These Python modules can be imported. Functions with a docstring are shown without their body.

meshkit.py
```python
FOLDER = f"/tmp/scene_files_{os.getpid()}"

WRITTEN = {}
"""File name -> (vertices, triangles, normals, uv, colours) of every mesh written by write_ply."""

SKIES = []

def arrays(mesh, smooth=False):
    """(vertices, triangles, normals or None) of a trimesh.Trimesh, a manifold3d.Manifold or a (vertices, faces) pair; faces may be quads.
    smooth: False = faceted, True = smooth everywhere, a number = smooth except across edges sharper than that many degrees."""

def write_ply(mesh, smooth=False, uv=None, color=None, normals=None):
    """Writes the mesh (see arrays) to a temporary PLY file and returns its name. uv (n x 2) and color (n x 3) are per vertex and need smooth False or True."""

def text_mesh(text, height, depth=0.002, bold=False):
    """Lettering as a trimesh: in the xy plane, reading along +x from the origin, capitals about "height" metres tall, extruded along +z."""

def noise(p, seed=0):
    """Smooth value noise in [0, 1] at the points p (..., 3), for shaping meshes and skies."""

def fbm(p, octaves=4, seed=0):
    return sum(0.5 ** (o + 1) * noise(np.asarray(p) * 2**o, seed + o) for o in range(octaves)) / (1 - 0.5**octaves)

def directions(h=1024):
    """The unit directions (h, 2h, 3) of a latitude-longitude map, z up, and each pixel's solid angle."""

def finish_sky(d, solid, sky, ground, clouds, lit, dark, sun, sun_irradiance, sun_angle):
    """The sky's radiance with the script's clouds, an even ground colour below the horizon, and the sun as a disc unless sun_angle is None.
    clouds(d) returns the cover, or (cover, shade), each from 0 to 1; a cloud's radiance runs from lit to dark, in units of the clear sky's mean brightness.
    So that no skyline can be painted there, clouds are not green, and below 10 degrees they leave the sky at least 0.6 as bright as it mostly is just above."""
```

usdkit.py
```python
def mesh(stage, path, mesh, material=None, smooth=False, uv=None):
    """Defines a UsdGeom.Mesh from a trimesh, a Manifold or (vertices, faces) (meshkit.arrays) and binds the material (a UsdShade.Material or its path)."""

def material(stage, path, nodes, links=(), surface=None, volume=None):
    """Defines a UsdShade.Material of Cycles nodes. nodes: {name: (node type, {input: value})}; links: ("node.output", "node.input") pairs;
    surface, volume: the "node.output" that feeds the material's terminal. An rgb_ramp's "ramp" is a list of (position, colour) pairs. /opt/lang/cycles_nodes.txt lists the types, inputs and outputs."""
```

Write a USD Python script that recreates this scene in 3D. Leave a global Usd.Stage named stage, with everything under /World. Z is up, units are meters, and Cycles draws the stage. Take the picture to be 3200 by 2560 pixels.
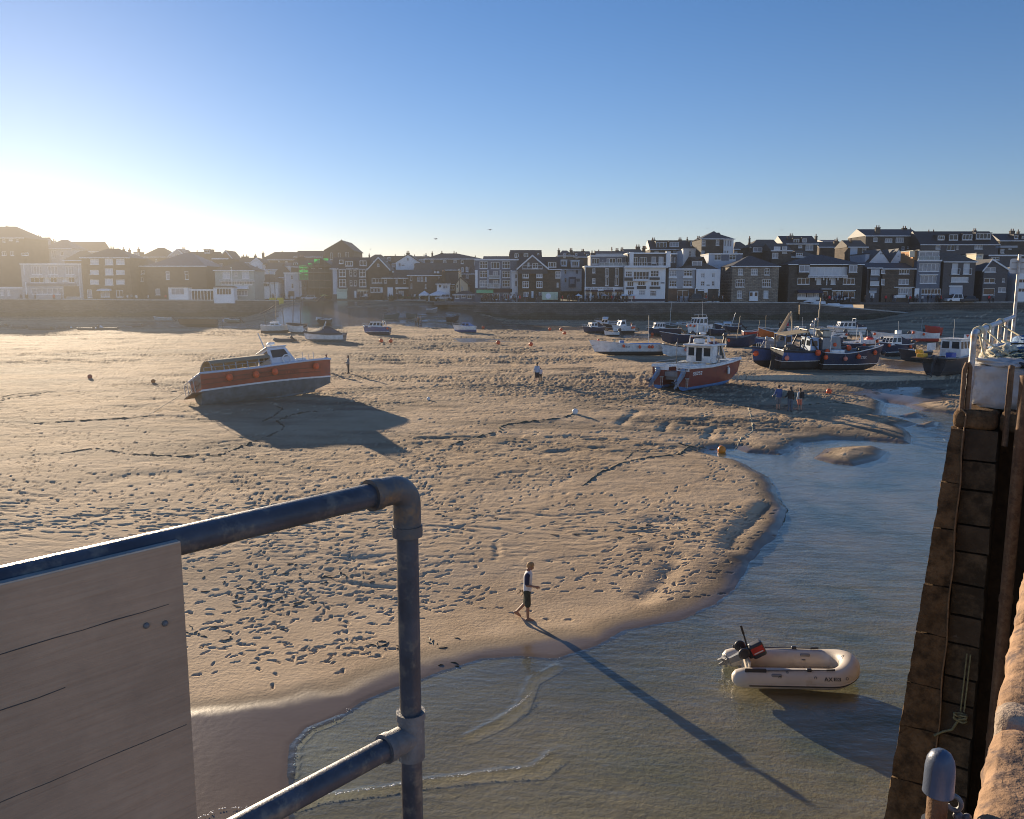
import math, random
import numpy as np, trimesh, shapely, manifold3d
from shapely.geometry import Polygon, LineString, box as sbox
import usdkit, meshkit
from pxr import Usd, UsdGeom, UsdLux, UsdShade, Gf, Sdf, Vt

stage = Usd.Stage.CreateInMemory()
UsdGeom.SetStageUpAxis(stage, 'Z')
UsdGeom.Xform.Define(stage, '/World')
rng = random.Random(7)
nrng = np.random.default_rng(11)

# ---------------------------------------------------------------- camera, sky, sun
EYE = np.array([0.0, 0.0, 9.6]); PITCH = math.radians(8.3); FPX = 2570.0     # the photograph is 3200 x 2560
cam = UsdGeom.Camera.Define(stage, '/World/camera')
cam.CreateHorizontalApertureAttr(36.0); cam.CreateVerticalApertureAttr(28.8)
cam.CreateFocalLengthAttr(36.0 * FPX / 3200.0)
cam.CreateClippingRangeAttr(Gf.Vec2f(0.05, 3000))
cam.CreateExposureAttr(1.05)
cam.AddTranslateOp().Set(Gf.Vec3d(*EYE)); cam.AddRotateXOp().Set(90 - math.degrees(PITCH))

SUN_AZ, SUN_EL = math.radians(-31.6), math.radians(11.2)
SUN = np.array([math.sin(SUN_AZ) * math.cos(SUN_EL), math.cos(SUN_AZ) * math.cos(SUN_EL), math.sin(SUN_EL)])
_tint = [(0.0, (.54, .455, .52)), (.05, (.52, .455, .54)), (.12, (.46, .465, .565)), (.3, (.35, .435, .565)), (.5, (.315, .42, .57)), (1, (.315, .42, .57))]
usdkit.material(stage, '/World/Looks/sky', {
    's': ('sky_texture', {'sky_type': 'single_scattering', 'sun_disc': False, 'sun_elevation': SUN_EL, 'sun_rotation': SUN_AZ,
                          'altitude': 10.0, 'air_density': 1.0, 'aerosol_density': 0.025, 'ozone_density': 3.0}),
    't': ('texture_coordinate', {}), 'x': ('separate_xyz', {}), 'r': ('rgb_ramp', {'ramp': _tint}),
    'tw': ('mix', {'mix_type': 'multiply', 'fac': 1.0, 'color2': (2, 2, 2)}), 'k': ('mix', {'mix_type': 'multiply', 'fac': 1.0}),
    'b': ('background_shader', {'strength': 0.055})},
    [('t.generated', 'x.vector'), ('x.z', 'r.fac'), ('r.color', 'tw.color1'), ('s.color', 'k.color1'), ('tw.color', 'k.color2'), ('k.color', 'b.color')], surface='b.background')
dome = UsdLux.DomeLight.Define(stage, '/World/sky')
UsdShade.MaterialBindingAPI.Apply(dome.GetPrim()).Bind(UsdShade.Material.Get(stage, '/World/Looks/sky'))
dome.GetPrim().SetCustomDataByKey('kind', 'structure')
sun = UsdLux.DistantLight.Define(stage, '/World/sun')
sun.CreateIntensityAttr(1.25); sun.CreateAngleAttr(0.53); sun.CreateColorAttr(Gf.Vec3f(1.0, 0.81, 0.58)); sun.CreateNormalizeAttr(True)
_z = SUN; _x = np.cross([0, 0, 1.0], _z); _x /= np.linalg.norm(_x); _y = np.cross(_z, _x)
sun.AddTransformOp().Set(Gf.Matrix4d(*_x, 0, *_y, 0, *_z, 0, 0, 0, 30, 1))

# ---------------------------------------------------------------- scene bookkeeping
_used = {}
def numbered(parent, name):
    n = _used.get((parent, name), 0); _used[(parent, name)] = n + 1
    return name if n == 0 else f'{name}_{n:03d}'
def tag(prim, label=None, cat=None, group=None, kind=None):
    for k, v in (('label', label), ('category', cat), ('group', group), ('kind', kind)):
        if v: prim.SetCustomDataByKey(k, v)
    return prim
def thing(name, label, cat, loc=(0, 0, 0), rz=0.0, heel=0.0, trim=0.0, group=None, scale=1.0):
    """An Xform at the thing's base; heel turns about its own x axis, trim about its own y axis (degrees)."""
    x = UsdGeom.Xform.Define(stage, '/World/' + numbered('/World', name))
    x.AddTranslateOp().Set(Gf.Vec3d(*map(float, loc))); x.AddRotateZOp().Set(float(rz))
    if trim: x.AddRotateYOp().Set(float(trim))
    if heel: x.AddRotateXOp().Set(float(heel))
    if scale != 1.0: x.AddScaleOp().Set(Gf.Vec3f(scale, scale, scale))
    tag(x.GetPrim(), label, cat, group)
    return str(x.GetPath())
def part(parent, name, mesh, material, label=None, smooth=False, kind=None):
    path = parent + '/' + numbered(parent, name)
    p = usdkit.mesh(stage, path, mesh, material, smooth=smooth).GetPrim()
    if label: p.SetCustomDataByKey('label', label)
    if kind: p.SetCustomDataByKey('kind', kind)
    return path
def lone(name, mesh, material, label, cat, group=None, smooth=False, kind=None):
    path = part('/World', name, mesh, material, smooth=smooth)
    tag(stage.GetPrimAtPath(path), label, cat, group, kind)
    return path
def setting(name, mesh, material, smooth=False, kind='structure'):
    path = part('/World', name, mesh, material, smooth=smooth)
    stage.GetPrimAtPath(path).SetCustomDataByKey('kind', kind)
    return path
def copy_of(src, name, label, cat, loc, rz=0.0, group=None, scale=1.0, heel=0.0):
    x = UsdGeom.Xform.Define(stage, '/World/' + numbered('/World', name))
    x.GetPrim().GetReferences().AddInternalReference(Sdf.Path(src))
    x.GetPrim().SetInstanceable(True)
    x.ClearXformOpOrder()
    x.AddTranslateOp().Set(Gf.Vec3d(*map(float, loc))); x.AddRotateZOp().Set(float(rz))
    x.AddRotateXOp().Set(float(heel)); x.AddScaleOp().Set(Gf.Vec3f(scale, scale, scale))
    tag(x.GetPrim(), label, cat, group)
    return str(x.GetPath())

# ---------------------------------------------------------------- where a point seen in the photograph lies in the place
CP, SP = math.cos(PITCH), math.sin(PITCH)
def ray(px, py):
    a, b = (px - 1600) / FPX, -(py - 1280) / FPX
    return np.array([a, CP + b * SP, -SP + b * CP])
def on_plane(px, py, y):
    r = ray(px, py); return EYE + r * (y / r[1])
def depth_of(p):
    return p[1] * CP - (p[2] - EYE[2]) * SP
def on_level(px, py, zf):
    r = ray(px, py); z = 0.5
    for _ in range(12):
        p = EYE + r * ((z - EYE[2]) / r[2]); z = float(zf(p[0], p[1]))
    return EYE + r * ((z - EYE[2]) / r[2])

# ---------------------------------------------------------------- mesh pieces: (vertices, triangles)
def J(*ms):
    vs, fs, n = [], [], 0
    for m in ms:
        if m is None: continue
        if isinstance(m, list): m = J(*m)
        if hasattr(m, 'vertices'): m = (np.asarray(m.vertices), np.asarray(m.faces))
        elif hasattr(m, 'to_mesh'):
            q = m.to_mesh(); m = (np.asarray(q.vert_properties)[:, :3], np.asarray(q.tri_verts))
        v, f = np.asarray(m[0], float), np.asarray(m[1], int)
        if f.shape[1] == 4: f = np.vstack([f[:, [0, 1, 2]], f[:, [0, 2, 3]]])
        vs.append(v); fs.append(f + n); n += len(v)
    return np.vstack(vs), np.vstack(fs)
_BF = np.array([[0, 2, 3, 1], [4, 5, 7, 6], [0, 1, 5, 4], [2, 6, 7, 3], [0, 4, 6, 2], [1, 3, 7, 5]])
def box2(x0, x1, y0, y1, z0, z1):
    v = np.array([[x, y, z] for z in (z0, z1) for y in (y0, y1) for x in (x0, x1)], float)
    return v, np.vstack([_BF[:, [0, 1, 2]], _BF[:, [0, 2, 3]]])
def bx(c, s):
    return box2(c[0] - s[0] / 2, c[0] + s[0] / 2, c[1] - s[1] / 2, c[1] + s[1] / 2, c[2] - s[2] / 2, c[2] + s[2] / 2)
def hexa(bottom, top):
    """A solid on four bottom and four top corners (both counter-clockwise seen from above)."""
    v = np.array(list(bottom) + list(top), float)
    q = [[0, 3, 2, 1], [4, 5, 6, 7]] + [[i, (i + 1) % 4, 4 + (i + 1) % 4, 4 + i] for i in range(4)]
    return J((v, np.array(q)))
def tube(pts, r, n=8, cap=True):
    pts = np.asarray(pts, float); m = len(pts)
    rr = np.broadcast_to(np.asarray(r, float), (m,))
    t = np.gradient(pts, axis=0); t /= np.maximum(np.linalg.norm(t, axis=1, keepdims=True), 1e-9)
    u = np.cross(t[0], [0, 0, 1.0])
    if np.linalg.norm(u) < 1e-3: u = np.cross(t[0], [1.0, 0, 0])
    u /= np.linalg.norm(u); rings = []
    a = np.linspace(0, 2 * math.pi, n, endpoint=False)
    for i in range(m):
        u = u - t[i] * (u @ t[i]); u /= np.linalg.norm(u); w = np.cross(t[i], u)
        rings.append(pts[i] + rr[i] * (np.cos(a)[:, None] * u + np.sin(a)[:, None] * w))
    v = np.vstack(rings); f = []
    for i in range(m - 1):
        for k in range(n):
            f.append([i * n + k, i * n + (k + 1) % n, (i + 1) * n + (k + 1) % n, (i + 1) * n + k])
    f = np.array(f); f = np.vstack([f[:, [0, 1, 2]], f[:, [0, 2, 3]]])
    if cap:
        v = np.vstack([v, pts[:1], pts[-1:]])
        c = [[m * n, (k + 1) % n, k] for k in range(n)] + [[m * n + 1, (m - 1) * n + k, (m - 1) * n + (k + 1) % n] for k in range(n)]
        f = np.vstack([f, c])
    return v, f
def cyl(p, q, r, n=10, r2=None):
    return tube([p, q], [r, r if r2 is None else r2], n)
_ICO = {}
def ball(c, r, sub=2, s=(1, 1, 1)):
    if sub not in _ICO:
        m = trimesh.creation.icosphere(sub); _ICO[sub] = (np.asarray(m.vertices), np.asarray(m.faces))
    v, f = _ICO[sub]
    return v * r * np.asarray(s) + np.asarray(c), f
def lathe(prof, n=20, c=(0, 0, 0)):
    prof = np.asarray(prof, float); a = np.linspace(0, 2 * math.pi, n, endpoint=False)
    v = np.vstack([np.c_[r * np.cos(a), r * np.sin(a), np.full(n, z)] for r, z in prof]) + np.asarray(c)
    f = [[i * n + k, i * n + (k + 1) % n, (i + 1) * n + (k + 1) % n, (i + 1) * n + k] for i in range(len(prof) - 1) for k in range(n)]
    return J((v, np.array(f)))
def extr(poly, y0, y1):
    """A polygon drawn in the x-z plane, made solid from y0 to y1."""
    ms = []
    for g in getattr(poly, 'geoms', [poly]):
        if g.area < 1e-6: continue
        m = trimesh.creation.extrude_polygon(g, y1 - y0, engine='earcut')
        v = np.asarray(m.vertices); v = np.c_[v[:, 0], y1 - v[:, 2], v[:, 1]]
        ms.append((v, np.asarray(m.faces)))
    return J(*ms)
def move(m, t=(0, 0, 0), rz=0.0, ry=0.0, rx=0.0, s=1.0):
    v, f = J(m); v = v * s
    for ax, ang in ((0, rx), (1, ry), (2, rz)):
        if ang:
            c, sn = math.cos(math.radians(ang)), math.sin(math.radians(ang)); R = np.eye(3)
            i, k = [(1, 2), (2, 0), (0, 1)][ax]; R[i, i] = R[k, k] = c; R[i, k] = -sn; R[k, i] = sn
            v = v @ R.T
    return v + np.asarray(t, float), f
def rbox(c, s, r=0.05, n=10):
    """A box with rounded edges."""
    h = [max(x / 2 - r, 1e-3) for x in s]
    b = manifold3d.Manifold.sphere(r, n)
    m = manifold3d.Manifold.batch_hull([b.translate([c[0] + i * h[0], c[1] + k * h[1], c[2] + l * h[2]]) for i in (-1, 1) for k in (-1, 1) for l in (-1, 1)])
    return J(m)
def hull_of(spheres, n=12):
    return manifold3d.Manifold.batch_hull([manifold3d.Manifold.sphere(r, n).translate(list(map(float, p))) for p, r in spheres])
def chain(joints, n=12):
    ms = [hull_of([joints[i], joints[i + 1]], n) for i in range(len(joints) - 1)]
    return manifold3d.Manifold.batch_boolean(ms, manifold3d.OpType.Add) if len(ms) > 1 else ms[0]

# ---------------------------------------------------------------- materials
_mats = {}
def mat(name, color, rough=0.7, metal=0.0, var=0.18, scale=3.0, bump=0.0, bscale=None, second=None, amount=0.5, sharp=0.12, spec=0.5, stretch=(1, 1, 1), coat=0.0, trans=0.0):
    """A procedural material: a base colour with broad and fine variation, optional patches of a second colour, optional fine relief."""
    if name in _mats: return _mats[name]
    c = np.array(color, float); lo, hi = np.clip(c * (1 - var), 0, 1), np.clip(c * (1 + var), 0, 1)
    N = {'t': ('texture_coordinate', {}), 'm': ('mapping', {'scale': stretch}),
         'n1': ('noise_texture', {'scale': scale, 'detail': 6.0, 'roughness': 0.6}),
         'r1': ('rgb_ramp', {'ramp': [(0.3, tuple(lo)), (0.7, tuple(hi))]}),
         'p': ('principled_bsdf', {'roughness': rough, 'metallic': metal, 'specular_ior_level': spec, 'coat_weight': coat})}
    L = [('t.object', 'm.vector'), ('m.vector', 'n1.vector'), ('n1.fac', 'r1.fac')]
    out = 'r1.color'
    if second is not None:
        N['n2'] = ('noise_texture', {'scale': scale * 1.7, 'detail': 8.0, 'roughness': 0.68})
        N['r2'] = ('rgb_ramp', {'ramp': [(max(0, 1 - amount - sharp), (0, 0, 0)), (min(1, 1 - amount + sharp), (1, 1, 1))]})
        N['mx'] = ('mix', {'color2': tuple(second)})
        L += [('m.vector', 'n2.vector'), ('n2.fac', 'r2.fac'), ('r2.color', 'mx.fac'), (out, 'mx.color1')]; out = 'mx.color'
    L.append((out, 'p.base_color'))
    if bump:
        N['nb'] = ('noise_texture', {'scale': bscale or scale * 12, 'detail': 5.0, 'roughness': 0.6})
        N['b'] = ('bump', {'strength': 1.0, 'distance': bump})
        L += [('m.vector', 'nb.vector'), ('nb.fac', 'b.height'), ('b.normal', 'p.normal')]
    surf = 'p.BSDF'
    if trans:
        N['tr'] = ('translucent_bsdf', {}); N['ms'] = ('mix_closure', {'fac': trans})
        L += [(out, 'tr.color'), ('p.BSDF', 'ms.closure1'), ('tr.BSDF', 'ms.closure2')]; surf = 'ms.closure'
    _mats[name] = usdkit.material(stage, '/World/Looks/' + name, N, L, surface=surf)
    return _mats[name]
def masonry(name, stone, stone2, mortar, bw=0.6, bh=0.28, rough=0.9, bump=0.03, stain=None):
    """Coursed stone too far away to build stone by stone."""
    if name in _mats: return _mats[name]
    N = {'t': ('texture_coordinate', {}), 's': ('separate_xyz', {}), 'c': ('combine_xyz', {}),
         'w': ('noise_texture', {'scale': 1.3, 'detail': 3.0}), 'ad': ('vector_math', {'math_type': 'multiply_add', 'vector2': (0.22, 0.22, 0.22)}),
         'b': ('brick_texture', {'color1': stone, 'color2': stone2, 'mortar': mortar, 'scale': 1.0, 'brick_width': bw, 'row_height': bh, 'mortar_size': 0.03, 'mortar_smooth': 0.4}),
         'n': ('noise_texture', {'scale': 0.5, 'detail': 8.0, 'roughness': 0.7}), 'r': ('rgb_ramp', {'ramp': [(0.3, (0.55, 0.55, 0.55)), (0.7, (1.25, 1.2, 1.15))]}),
         'mx': ('mix', {'mix_type': 'multiply', 'fac': 1.0}), 'bu': ('bump', {'strength': 1.0, 'distance': bump}),
         'p': ('principled_bsdf', {'roughness': rough, 'specular_ior_level': 0.3})}
    L = [('t.object', 's.vector'), ('s.x', 'c.x'), ('s.z', 'c.y'), ('t.object', 'w.vector'), ('w.color', 'ad.vector1'), ('c.vector', 'ad.vector3'), ('ad.vector', 'b.vector'),
         ('t.object', 'n.vector'), ('n.fac', 'r.fac'), ('b.color', 'mx.color1'), ('r.color', 'mx.color2'), ('mx.color', 'p.base_color'), ('b.fac', 'bu.height'), ('bu.normal', 'p.normal')]
    N['bu'][1]['invert'] = True
    _mats[name] = usdkit.material(stage, '/World/Looks/' + name, N, L, surface='p.BSDF')
    return _mats[name]
def pane_mat(name, tint, rough=0.06, var=0.3):
    return mat(name, tint, rough, 0.0, var, 0.8, spec=0.35)
# ---------------------------------------------------------------- the harbour floor: shape
def zw(x, y):
    """The level of the stream and the sea's edge, rising gently inland."""
    return 0.012 * np.maximum(np.asarray(y, float) - 28.0, 0) 
SHORE = [(919,2700),(919,2406),(926,2329),(971,2280),(1062,2244),(1160,2186),(1244,2153),(1400,2101),(1504,2062),(1627,2056),(1744,2062),(1874,2023),(1965,1975),(2122,1942),
         (2243,1891),(2316,1830),(2349,1757),(2377,1717),(2430,1680),(2450,1635),(2460,1595),(2438,1562),(2428,1526),(2406,1493),(2353,1465),(2300,1437),(2243,1428),(2203,1418),
         (2227,1406),(2296,1402),(2330,1416),(2446,1424),(2467,1412),(2507,1384),(2609,1376),(2700,1377),(2787,1383),(2845,1388),(2850,1366),(2825,1337),(2870,1326),(2801,1305),
         (2752,1303),(2758,1282),(2772,1259),(2825,1267),(2874,1286),(2960,1293),(3060,1296)]
_sh = [on_level(*p, zw)[:2] for p in SHORE]
WATER = Polygon([tuple(p) for p in _sh] + [(60, 62), (60, 2), (-6, 2)]).buffer(0)
ISLES = [Polygon([tuple(on_level(*p, zw)[:2]) for p in q]).buffer(0) for q in (
    [(2538,1433),(2576,1402),(2649,1396),(2730,1396),(2779,1412),(2751,1437),(2670,1457),(2600,1449)],
    [(2803,1300),(2840,1291),(2880,1292),(2893,1300),(2880,1306),(2830,1306)],
    [(2855,1330),(2900,1318),(2938,1318),(2930,1334),(2890,1338)])]
for i_ in ISLES: WATER = WATER.difference(i_)
_PY = [0, 18, 23, 30, 40, 55, 75, 110, 150, 190, 260]; _PZ = [0.02, 0.06, 0.16, 0.42, 0.75, 1.15, 1.6, 2.1, 2.4, 2.8, 3.0]
def sstep(a, b, x):
    t = np.clip((np.asarray(x, float) - a) / (b - a), 0, 1); return t * t * (3 - 2 * t)
def base_z(x, y):
    z = np.interp(y, _PY, _PZ)
    u = x / np.maximum(y, 1) * 200
    z = z + 4.1 * sstep(148, 214, y) * sstep(-66, -52, u) * (1 - sstep(-16, 2, u))       # the slip up to the street
    z = z + 2.2 * sstep(150, 186, y) * sstep(84, 100, u)                              # the bank on the right
    return z
def fbm2(x, y, s, seed, oc=4):
    return meshkit.fbm(np.stack([x * s, y * s, np.full_like(x, 0.5)], -1), oc, seed) - 0.5
def sand_z(x, y, detail=False):
    x, y = np.asarray(x, float), np.asarray(y, float); sh = x.shape
    X, Y = x.ravel(), y.ravel()
    d = np.full(X.shape, 60.0); near = Y < 75
    if near.any():
        P = shapely.points(X[near], Y[near]); dd = shapely.distance(WATER.boundary, P)
        d[near] = np.where(shapely.contains_xy(WATER, X[near], Y[near]), -dd, dd)
    d = d + np.where(near, 0.5 * fbm2(X, Y, 0.55, 15, 4) * np.clip(np.abs(d) / 0.3, 0.5, 1), 0)
    w = zw(X, Y); p = np.maximum(base_z(X, Y), w + 0.06)
    out = w + (p - w) * (1 - np.exp(-np.maximum(d, 0) / 9)) + 0.16 * (1 - np.exp(-np.maximum(d - 0.05, 0) / 0.55)) * sstep(23.5, 29, Y) + 0.012 * sstep(0, 0.3, d)
    deep = 0.03 + 0.30 * sstep(-2, 9, X + 0.25 * (Y - 18)) * sstep(70, 40, Y)
    bed = w - deep * (1 - np.exp(np.minimum(d, 0) / 3.0)) - 0.004
    z = np.where(d > 0, out, bed)
    if detail: return z.reshape(sh), d.reshape(sh)
    return z.reshape(sh)
def ground(px, py):
    return on_level(px, py, lambda a, b: sand_z(np.array([a]), np.array([b]))[0])

# rows close together near the eye, wider far off
def _rows():
    y, out = 8.0, []
    while y < 222:
        out.append(y); y += y * (0.0023 if y < 34 else 0.0042 if y < 70 else 0.0068)
    return np.array(out)
GY = _rows()
GS = np.r_[np.linspace(-1.1, -0.69, 16, endpoint=False), np.linspace(-0.69, 0.69, 905), np.linspace(0.69, 1.1, 17)[1:]]
S, Yg = np.meshgrid(GS, GY); Xg = S * Yg
Zg, Dg = sand_z(Xg, Yg, True)
dry = sstep(0.3, 2.2, Dg); Z0 = Zg.copy()
far = sstep(34, 62, Yg)
# broad swells, hollows left by the ebb, trampled and rippled patches
Zg += dry * (0.20 * fbm2(Xg, Yg, 0.09, 3, 3) + 0.03 * fbm2(Xg, Yg, 0.4, 5, 3))
patch = sstep(-0.03, 0.12, fbm2(Xg * 0.5, Yg, 0.13, 9, 3))
rough_n = fbm2(Xg * 0.8, Yg, 2.4, 21, 3)
Zg += dry * (0.012 + 0.10 * patch * far + 0.02 * far) * rough_n * sstep(20, 45, Yg)
Zg += dry * 0.006 * fbm2(Xg, Yg, 6.0, 31, 2)
Zg += dry * far * 0.07 * np.maximum(fbm2(Xg * 0.35 + 0.2 * Yg, Yg, 0.9, 41, 3), 0.0)
# the low sand by the swash is smooth and shining: nobody's prints last there
WETZONE = Polygon([tuple(on_level(*p, zw)[:2]) for p in ((-600,2185),(300,2185),(594,2170),(850,2150),(1040,2112),(1250,2035),(1420,1995),(1640,1962),(1850,1950),(2000,1925),(2122,1915),(2122,2700),(-600,2700))]).buffer(0)
_inwet = shapely.contains_xy(WETZONE, Xg.ravel(), Yg.ravel()).reshape(Xg.shape)
_dwet = shapely.distance(WETZONE.boundary, shapely.points(Xg.ravel(), Yg.ravel())).reshape(Xg.shape)
# footprints
ds, s0 = GS[400] - GS[399], GS[16]
def stamp(x, y, ang, L, W, depth):
    r = L * 1.15
    i0, i1 = np.searchsorted(GY, y - r), np.searchsorted(GY, y + r)
    k0 = 16 + int((x / y - r / y - s0) / ds) - 1; k1 = 16 + int((x / y + r / y - s0) / ds) + 2
    if i0 < 1 or i1 >= len(GY) or k0 < 16 or k1 > 920: return
    X, Y = Xg[i0:i1, k0:k1] - x, Yg[i0:i1, k0:k1] - y
    c, s = math.cos(ang), math.sin(ang); u, v = (c * X + s * Y) / L, (-s * X + c * Y) / W
    waist = 1.0 + 0.35 * np.exp(-((u - 0.05) / 0.25) ** 2)
    q = np.sqrt((u * 2) ** 2 + (v * 2 * waist) ** 2)
    Zg[i0:i1, k0:k1] += depth * (-(1 - sstep(0.72, 1.02, q)) + 0.12 * np.exp(-((q - 1.25) / 0.2) ** 2))
def trail(x, y, ang, n, size=1.0):
    side = 1
    for _ in range(n):
        ang += nrng.normal(0, 0.10); x += math.cos(ang) * 0.62 * size; y += math.sin(ang) * 0.62 * size; side = -side
        if not (15 < y < 78) or in_wet(x, y) or dist_shore(x, y) < 0.15: return
        fx, fy = x - math.sin(ang) * 0.11 * side, y + math.cos(ang) * 0.11 * side
        stamp(fx, fy, ang + nrng.normal(0, 0.15) + 0.1 * side, 0.30 * size * nrng.uniform(0.85, 1.2), 0.125 * size * nrng.uniform(0.9, 1.3), nrng.uniform(0.03, 0.055) * (1 if y < 32 else 1.25))
def dist_shore(x, y):
    d = WATER.boundary.distance(shapely.Point(x, y)); return -d if WATER.contains(shapely.Point(x, y)) else d
def in_wet(x, y): return shapely.contains_xy(WETZONE, x, y)
for _ in range(230):
    y = math.exp(nrng.uniform(math.log(17.5), math.log(74))); x = nrng.uniform(-0.66, 0.62) * y
    if dist_shore(x, y) < 0.8 or in_wet(x, y): continue
    trail(x, y, nrng.choice([0.15, 3.3, 0.9, 2.4, -0.4]) + nrng.normal(0, 0.4), int(nrng.integers(8, 40)), nrng.choice([1.0, 1.0, 0.9, 0.75]))
for _ in range(6500):
    y = nrng.uniform(20 ** .5, 76 ** .5) ** 2; x = nrng.uniform(-0.68, 0.66) * y
    if fbm2(np.array([x]), np.array([y]), 0.16, 77, 2)[0] < 0.05 - 0.09 * (y > 30) and y < 45: continue
    if dist_shore(x, y) < 0.6 or in_wet(x, y): continue
    stamp(x, y, nrng.normal(0.1, 0.6), nrng.uniform(0.2, 0.36), nrng.uniform(0.07, 0.12), nrng.uniform(0.02, 0.05) * (1 if y < 32 else 1.25))
# farther off the prints run together into trampled, wind-combed ground
for ya, yb, lam, dep in ((24, 50, 0.24, 0.04), (38, 82, 0.42, 0.085), (62, 130, 0.85, 0.16), (100, 215, 1.6, 0.26)):
    wgt = sstep(ya, ya * 1.35, Yg) * (1 - sstep(yb * 0.8, yb, Yg)) * dry
    m_ = wgt > 0.001
    n_ = meshkit.fbm(np.stack([Xg[m_] / lam * 0.42 + 0.1 * Yg[m_] / lam, Yg[m_] / lam, np.full(m_.sum(), 0.5)], -1), 2, 83) - 0.5
    z_ = -dep * sstep(0.015, 0.12, n_) * (0.3 + 0.7 * patch[m_]) + dep * 0.35 * np.maximum(-n_, 0)
    Zg[m_] += wgt[m_] * z_
Zg += dry * sstep(42, 72, Yg) * nrng.normal(0, 0.034, Zg.shape) * (Yg / 100) * (0.35 + 0.65 * patch)
# gullies and dug hollows near the bend of the stream
def groove(pts, w, depth, rim=0.15):
    w *= 1.3; depth *= 0.55
    P = [ground(*p) for p in pts]; L = LineString([tuple(p[:2]) for p in P]); b = L.buffer(w * 3).bounds
    m = (Xg > b[0]) & (Xg < b[2]) & (Yg > b[1]) & (Yg < b[3])
    if not m.any(): return
    q = shapely.distance(L, shapely.points(Xg[m], Yg[m])) / w
    Zg[m] += depth * (-np.exp(-q ** 2 * 2) + rim * np.exp(-((q - 1.5) / 0.5) ** 2))
groove([(2400,1580),(2360,1622),(2300,1672),(2285,1710)], 0.40, 0.14); groove([(2120,1740),(2090,1790),(2050,1840),(2010,1870)], 0.38, 0.10)
groove([(2040,1720),(2070,1732)], 0.45, 0.14); groove([(2040,1628),(2110,1632)], 0.5, 0.12); groove([(1110,1745),(1170,1755)], 0.4, 0.1)
groove([(1990,1285),(1940,1325)], 0.35, 0.16); groove([(2090,1320),(2070,1345)], 0.3, 0.16); groove([(2230,1335),(2212,1368)], 0.3, 0.15); groove([(1700,1415),(1900,1400)], 0.4, 0.1)
groove([(340,1500),(420,1482),(560,1478),(680,1500),(760,1525)], 0.6, 0.1)
groove([(1390,1655),(1450,1642),(1560,1650),(1620,1662)], 0.12, 0.06); groove([(1310,1640),(1420,1645),(1490,1660),(1550,1690),(1555,1730)], 0.12, 0.06)
groove([(1620,1600),(1740,1612),(1900,1600)], 0.12, 0.05); groove([(1030,1780),(1060,1815),(1150,1830),(1230,1835)], 0.13, 0.07)

def grid_mesh(X, Y, Z):
    h, w = X.shape; i = np.arange((h - 1) * (w - 1)); a = (i // (w - 1)) * w + i % (w - 1)
    return np.c_[X.ravel(), Y.ravel(), Z.ravel()], np.vstack([np.c_[a, a + 1, a + w + 1], np.c_[a, a + w + 1, a + w]])
def zg_at(x, y):
    """The finished sand surface, footprints and all."""
    i = int(np.clip(np.searchsorted(GY, y) - 1, 0, len(GY) - 2)); k = int(np.clip(np.searchsorted(GS, x / y) - 1, 0, len(GS) - 2))
    a, b = (y - GY[i]) / (GY[i + 1] - GY[i]), (x / y - GS[k]) / (GS[k + 1] - GS[k])
    return float((1 - a) * ((1 - b) * Zg[i, k] + b * Zg[i, k + 1]) + a * ((1 - b) * Zg[i + 1, k] + b * Zg[i + 1, k + 1]))
def sand_at(px, py):
    p = ground(px, py); return np.array([p[0], p[1], zg_at(p[0], p[1])])

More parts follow.
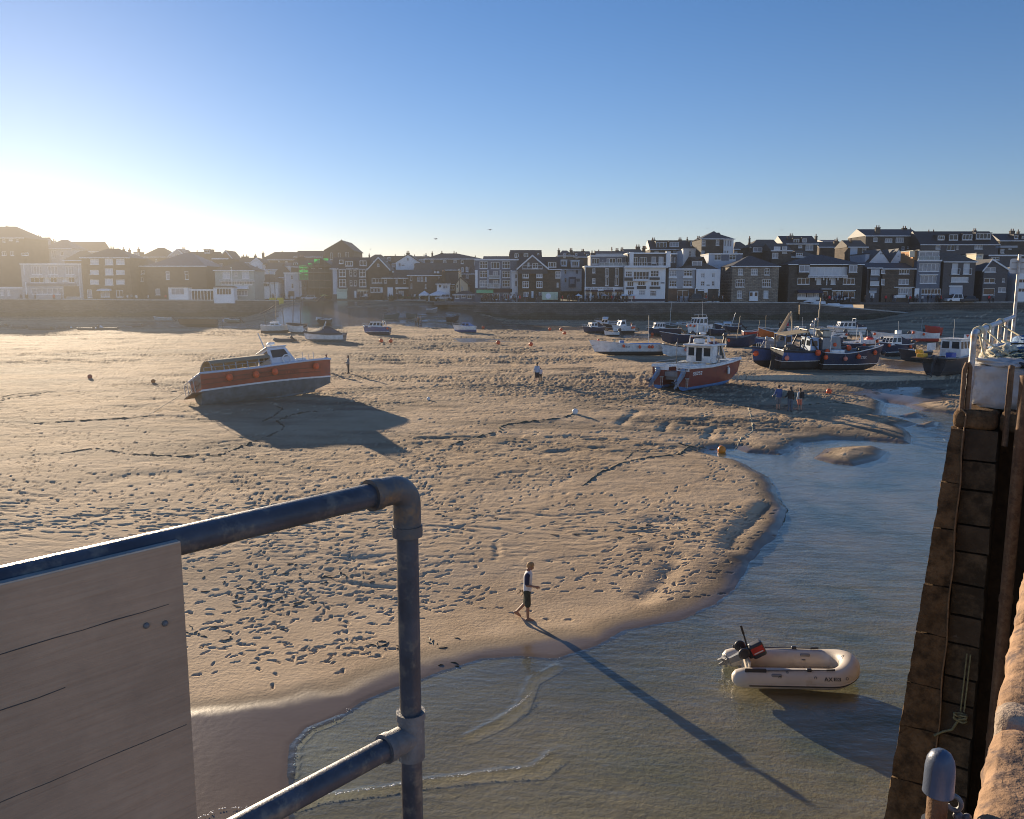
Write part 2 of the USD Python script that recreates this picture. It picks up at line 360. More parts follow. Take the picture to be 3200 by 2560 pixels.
# how wet the sand is: by the water, in the low strip in front of the slip, and here and there
wet = 1 - sstep(0.0, 1.5, Dg + 0.9 * fbm2(Xg, Yg, 0.5, 55, 3))
wet = np.maximum(wet, np.where(_inwet, sstep(-0.3, 1.5, _dwet + 0.9 * fbm2(Xg, Yg, 0.7, 56, 4)), 0))
wet = np.where(Dg < 0, np.minimum(wet, 0.22 + 0.55 * (1 - sstep(0.0, 4.0, -Dg)) * _inwet * sstep(0.0, 2.5, _dwet)), wet)
BED = np.where(Dg < 0, sstep(-3, 8, Xg + 0.25 * (Yg - 18)) * (0.40 + 2.2 * fbm2(Xg, Yg, 0.45, 66, 5)), 0)
lowline = np.zeros_like(Xg)
for q in ([(890,1012),(1020,1004),(1190,1013),(1200,1020),(1000,1024),(900,1022)], [(1210,1012),(1440,1008),(1560,1012),(1700,1022),(1860,1030),(1700,1033),(1480,1028),(1240,1022)], [(2480,1030),(2760,1036),(2900,1050),(2800,1056),(2640,1046)],
          [(440,1010),(600,1018),(900,1020),(880,1026),(620,1026),(450,1020)], [(2690,1215),(2760,1203),(2850,1199),(2940,1208),(2960,1226),(2880,1233),(2790,1229)], [(2740,1128),(2870,1135),(2930,1150),(2860,1162),(2770,1146)], [(1880,1045),(2040,1052),(2140,1058),(2010,1062)], [(1420,1062),(1560,1070),(1440,1074)]):
    Q = Polygon([tuple(on_level(u, v, base_z)[:2]) for u, v in q]).buffer(0); bb = Q.buffer(12).bounds
    m_ = (Xg > bb[0]) & (Xg < bb[2]) & (Yg > bb[1]) & (Yg < bb[3])
    if not m_.any(): continue
    pp = shapely.points(Xg[m_], Yg[m_]); dq = shapely.distance(Q, pp) - 2.0 * shapely.contains_xy(Q, Xg[m_], Yg[m_])
    sc_ = float(np.mean(Yg[m_])) / 100
    lowline[m_] = np.maximum(lowline[m_], 1 - sstep(-1.5, 3.5 * sc_, dq + 16 * sc_ * fbm2(Xg[m_] * 0.35, Yg[m_], 0.28 / sc_, 57, 4)))
pool = sstep(0.45, 0.75, lowline)
pk = sstep(0.2, 0.8, lowline) * 0.9; Zg = Zg * (1 - pk) + pk * (Z0 - 0.03)
damp = np.clip((0.35 * patch + 0.95 * sstep(-0.06, 0.14, fbm2(Xg * 0.22 + 0.04 * Yg, Yg, 0.42, 61, 4))) * sstep(26, 58, Yg) + 0.4 * fbm2(Xg * 0.6, Yg, 0.5, 61, 4), 0, 1.0)
WET = np.clip(np.maximum(np.maximum(wet, pool), damp * 0.42), 0, 1)
ROUGH = np.clip((0.10 + 0.12 * sstep(20, 34, Yg) + (0.35 + 0.65 * patch) * sstep(26, 60, Yg)) * (1 - WET * 0.9), 0.0, 1) * (1 - pool)
ROUGH = np.where((Dg < 0.3) | _inwet, 0.02, ROUGH)
N = {'a': ('attribute', {'attribute': 'wet'}), 'ar': ('attribute', {'attribute': 'rough'}), 'mp': ('mapping', {'scale': (0.55, 1, 1), 'rotation': (0, 0, 0.12)}), 'nl': ('noise_texture', {'scale': 1.6, 'detail': 9.0, 'roughness': 0.74}), 'bl': ('bump', {'strength': 1.0}), 'rl': ('math', {'math_type': 'multiply', 'value2': 0.30}), 'ab': ('attribute', {'attribute': 'weedy'}), 'mbd': ('mix', {'color2': (0.135, 0.15, 0.10)}), 'g': ('geometry', {}),
     'n1': ('noise_texture', {'scale': 0.35, 'detail': 9.0, 'roughness': 0.65}), 'r1': ('rgb_ramp', {'ramp': [(0.3, (0.47, 0.345, 0.22)), (0.7, (0.60, 0.46, 0.31))]}),
     'n2': ('noise_texture', {'scale': 60.0, 'detail': 3.0}), 'r2': ('rgb_ramp', {'ramp': [(0.3, (0.86, 0.86, 0.86)), (0.7, (1.12, 1.12, 1.12))]}),
     'mg': ('mix', {'mix_type': 'multiply', 'fac': 1.0}), 'wr': ('rgb_ramp', {'ramp': [(0.0, (1, 1, 1)), (0.38, (0.53, 0.545, 0.57)), (0.9, (0.27, 0.27, 0.285))]}),
     'mw': ('mix', {'mix_type': 'multiply', 'fac': 1.0}), 'rr': ('map_range', {'from_min': 0.5, 'from_max': 0.95, 'to_min': 0.88, 'to_max': 0.17, 'clamp': True}),
     'nb': ('noise_texture', {'scale': 9.0, 'detail': 6.0, 'roughness': 0.62}), 'bs': ('map_range', {'from_min': 0.3, 'from_max': 0.95, 'to_min': 0.02, 'to_max': 0.0012, 'clamp': True}),
     'b': ('bump', {'strength': 1.0}), 'sp': ('map_range', {'from_min': 0.3, 'from_max': 0.9, 'to_min': 0.06, 'to_max': 0.30, 'clamp': True}), 'p': ('principled_bsdf', {})}
L = [('a.fac', 'sp.value'), ('sp.result', 'p.specular_ior_level'), ('g.position', 'n1.vector'), ('n1.fac', 'r1.fac'), ('g.position', 'n2.vector'), ('n2.fac', 'r2.fac'), ('r1.color', 'mg.color1'), ('r2.color', 'mg.color2'),
     ('a.fac', 'wr.fac'), ('mg.color', 'mw.color1'), ('wr.color', 'mw.color2'), ('ab.fac', 'mbd.fac'), ('mw.color', 'mbd.color1'), ('mbd.color', 'p.base_color'), ('a.fac', 'rr.value'), ('rr.result', 'p.roughness'),
     ('g.position', 'nb.vector'), ('nb.fac', 'b.height'), ('a.fac', 'bs.value'), ('bs.result', 'b.distance'), ('g.position', 'mp.vector'), ('mp.vector', 'nl.vector'), ('nl.fac', 'bl.height'), ('ar.fac', 'rl.value1'), ('rl.value', 'bl.distance'), ('bl.normal', 'b.normal'), ('b.normal', 'p.normal')]
sand_mat = usdkit.material(stage, '/World/Looks/sand', N, L, surface='p.BSDF')
p_ = setting('beach_sand', grid_mesh(Xg, Yg, Zg), sand_mat, smooth=True)
UsdGeom.PrimvarsAPI(stage.GetPrimAtPath(p_)).CreatePrimvar('wet', Sdf.ValueTypeNames.FloatArray, 'vertex').Set(Vt.FloatArray.FromNumpy(WET.ravel().astype(np.float32)))

UsdGeom.PrimvarsAPI(stage.GetPrimAtPath(p_)).CreatePrimvar('rough', Sdf.ValueTypeNames.FloatArray, 'vertex').Set(Vt.FloatArray.FromNumpy(ROUGH.ravel().astype(np.float32)))
UsdGeom.PrimvarsAPI(stage.GetPrimAtPath(p_)).CreatePrimvar('weedy', Sdf.ValueTypeNames.FloatArray, 'vertex').Set(Vt.FloatArray.FromNumpy(np.clip(BED, 0, 1).ravel().astype(np.float32)))

# ---------------------------------------------------------------- the sea's edge and the stream
ws = np.linspace(-0.55, 1.1, 520); wy = np.exp(np.linspace(math.log(8), math.log(76), 520))
SW, YW = np.meshgrid(ws, wy); XW = SW * YW
dw = shapely.distance(WATER, shapely.points(XW.ravel(), YW.ravel())).reshape(XW.shape)
ripple = fbm2(XW * 0.9 - 0.3 * YW, YW, 2.2, 71, 3); long_ = fbm2(XW * 0.18 + 0.05 * YW, YW, 1.9, 72, 2)
ZW = zw(XW, YW) + (0.006 * ripple + 0.035 * long_ * sstep(-1, 8, XW)) * sstep(26, 19, dw * 40 + 0) + 0.004
# two small swashes running in over the wet sand
for pts in ([(930,2520),(1000,2492),(1244,2458),(1315,2442),(1523,2416),(1666,2400),(1720,2352)], [(1460,2300),(1560,2250),(1620,2206),(1660,2120),(1740,2080)], [(919,2420),(926,2329),(971,2280),(1062,2244)]):
    Ls = LineString([tuple(on_level(*p, zw)[:2]) for p in pts]); q = shapely.distance(Ls, shapely.points(XW.ravel(), YW.ravel())).reshape(XW.shape)
    ZW += 0.03 * np.exp(-(q / 0.09) ** 2)
wv, wf = grid_mesh(XW, YW, ZW)
keep = (dw.ravel() < 0.7)[wf].all(1)
wf = wf[keep]; u_, inv = np.unique(wf, return_inverse=True); wv, wf = wv[u_], inv.reshape(-1, 3)
N = {'g': ('geometry', {}), 'm': ('mapping', {'scale': (0.5, 1.0, 1.0), 'rotation': (0, 0, 0.25)}), 'n': ('noise_texture', {'scale': 5.0, 'detail': 4.0, 'roughness': 0.55}),
     'n2': ('noise_texture', {'scale': 1.6, 'detail': 3.0}), 'ad': ('math', {'math_type': 'multiply_add', 'value2': 1.6}),
     'b': ('bump', {'strength': 1.0, 'distance': 0.02}), 'dt': ('vector_math', {'math_type': 'dot_product'}), 'ab': ('math', {'math_type': 'absolute'}), 'om': ('math', {'math_type': 'subtract', 'value1': 1.0}), 'pw': ('math', {'math_type': 'power', 'value2': 4.6}), 'f': ('math', {'math_type': 'multiply_add', 'value2': 0.97, 'value3': 0.022}), 't': ('transparent_bsdf', {'color': (0.86, 0.93, 0.90)}),
     'gl': ('glossy_bsdf', {'color': (1, 1, 1), 'roughness': 0.03}), 'mx': ('mix_closure', {})}
L = [('g.position', 'm.vector'), ('m.vector', 'n.vector'), ('m.vector', 'n2.vector'), ('n2.fac', 'ad.value1'), ('n.fac', 'ad.value3'), ('ad.value', 'b.height'),
     ('b.normal', 'dt.vector1'), ('g.incoming', 'dt.vector2'), ('dt.value', 'ab.value1'), ('ab.value', 'om.value2'), ('om.value', 'pw.value1'), ('pw.value', 'f.value1'), ('b.normal', 'gl.normal'), ('f.value', 'mx.fac'), ('t.BSDF', 'mx.closure1'), ('gl.BSDF', 'mx.closure2')]
water_mat = usdkit.material(stage, '/World/Looks/water', N, L, surface='mx.closure')
setting('water', (wv, wf), water_mat, smooth=True)
# ---------------------------------------------------------------- common materials
WHITE = mat('white_paint', (0.74, 0.75, 0.75), 0.45, var=0.07, scale=1.2)
GALV = mat('weathered_steel', (0.055, 0.06, 0.075), 0.4, 0.35, 0.4, 9.0, bump=0.0015, bscale=90, second=(0.18, 0.165, 0.14), amount=0.39, sharp=0.09)
GALV2 = mat('galvanised_steel', (0.42, 0.42, 0.42), 0.5, 0.5, 0.25, 6.0, bump=0.002, second=(0.30, 0.19, 0.10), amount=0.42)
RUST = mat('rusty_steel', (0.13, 0.07, 0.035), 0.8, 0.2, 0.4, 8.0, bump=0.004, second=(0.22, 0.14, 0.075), amount=0.4)
ZINC = mat('pale_fitting', (0.15, 0.15, 0.155), 0.55, 0.4, 0.35, 14.0, bump=0.002, second=(0.40, 0.39, 0.36), amount=0.36, sharp=0.06)
BLACK = mat('black_rubber', (0.02, 0.02, 0.022), 0.6, var=0.3)
DARKG = mat('dark_metal', (0.05, 0.052, 0.055), 0.5, 0.4, var=0.3)
GRANITE = mat('granite', (0.29, 0.185, 0.115), 0.9, 0, 0.28, 7.0, bump=0.012, bscale=26, second=(0.11, 0.08, 0.07), amount=0.43, sharp=0.07, spec=0.2)
GRANITE2 = mat('pale_granite', (0.30, 0.24, 0.19), 0.9, 0, 0.2, 9.0, bump=0.016, bscale=40, second=(0.2, 0.16, 0.14), amount=0.4, spec=0.2)
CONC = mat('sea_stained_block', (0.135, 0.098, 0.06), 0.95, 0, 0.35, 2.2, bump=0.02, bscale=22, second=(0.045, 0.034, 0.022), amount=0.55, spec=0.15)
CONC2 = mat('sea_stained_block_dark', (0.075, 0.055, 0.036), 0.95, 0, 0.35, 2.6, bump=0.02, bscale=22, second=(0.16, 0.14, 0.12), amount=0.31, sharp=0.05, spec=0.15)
QUOIN = mat('orange_quoin', (0.15, 0.092, 0.047), 0.95, 0, 0.35, 3.0, bump=0.03, bscale=18, second=(0.05, 0.032, 0.018), amount=0.47, spec=0.15)
ROPE = mat('pale_rope', (0.52, 0.45, 0.30), 0.9, 0, 0.2, 30, bump=0.002)
OLDROPE = mat('weedy_rope', (0.055, 0.055, 0.035), 0.95, 0, 0.4, 10, bump=0.004)
WEED = mat('seaweed', (0.045, 0.040, 0.018), 0.6, 0, 0.4, 8, second=(0.10, 0.05, 0.02), amount=0.4)

def rot_stone(m, cell, amp, seed, sub=0.05):
    """Roughened stone from a smooth solid."""
    v, f = J(m); t = trimesh.Trimesh(v, f)
    q = manifold3d.Manifold(manifold3d.Mesh(np.asarray(t.vertices, np.float32), np.asarray(t.faces, np.uint32))).refine_to_length(sub).to_mesh()
    v, f = np.asarray(q.vert_properties)[:, :3].astype(float), np.asarray(q.tri_verts)
    t = trimesh.Trimesh(v, f, process=True); n = np.asarray(t.vertex_normals)
    return np.asarray(t.vertices) + n * ((meshkit.fbm(np.asarray(t.vertices) / cell, 3, seed) - 0.5) * amp)[:, None], np.asarray(t.faces)

# ---------------------------------------------------------------- the near quay under the eye: granite kerb, rails, plywood
PU, PN = np.array([0.566, 0.824]), np.array([-0.824, 0.566])            # along the quay and out to its left
RQ = math.degrees(math.atan2(-0.566, 0.824))
P0 = np.array([1.40, 2.30])
q = thing('granite_kerb', 'sunlit pinkish granite kerb of rough stones at the bottom right corner', 'kerb', (P0[0], P0[1], 0), RQ)
for i, (a, b, m) in enumerate([(-1.6, 0.74, GRANITE), (0.755, 0.94, GRANITE2), (0.955, 1.98, GRANITE), (2.0, 3.35, GRANITE), (3.37, 4.9, GRANITE2), (4.92, 6.6, GRANITE), (6.62, 8.4, GRANITE), (8.42, 10.8, GRANITE)]):
    dz = (0, 0.012, -0.008, 0.006, 0, 0, 0, 0)[i]
    st = rbox((0.52, (a + b) / 2, 7.78 + dz), (1.04, b - a, 0.44), 0.075 if b - a > 0.3 else 0.06, 12)
    part(q, 'stone', rot_stone(st, 0.09, 0.028, 5 + i, 0.028), m, smooth=50)
part(q, 'quay_wall', box2(0.06, 1.0, -1.6, 10.8, -1.0, 7.57), CONC)
setting('quay_deck', move(box2(1.045, 9, -6, 10.8, 6.9, 7.82), (P0[0], P0[1], 0), RQ), CONC)
setting('quay_end', move(box2(-2.6, 1.04, -6, -1.62, 6.5, 7.86), (P0[0], P0[1], 0), RQ), CONC)

def cam_point(px, py, depth):
    a, b = (px - 1600) / FPX * depth, -(py - 1280) / FPX * depth
    return EYE + np.array([a, depth * CP + b * SP, -depth * SP + b * CP])
EL = cam_point(1270, 1522, 2.04); LE = cam_point(-5, 1840, 1.37); LE[2] = EL[2]
RD = (LE - EL) / np.linalg.norm(LE - EL); RT = 0.0288
r = thing('pipe_railing', 'dark weathered pipe railing with elbow and mid rail in the foreground', 'railing', (0, 0, 0))
part(r, 'top_rail', tube([EL + RD * 0.075, EL + RD * 2.2], RT, 20), GALV, smooth=40)
bend = [EL + RD * (0.044 * (1 - math.sin(t))) + np.array([0, 0, -0.044 * (1 - math.cos(t))]) for t in np.linspace(0, math.pi / 2, 9)]
part(r, 'elbow', J(tube([EL + RD * 0.105] + bend + [EL + np.array([0, 0, -0.115])], RT * 1.22, 20), tube([EL + RD * 0.115, EL + RD * 0.088], RT * 1.34, 20), tube([EL + np.array([0, 0, -0.125]), EL + np.array([0, 0, -0.098])], RT * 1.34, 20)),
     mat('elbow_steel', (0.10, 0.10, 0.105), 0.45, 0.4, 0.3, 8, bump=0.002, second=(0.28, 0.17, 0.08), amount=0.4), smooth=40)
ZB = -0.66
part(r, 'post', tube([EL + np.array([0, 0, -0.1]), EL + np.array([0, 0, -1.78])], RT * 0.96, 20), GALV, smooth=40)
T = EL + np.array([0, 0, ZB])
part(r, 'tee_joint', J(tube([T + np.array([0, 0, 0.062]), T + np.array([0, 0, -0.062])], RT * 1.22, 20), tube([T, T + RD * 0.085], RT * 1.2, 20), tube([T + np.array([0, 0, 0.066]), T + np.array([0, 0, 0.046])], RT * 1.32, 20), tube([T + RD * 0.07, T + RD * 0.09], RT * 1.3, 20)), ZINC, smooth=40)
part(r, 'mid_rail', tube([T + RD * 0.05, T + RD * 2.2], RT * 0.98, 20), GALV, smooth=40)
part(r, 'post', tube([EL + RD * 1.9 + np.array([0, 0, -0.02]), EL + RD * 1.9 + np.array([0, 0, -1.78])], RT, 16), GALV, smooth=40)

# plywood board leaning on the rail, on the near side
side = np.array([-RD[1], RD[0], 0]); side = side if side @ (EYE - EL) > 0 else -side
BR = cam_point(512, 1712, 1.60); tR = float((BR - EL) @ RD)
zt, zb = EL[2] + 0.012, EL[2] - 1.05
def bp(t, o, z): p = EL + RD * t + side * o; return (p[0], p[1], z)
o1, o2 = RT + 0.004, RT + 0.022
WOOD = {'t': ('texture_coordinate', {}), 'm': ('mapping', {'rotation': (0, 0, -math.atan2(RD[1], RD[0])), 'scale': (1, 1, 1)}), 'm2': ('mapping', {'scale': (1.2, 1.2, 26.0)}),
        'n': ('noise_texture', {'scale': 5.0, 'detail': 8.0, 'roughness': 0.65, 'distortion': 0.4}), 'r': ('rgb_ramp', {'ramp': [(0.28, (0.32, 0.215, 0.145)), (0.5, (0.365, 0.25, 0.172)), (0.75, (0.40, 0.285, 0.20))]}),
        'n2': ('noise_texture', {'scale': 3.2, 'detail': 9.0, 'roughness': 0.72}), 'r2': ('rgb_ramp', {'ramp': [(0.3, (0.74, 0.74, 0.74)), (0.7, (1.16, 1.13, 1.1))]}),
        'x': ('mix', {'mix_type': 'multiply', 'fac': 1.0}), 'b': ('bump', {'strength': 1.0, 'distance': 0.0014}), 'p': ('principled_bsdf', {'roughness': 0.75, 'specular_ior_level': 0.35})}
ply = usdkit.material(stage, '/World/Looks/plywood', WOOD, [('t.object', 'm.vector'), ('m.vector', 'm2.vector'), ('m2.vector', 'n.vector'), ('n.fac', 'r.fac'), ('t.object', 'n2.vector'), ('n2.fac', 'r2.fac'),
      ('r.color', 'x.color1'), ('r2.color', 'x.color2'), ('x.color', 'p.base_color'), ('n.fac', 'b.height'), ('b.normal', 'p.normal')], surface='p.BSDF')
bt = thing('plywood_board', 'bare grey-brown plywood sheet tied to the near pipe railing, bottom left', 'board', (0, 0, 0))
cr = [bp(tR, o1, zb), bp(tR + 1.3, o1, zb), bp(tR + 1.3, o2, zb), bp(tR, o2, zb)]
ct = [bp(tR, o1, zt), bp(tR + 1.3, o1, zt), bp(tR + 1.3, o2, zt), bp(tR, o2, zt)]
def ccw(b, t):
    a = sum(b[i][0] * b[(i + 1) % 4][1] - b[(i + 1) % 4][0] * b[i][1] for i in range(4))
    return hexa(b, t) if a > 0 else hexa(b[::-1], t[::-1])
part(bt, 'sheet', ccw(cr, ct), ply)
CRK = mat('board_crack', (0.06, 0.05, 0.045), 0.9, var=0.3, scale=20)
for z0, z1, a, b in ((-0.100, -0.104, 0.03, 1.25), (-0.195, -0.2, 0.22, 1.25), (-0.35, -0.356, 0.01, 1.0), (-0.52, -0.525, 0.1, 1.25)):                       # open cracks between the outer plies
    pts = [np.array(bp(tR + a + (b - a) * k / 24, o2 + 0.0004, EL[2] + z0 + (z1 - z0) * k / 24 + rng.uniform(-0.0012, 0.0012))) for k in range(25)]
    part(bt, 'crack', tube(pts, [0.0005 + 0.0009 * rng.random() for _ in pts], 5), CRK)
part(bt, 'cut_edge', ccw([bp(tR + 0.0, o1 + 0.001, zt), bp(tR + 1.3, o1 + 0.001, zt), bp(tR + 1.3, o2 - 0.001, zt), bp(tR, o2 - 0.001, zt)], [bp(tR + 0.0, o1 + 0.001, zt + 0.003), bp(tR + 1.3, o1 + 0.001, zt + 0.003), bp(tR + 1.3, o2 - 0.001, zt + 0.003), bp(tR, o2 - 0.001, zt + 0.003)]), mat('ply_edge', (0.42, 0.36, 0.30), 0.8, var=0.2, scale=20))
for t_, z_ in ((0.040, -0.135), (0.075, -0.128), (0.62, -0.33), (0.03, -0.60)):
    c = np.array(bp(tR + t_, o2 + 0.001, EL[2] + z_))
    part(bt, 'screw', ball(c, 0.006 if t_ != 0.10 else 0.003, 1), ZINC, smooth=True)
k = tR + 0.42
loop = [EL + RD * (k + 0.01 * math.sin(a)) + side * (0.013 + (RT + 0.016) * math.cos(a)) + np.array([0, 0, (RT + 0.006) * math.sin(a)]) for a in np.linspace(-0.6, 3.9, 16)]
tail = [np.array(bp(k + 0.004, o2 + 0.005, EL[2] - 0.012)), np.array(bp(k + 0.002, o2 + 0.006, EL[2] - 0.07))]
lone('rubber_tie', J(tube(loop, 0.008, 8), tube(tail, 0.009, 8)), BLACK, 'black rubber tie wrapped round the top rail holding the plywood board', 'strap', smooth=50)

# capped stub pipe at the kerb
cpt = cam_point(2938, 2400, 2.62)
cp = thing('capped_pipe', 'short rusty pipe with rounded blue-grey cap and shackle beside the granite kerb', 'pipe', (cpt[0], cpt[1], 0), RQ)
part(cp, 'pipe', cyl((0, 0, 5.5), (0, 0, cpt[2] - 0.05), 0.031, 20), RUST, smooth=40)
part(cp, 'cap', lathe([(0.0, cpt[2] + 0.062), (0.016, cpt[2] + 0.060), (0.030, cpt[2] + 0.050), (0.040, cpt[2] + 0.030), (0.0445, cpt[2] + 0.0), (0.046, cpt[2] - 0.075), (0.047, cpt[2] - 0.085), (0.044, cpt[2] - 0.088), (0.030, cpt[2] - 0.088)][::-1], 28), mat('blue_cap', (0.06, 0.08, 0.125), 0.4, 0.15, 0.2, 12, bump=0.001), smooth=50)
part(cp, 'collar', lathe([(0.03, cpt[2] - 0.20), (0.043, cpt[2] - 0.20), (0.043, cpt[2] - 0.185), (0.03, cpt[2] - 0.18)], 20), DARKG, smooth=30)
part(cp, 'shackle', J(tube([(0.045 + 0.02 * math.sin(a), 0.02, cpt[2] - 0.115 + 0.024 * math.cos(a)) for a in np.linspace(-0.3, 4.2, 16)], 0.008, 8), ball((0.06, 0.02, cpt[2] - 0.155), 0.016, 2), ball((0.085, 0.02, cpt[2] - 0.15), 0.013, 2), cyl((0.055, 0.02, cpt[2] - 0.17), (0.1, 0.03, cpt[2] - 0.165), 0.009)), ZINC, smooth=40)

# ---------------------------------------------------------------- the jetty to the right
C = np.array([6.86, 12.64]); DZ = 7.76
jt = thing('stone_jetty', 'dark sea-stained stone jetty with sunlit rounded corner at the right', 'jetty', (C[0], C[1], 0), RQ)
def face(z): return -0.45 * (DZ - z) / 8.3            # the battered front
def left(z): return -0.62 * (DZ - z) / 8.3
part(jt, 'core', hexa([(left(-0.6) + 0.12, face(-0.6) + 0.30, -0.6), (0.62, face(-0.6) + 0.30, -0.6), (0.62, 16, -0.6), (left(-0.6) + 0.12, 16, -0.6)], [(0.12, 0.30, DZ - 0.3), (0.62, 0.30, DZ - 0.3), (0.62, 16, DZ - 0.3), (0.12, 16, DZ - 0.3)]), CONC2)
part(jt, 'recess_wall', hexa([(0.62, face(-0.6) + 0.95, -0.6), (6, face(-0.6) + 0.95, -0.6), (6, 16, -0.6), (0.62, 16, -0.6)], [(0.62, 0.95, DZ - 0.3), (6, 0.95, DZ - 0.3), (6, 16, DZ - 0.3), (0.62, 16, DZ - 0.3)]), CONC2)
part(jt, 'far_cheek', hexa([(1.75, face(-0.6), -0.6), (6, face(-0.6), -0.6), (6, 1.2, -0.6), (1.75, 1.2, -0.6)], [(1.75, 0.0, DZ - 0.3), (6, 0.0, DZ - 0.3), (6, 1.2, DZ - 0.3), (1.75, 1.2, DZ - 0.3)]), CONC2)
z = DZ - 0.3; i = 0
while z > -0.5:                                          # corner stones, with the joints raked out
    h = (0.86, 0.74, 0.93, 0.8)[i % 4]; a, b = z - h + 0.02, z
    w = 0.36 if i % 2 else 0.30; dp = 0.75 if i % 2 else 1.15
    w0 = 0.17
    st = hexa([(left(a), face(a), a), (w0, face(a), a), (w0, face(a) + 0.6, a), (left(a), face(a) + dp, a)], [(left(b), face(b), b), (w0, face(b), b), (w0, face(b) + 0.6, b), (left(b), face(b) + dp, b)])
    part(jt, 'corner_stone', rot_stone(st, 0.16, 0.07, 40 + i, 0.09), QUOIN, smooth=50)
    st2 = hexa([(left(a) + 0.015, face(a) + dp + 0.03, a), (0.15, face(a) + dp + 0.03, a), (0.15, face(a) + dp + 1.5, a), (left(a) + 0.015, face(a) + dp + 1.5, a)], [(left(b) + 0.015, face(b) + dp + 0.03, b), (0.15, face(b) + dp + 0.03, b), (0.15, face(b) + dp + 1.5, b), (left(b) + 0.015, face(b) + dp + 1.5, b)])
    part(jt, 'side_stone', rot_stone(st2, 0.2, 0.06, 60 + i, 0.15), QUOIN, smooth=50)
    z -= h; i += 1
z = DZ - 0.3; i = 0
while z > -0.5:                                          # the courses of the front
    h = (0.50, 0.46, 0.55, 0.43, 0.52)[i % 5]; a, b = z - h + 0.035, z; y0 = 0.045 + 0.02 * rng.random()
    st = hexa([(0.185, face(a) + y0, a), (0.62 + 0.02 * (i % 2), face(a) + y0, a), (0.62, face(a) + 0.5, a), (0.185, face(a) + 0.5, a)], [(0.185, face(b) + y0, b), (0.62, face(b) + y0, b), (0.62, face(b) + 0.5, b), (0.185, face(b) + 0.5, b)])
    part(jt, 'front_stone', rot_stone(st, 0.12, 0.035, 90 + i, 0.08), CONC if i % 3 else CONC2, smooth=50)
    z -= h; i += 1
for i, (a, b) in enumerate([(-0.02, 1.3), (1.32, 2.7), (2.72, 4.2), (4.22, 5.7), (5.72, 7.4), (7.42, 9.2), (9.22, 11.2), (11.22, 13.4), (13.42, 16)]):
    part(jt, 'coping_stone', rot_stone(rbox((0.30, (a + b) / 2, DZ - 0.15), (0.62, b - a, 0.30), 0.10, 12), 0.2, 0.035, 130 + i, 0.07), QUOIN, smooth=50)
for i, (a, b) in enumerate([(0.625, 1.7), (1.72, 2.9), (2.92, 4.3), (4.32, 6)]):
    part(jt, 'coping_stone', rot_stone(rbox(((a + b) / 2, 0.27, DZ - 0.15), (b - a, 0.58, 0.30), 0.08, 12), 0.2, 0.03, 150 + i, 0.07), QUOIN, smooth=50)
part(jt, 'deck', box2(0.62, 6, 0.57, 16, DZ - 0.3, DZ - 0.02), mat('jetty_paving', (0.26, 0.22, 0.18), 0.9, 0, 0.25, 1.5, bump=0.01))
lone('fender_pile', J(move(J(cyl((0.93, -0.62, -0.6), (0.93, -0.24, DZ + 0.6), 0.085, 18), tube([(0.93, -0.37, 4.95), (0.93, -0.365, 5.07)], 0.095, 18), tube([(0.93, -0.47, 2.75), (0.93, -0.465, 2.87)], 0.095, 18)), (C[0], C[1], 0), RQ)), RUST, 'tall brown steel pile standing in front of the jetty recess', 'pile', smooth=40)
cb = [(0.10, -0.02, DZ + 0.02)] + [(0.17 + 0.012 * math.sin(z * 5), face(z) - 0.03 - 0.01 * math.sin(z * 9), z) for z in np.linspace(DZ - 0.05, -0.3, 60)]
lone('hanging_line', move(tube(cb, 0.012, 6), (C[0], C[1], 0), RQ), mat('rusty_wire', (0.20, 0.12, 0.06), 0.8, var=0.4, scale=9), 'thin rusty line hanging straight down the jetty corner', 'rope')
hp = [(0.52, -0.20, 3.95), (0.51, -0.22, 3.4), (0.50, -0.24, 3.0)]
kn = [(0.46 + 0.09 * math.sin(a * 2.3), -0.30 + 0.04 * math.cos(a * 3.1), 2.92 + 0.06 * math.sin(a * 1.7)) for a in np.linspace(0, 14, 60)]
tl = [(0.46, -0.28, 2.92), (0.36, -0.29, 2.68), (0.22, -0.30, 2.60), (0.12, -0.34, 2.52)]
lone('knotted_rope', move(J(tube(hp, 0.012, 6), tube([(x - 0.05, y, z) for x, y, z in hp], 0.012, 6), tube(kn, 0.014, 6), tube(tl, 0.02, 6)), (C[0], C[1], 0), RQ), mat('green_rope', (0.20, 0.19, 0.10), 0.9, var=0.4, scale=20), 'knotted greenish rope hanging in front of the jetty stones', 'rope', smooth=60)

# railing, rail stubs, gate and sign on the jetty
def jw(x, y, z): return np.array([C[0] + x * 0.824 + y * 0.566, C[1] - x * 0.566 + y * 0.824, z])
jr = thing('jetty_railing', 'galvanised pipe railing along the jetty edge with ropes tied to it', 'railing', (C[0], C[1], 0), RQ)
RZ = DZ + 1.19
part(jr, 'top_rail', tube([(0.18, 0.16, RZ - 0.05), (0.18, 0.18, RZ - 0.01), (0.18, 0.26, RZ)] + [(0.18, y, RZ) for y in (2, 5, 9.2)], 0.045, 14), mat('blue_grey_rail', (0.30, 0.34, 0.40), 0.45, 0.4, 0.2, 5), smooth=50)
for y in (0.15, 1.9, 3.3, 5.1, 6.8, 9.1):
    part(jr, 'post', cyl((0.18, y, DZ - 0.05), (0.18, y, RZ - 0.02), 0.045 if y < 1 else 0.036, 14), GALV2, smooth=40)
st = thing('stanchion', 'pair of short rusty rail stubs at the left end of the jetty front', 'post', (C[0], C[1], 0), RQ)
part(st, 'post', tube([(0.10, 0.06, DZ - 0.45), (0.10, 0.06, DZ + 0.62), (0.13, 0.08, DZ + 0.72)], 0.035, 14), RUST, smooth=40)
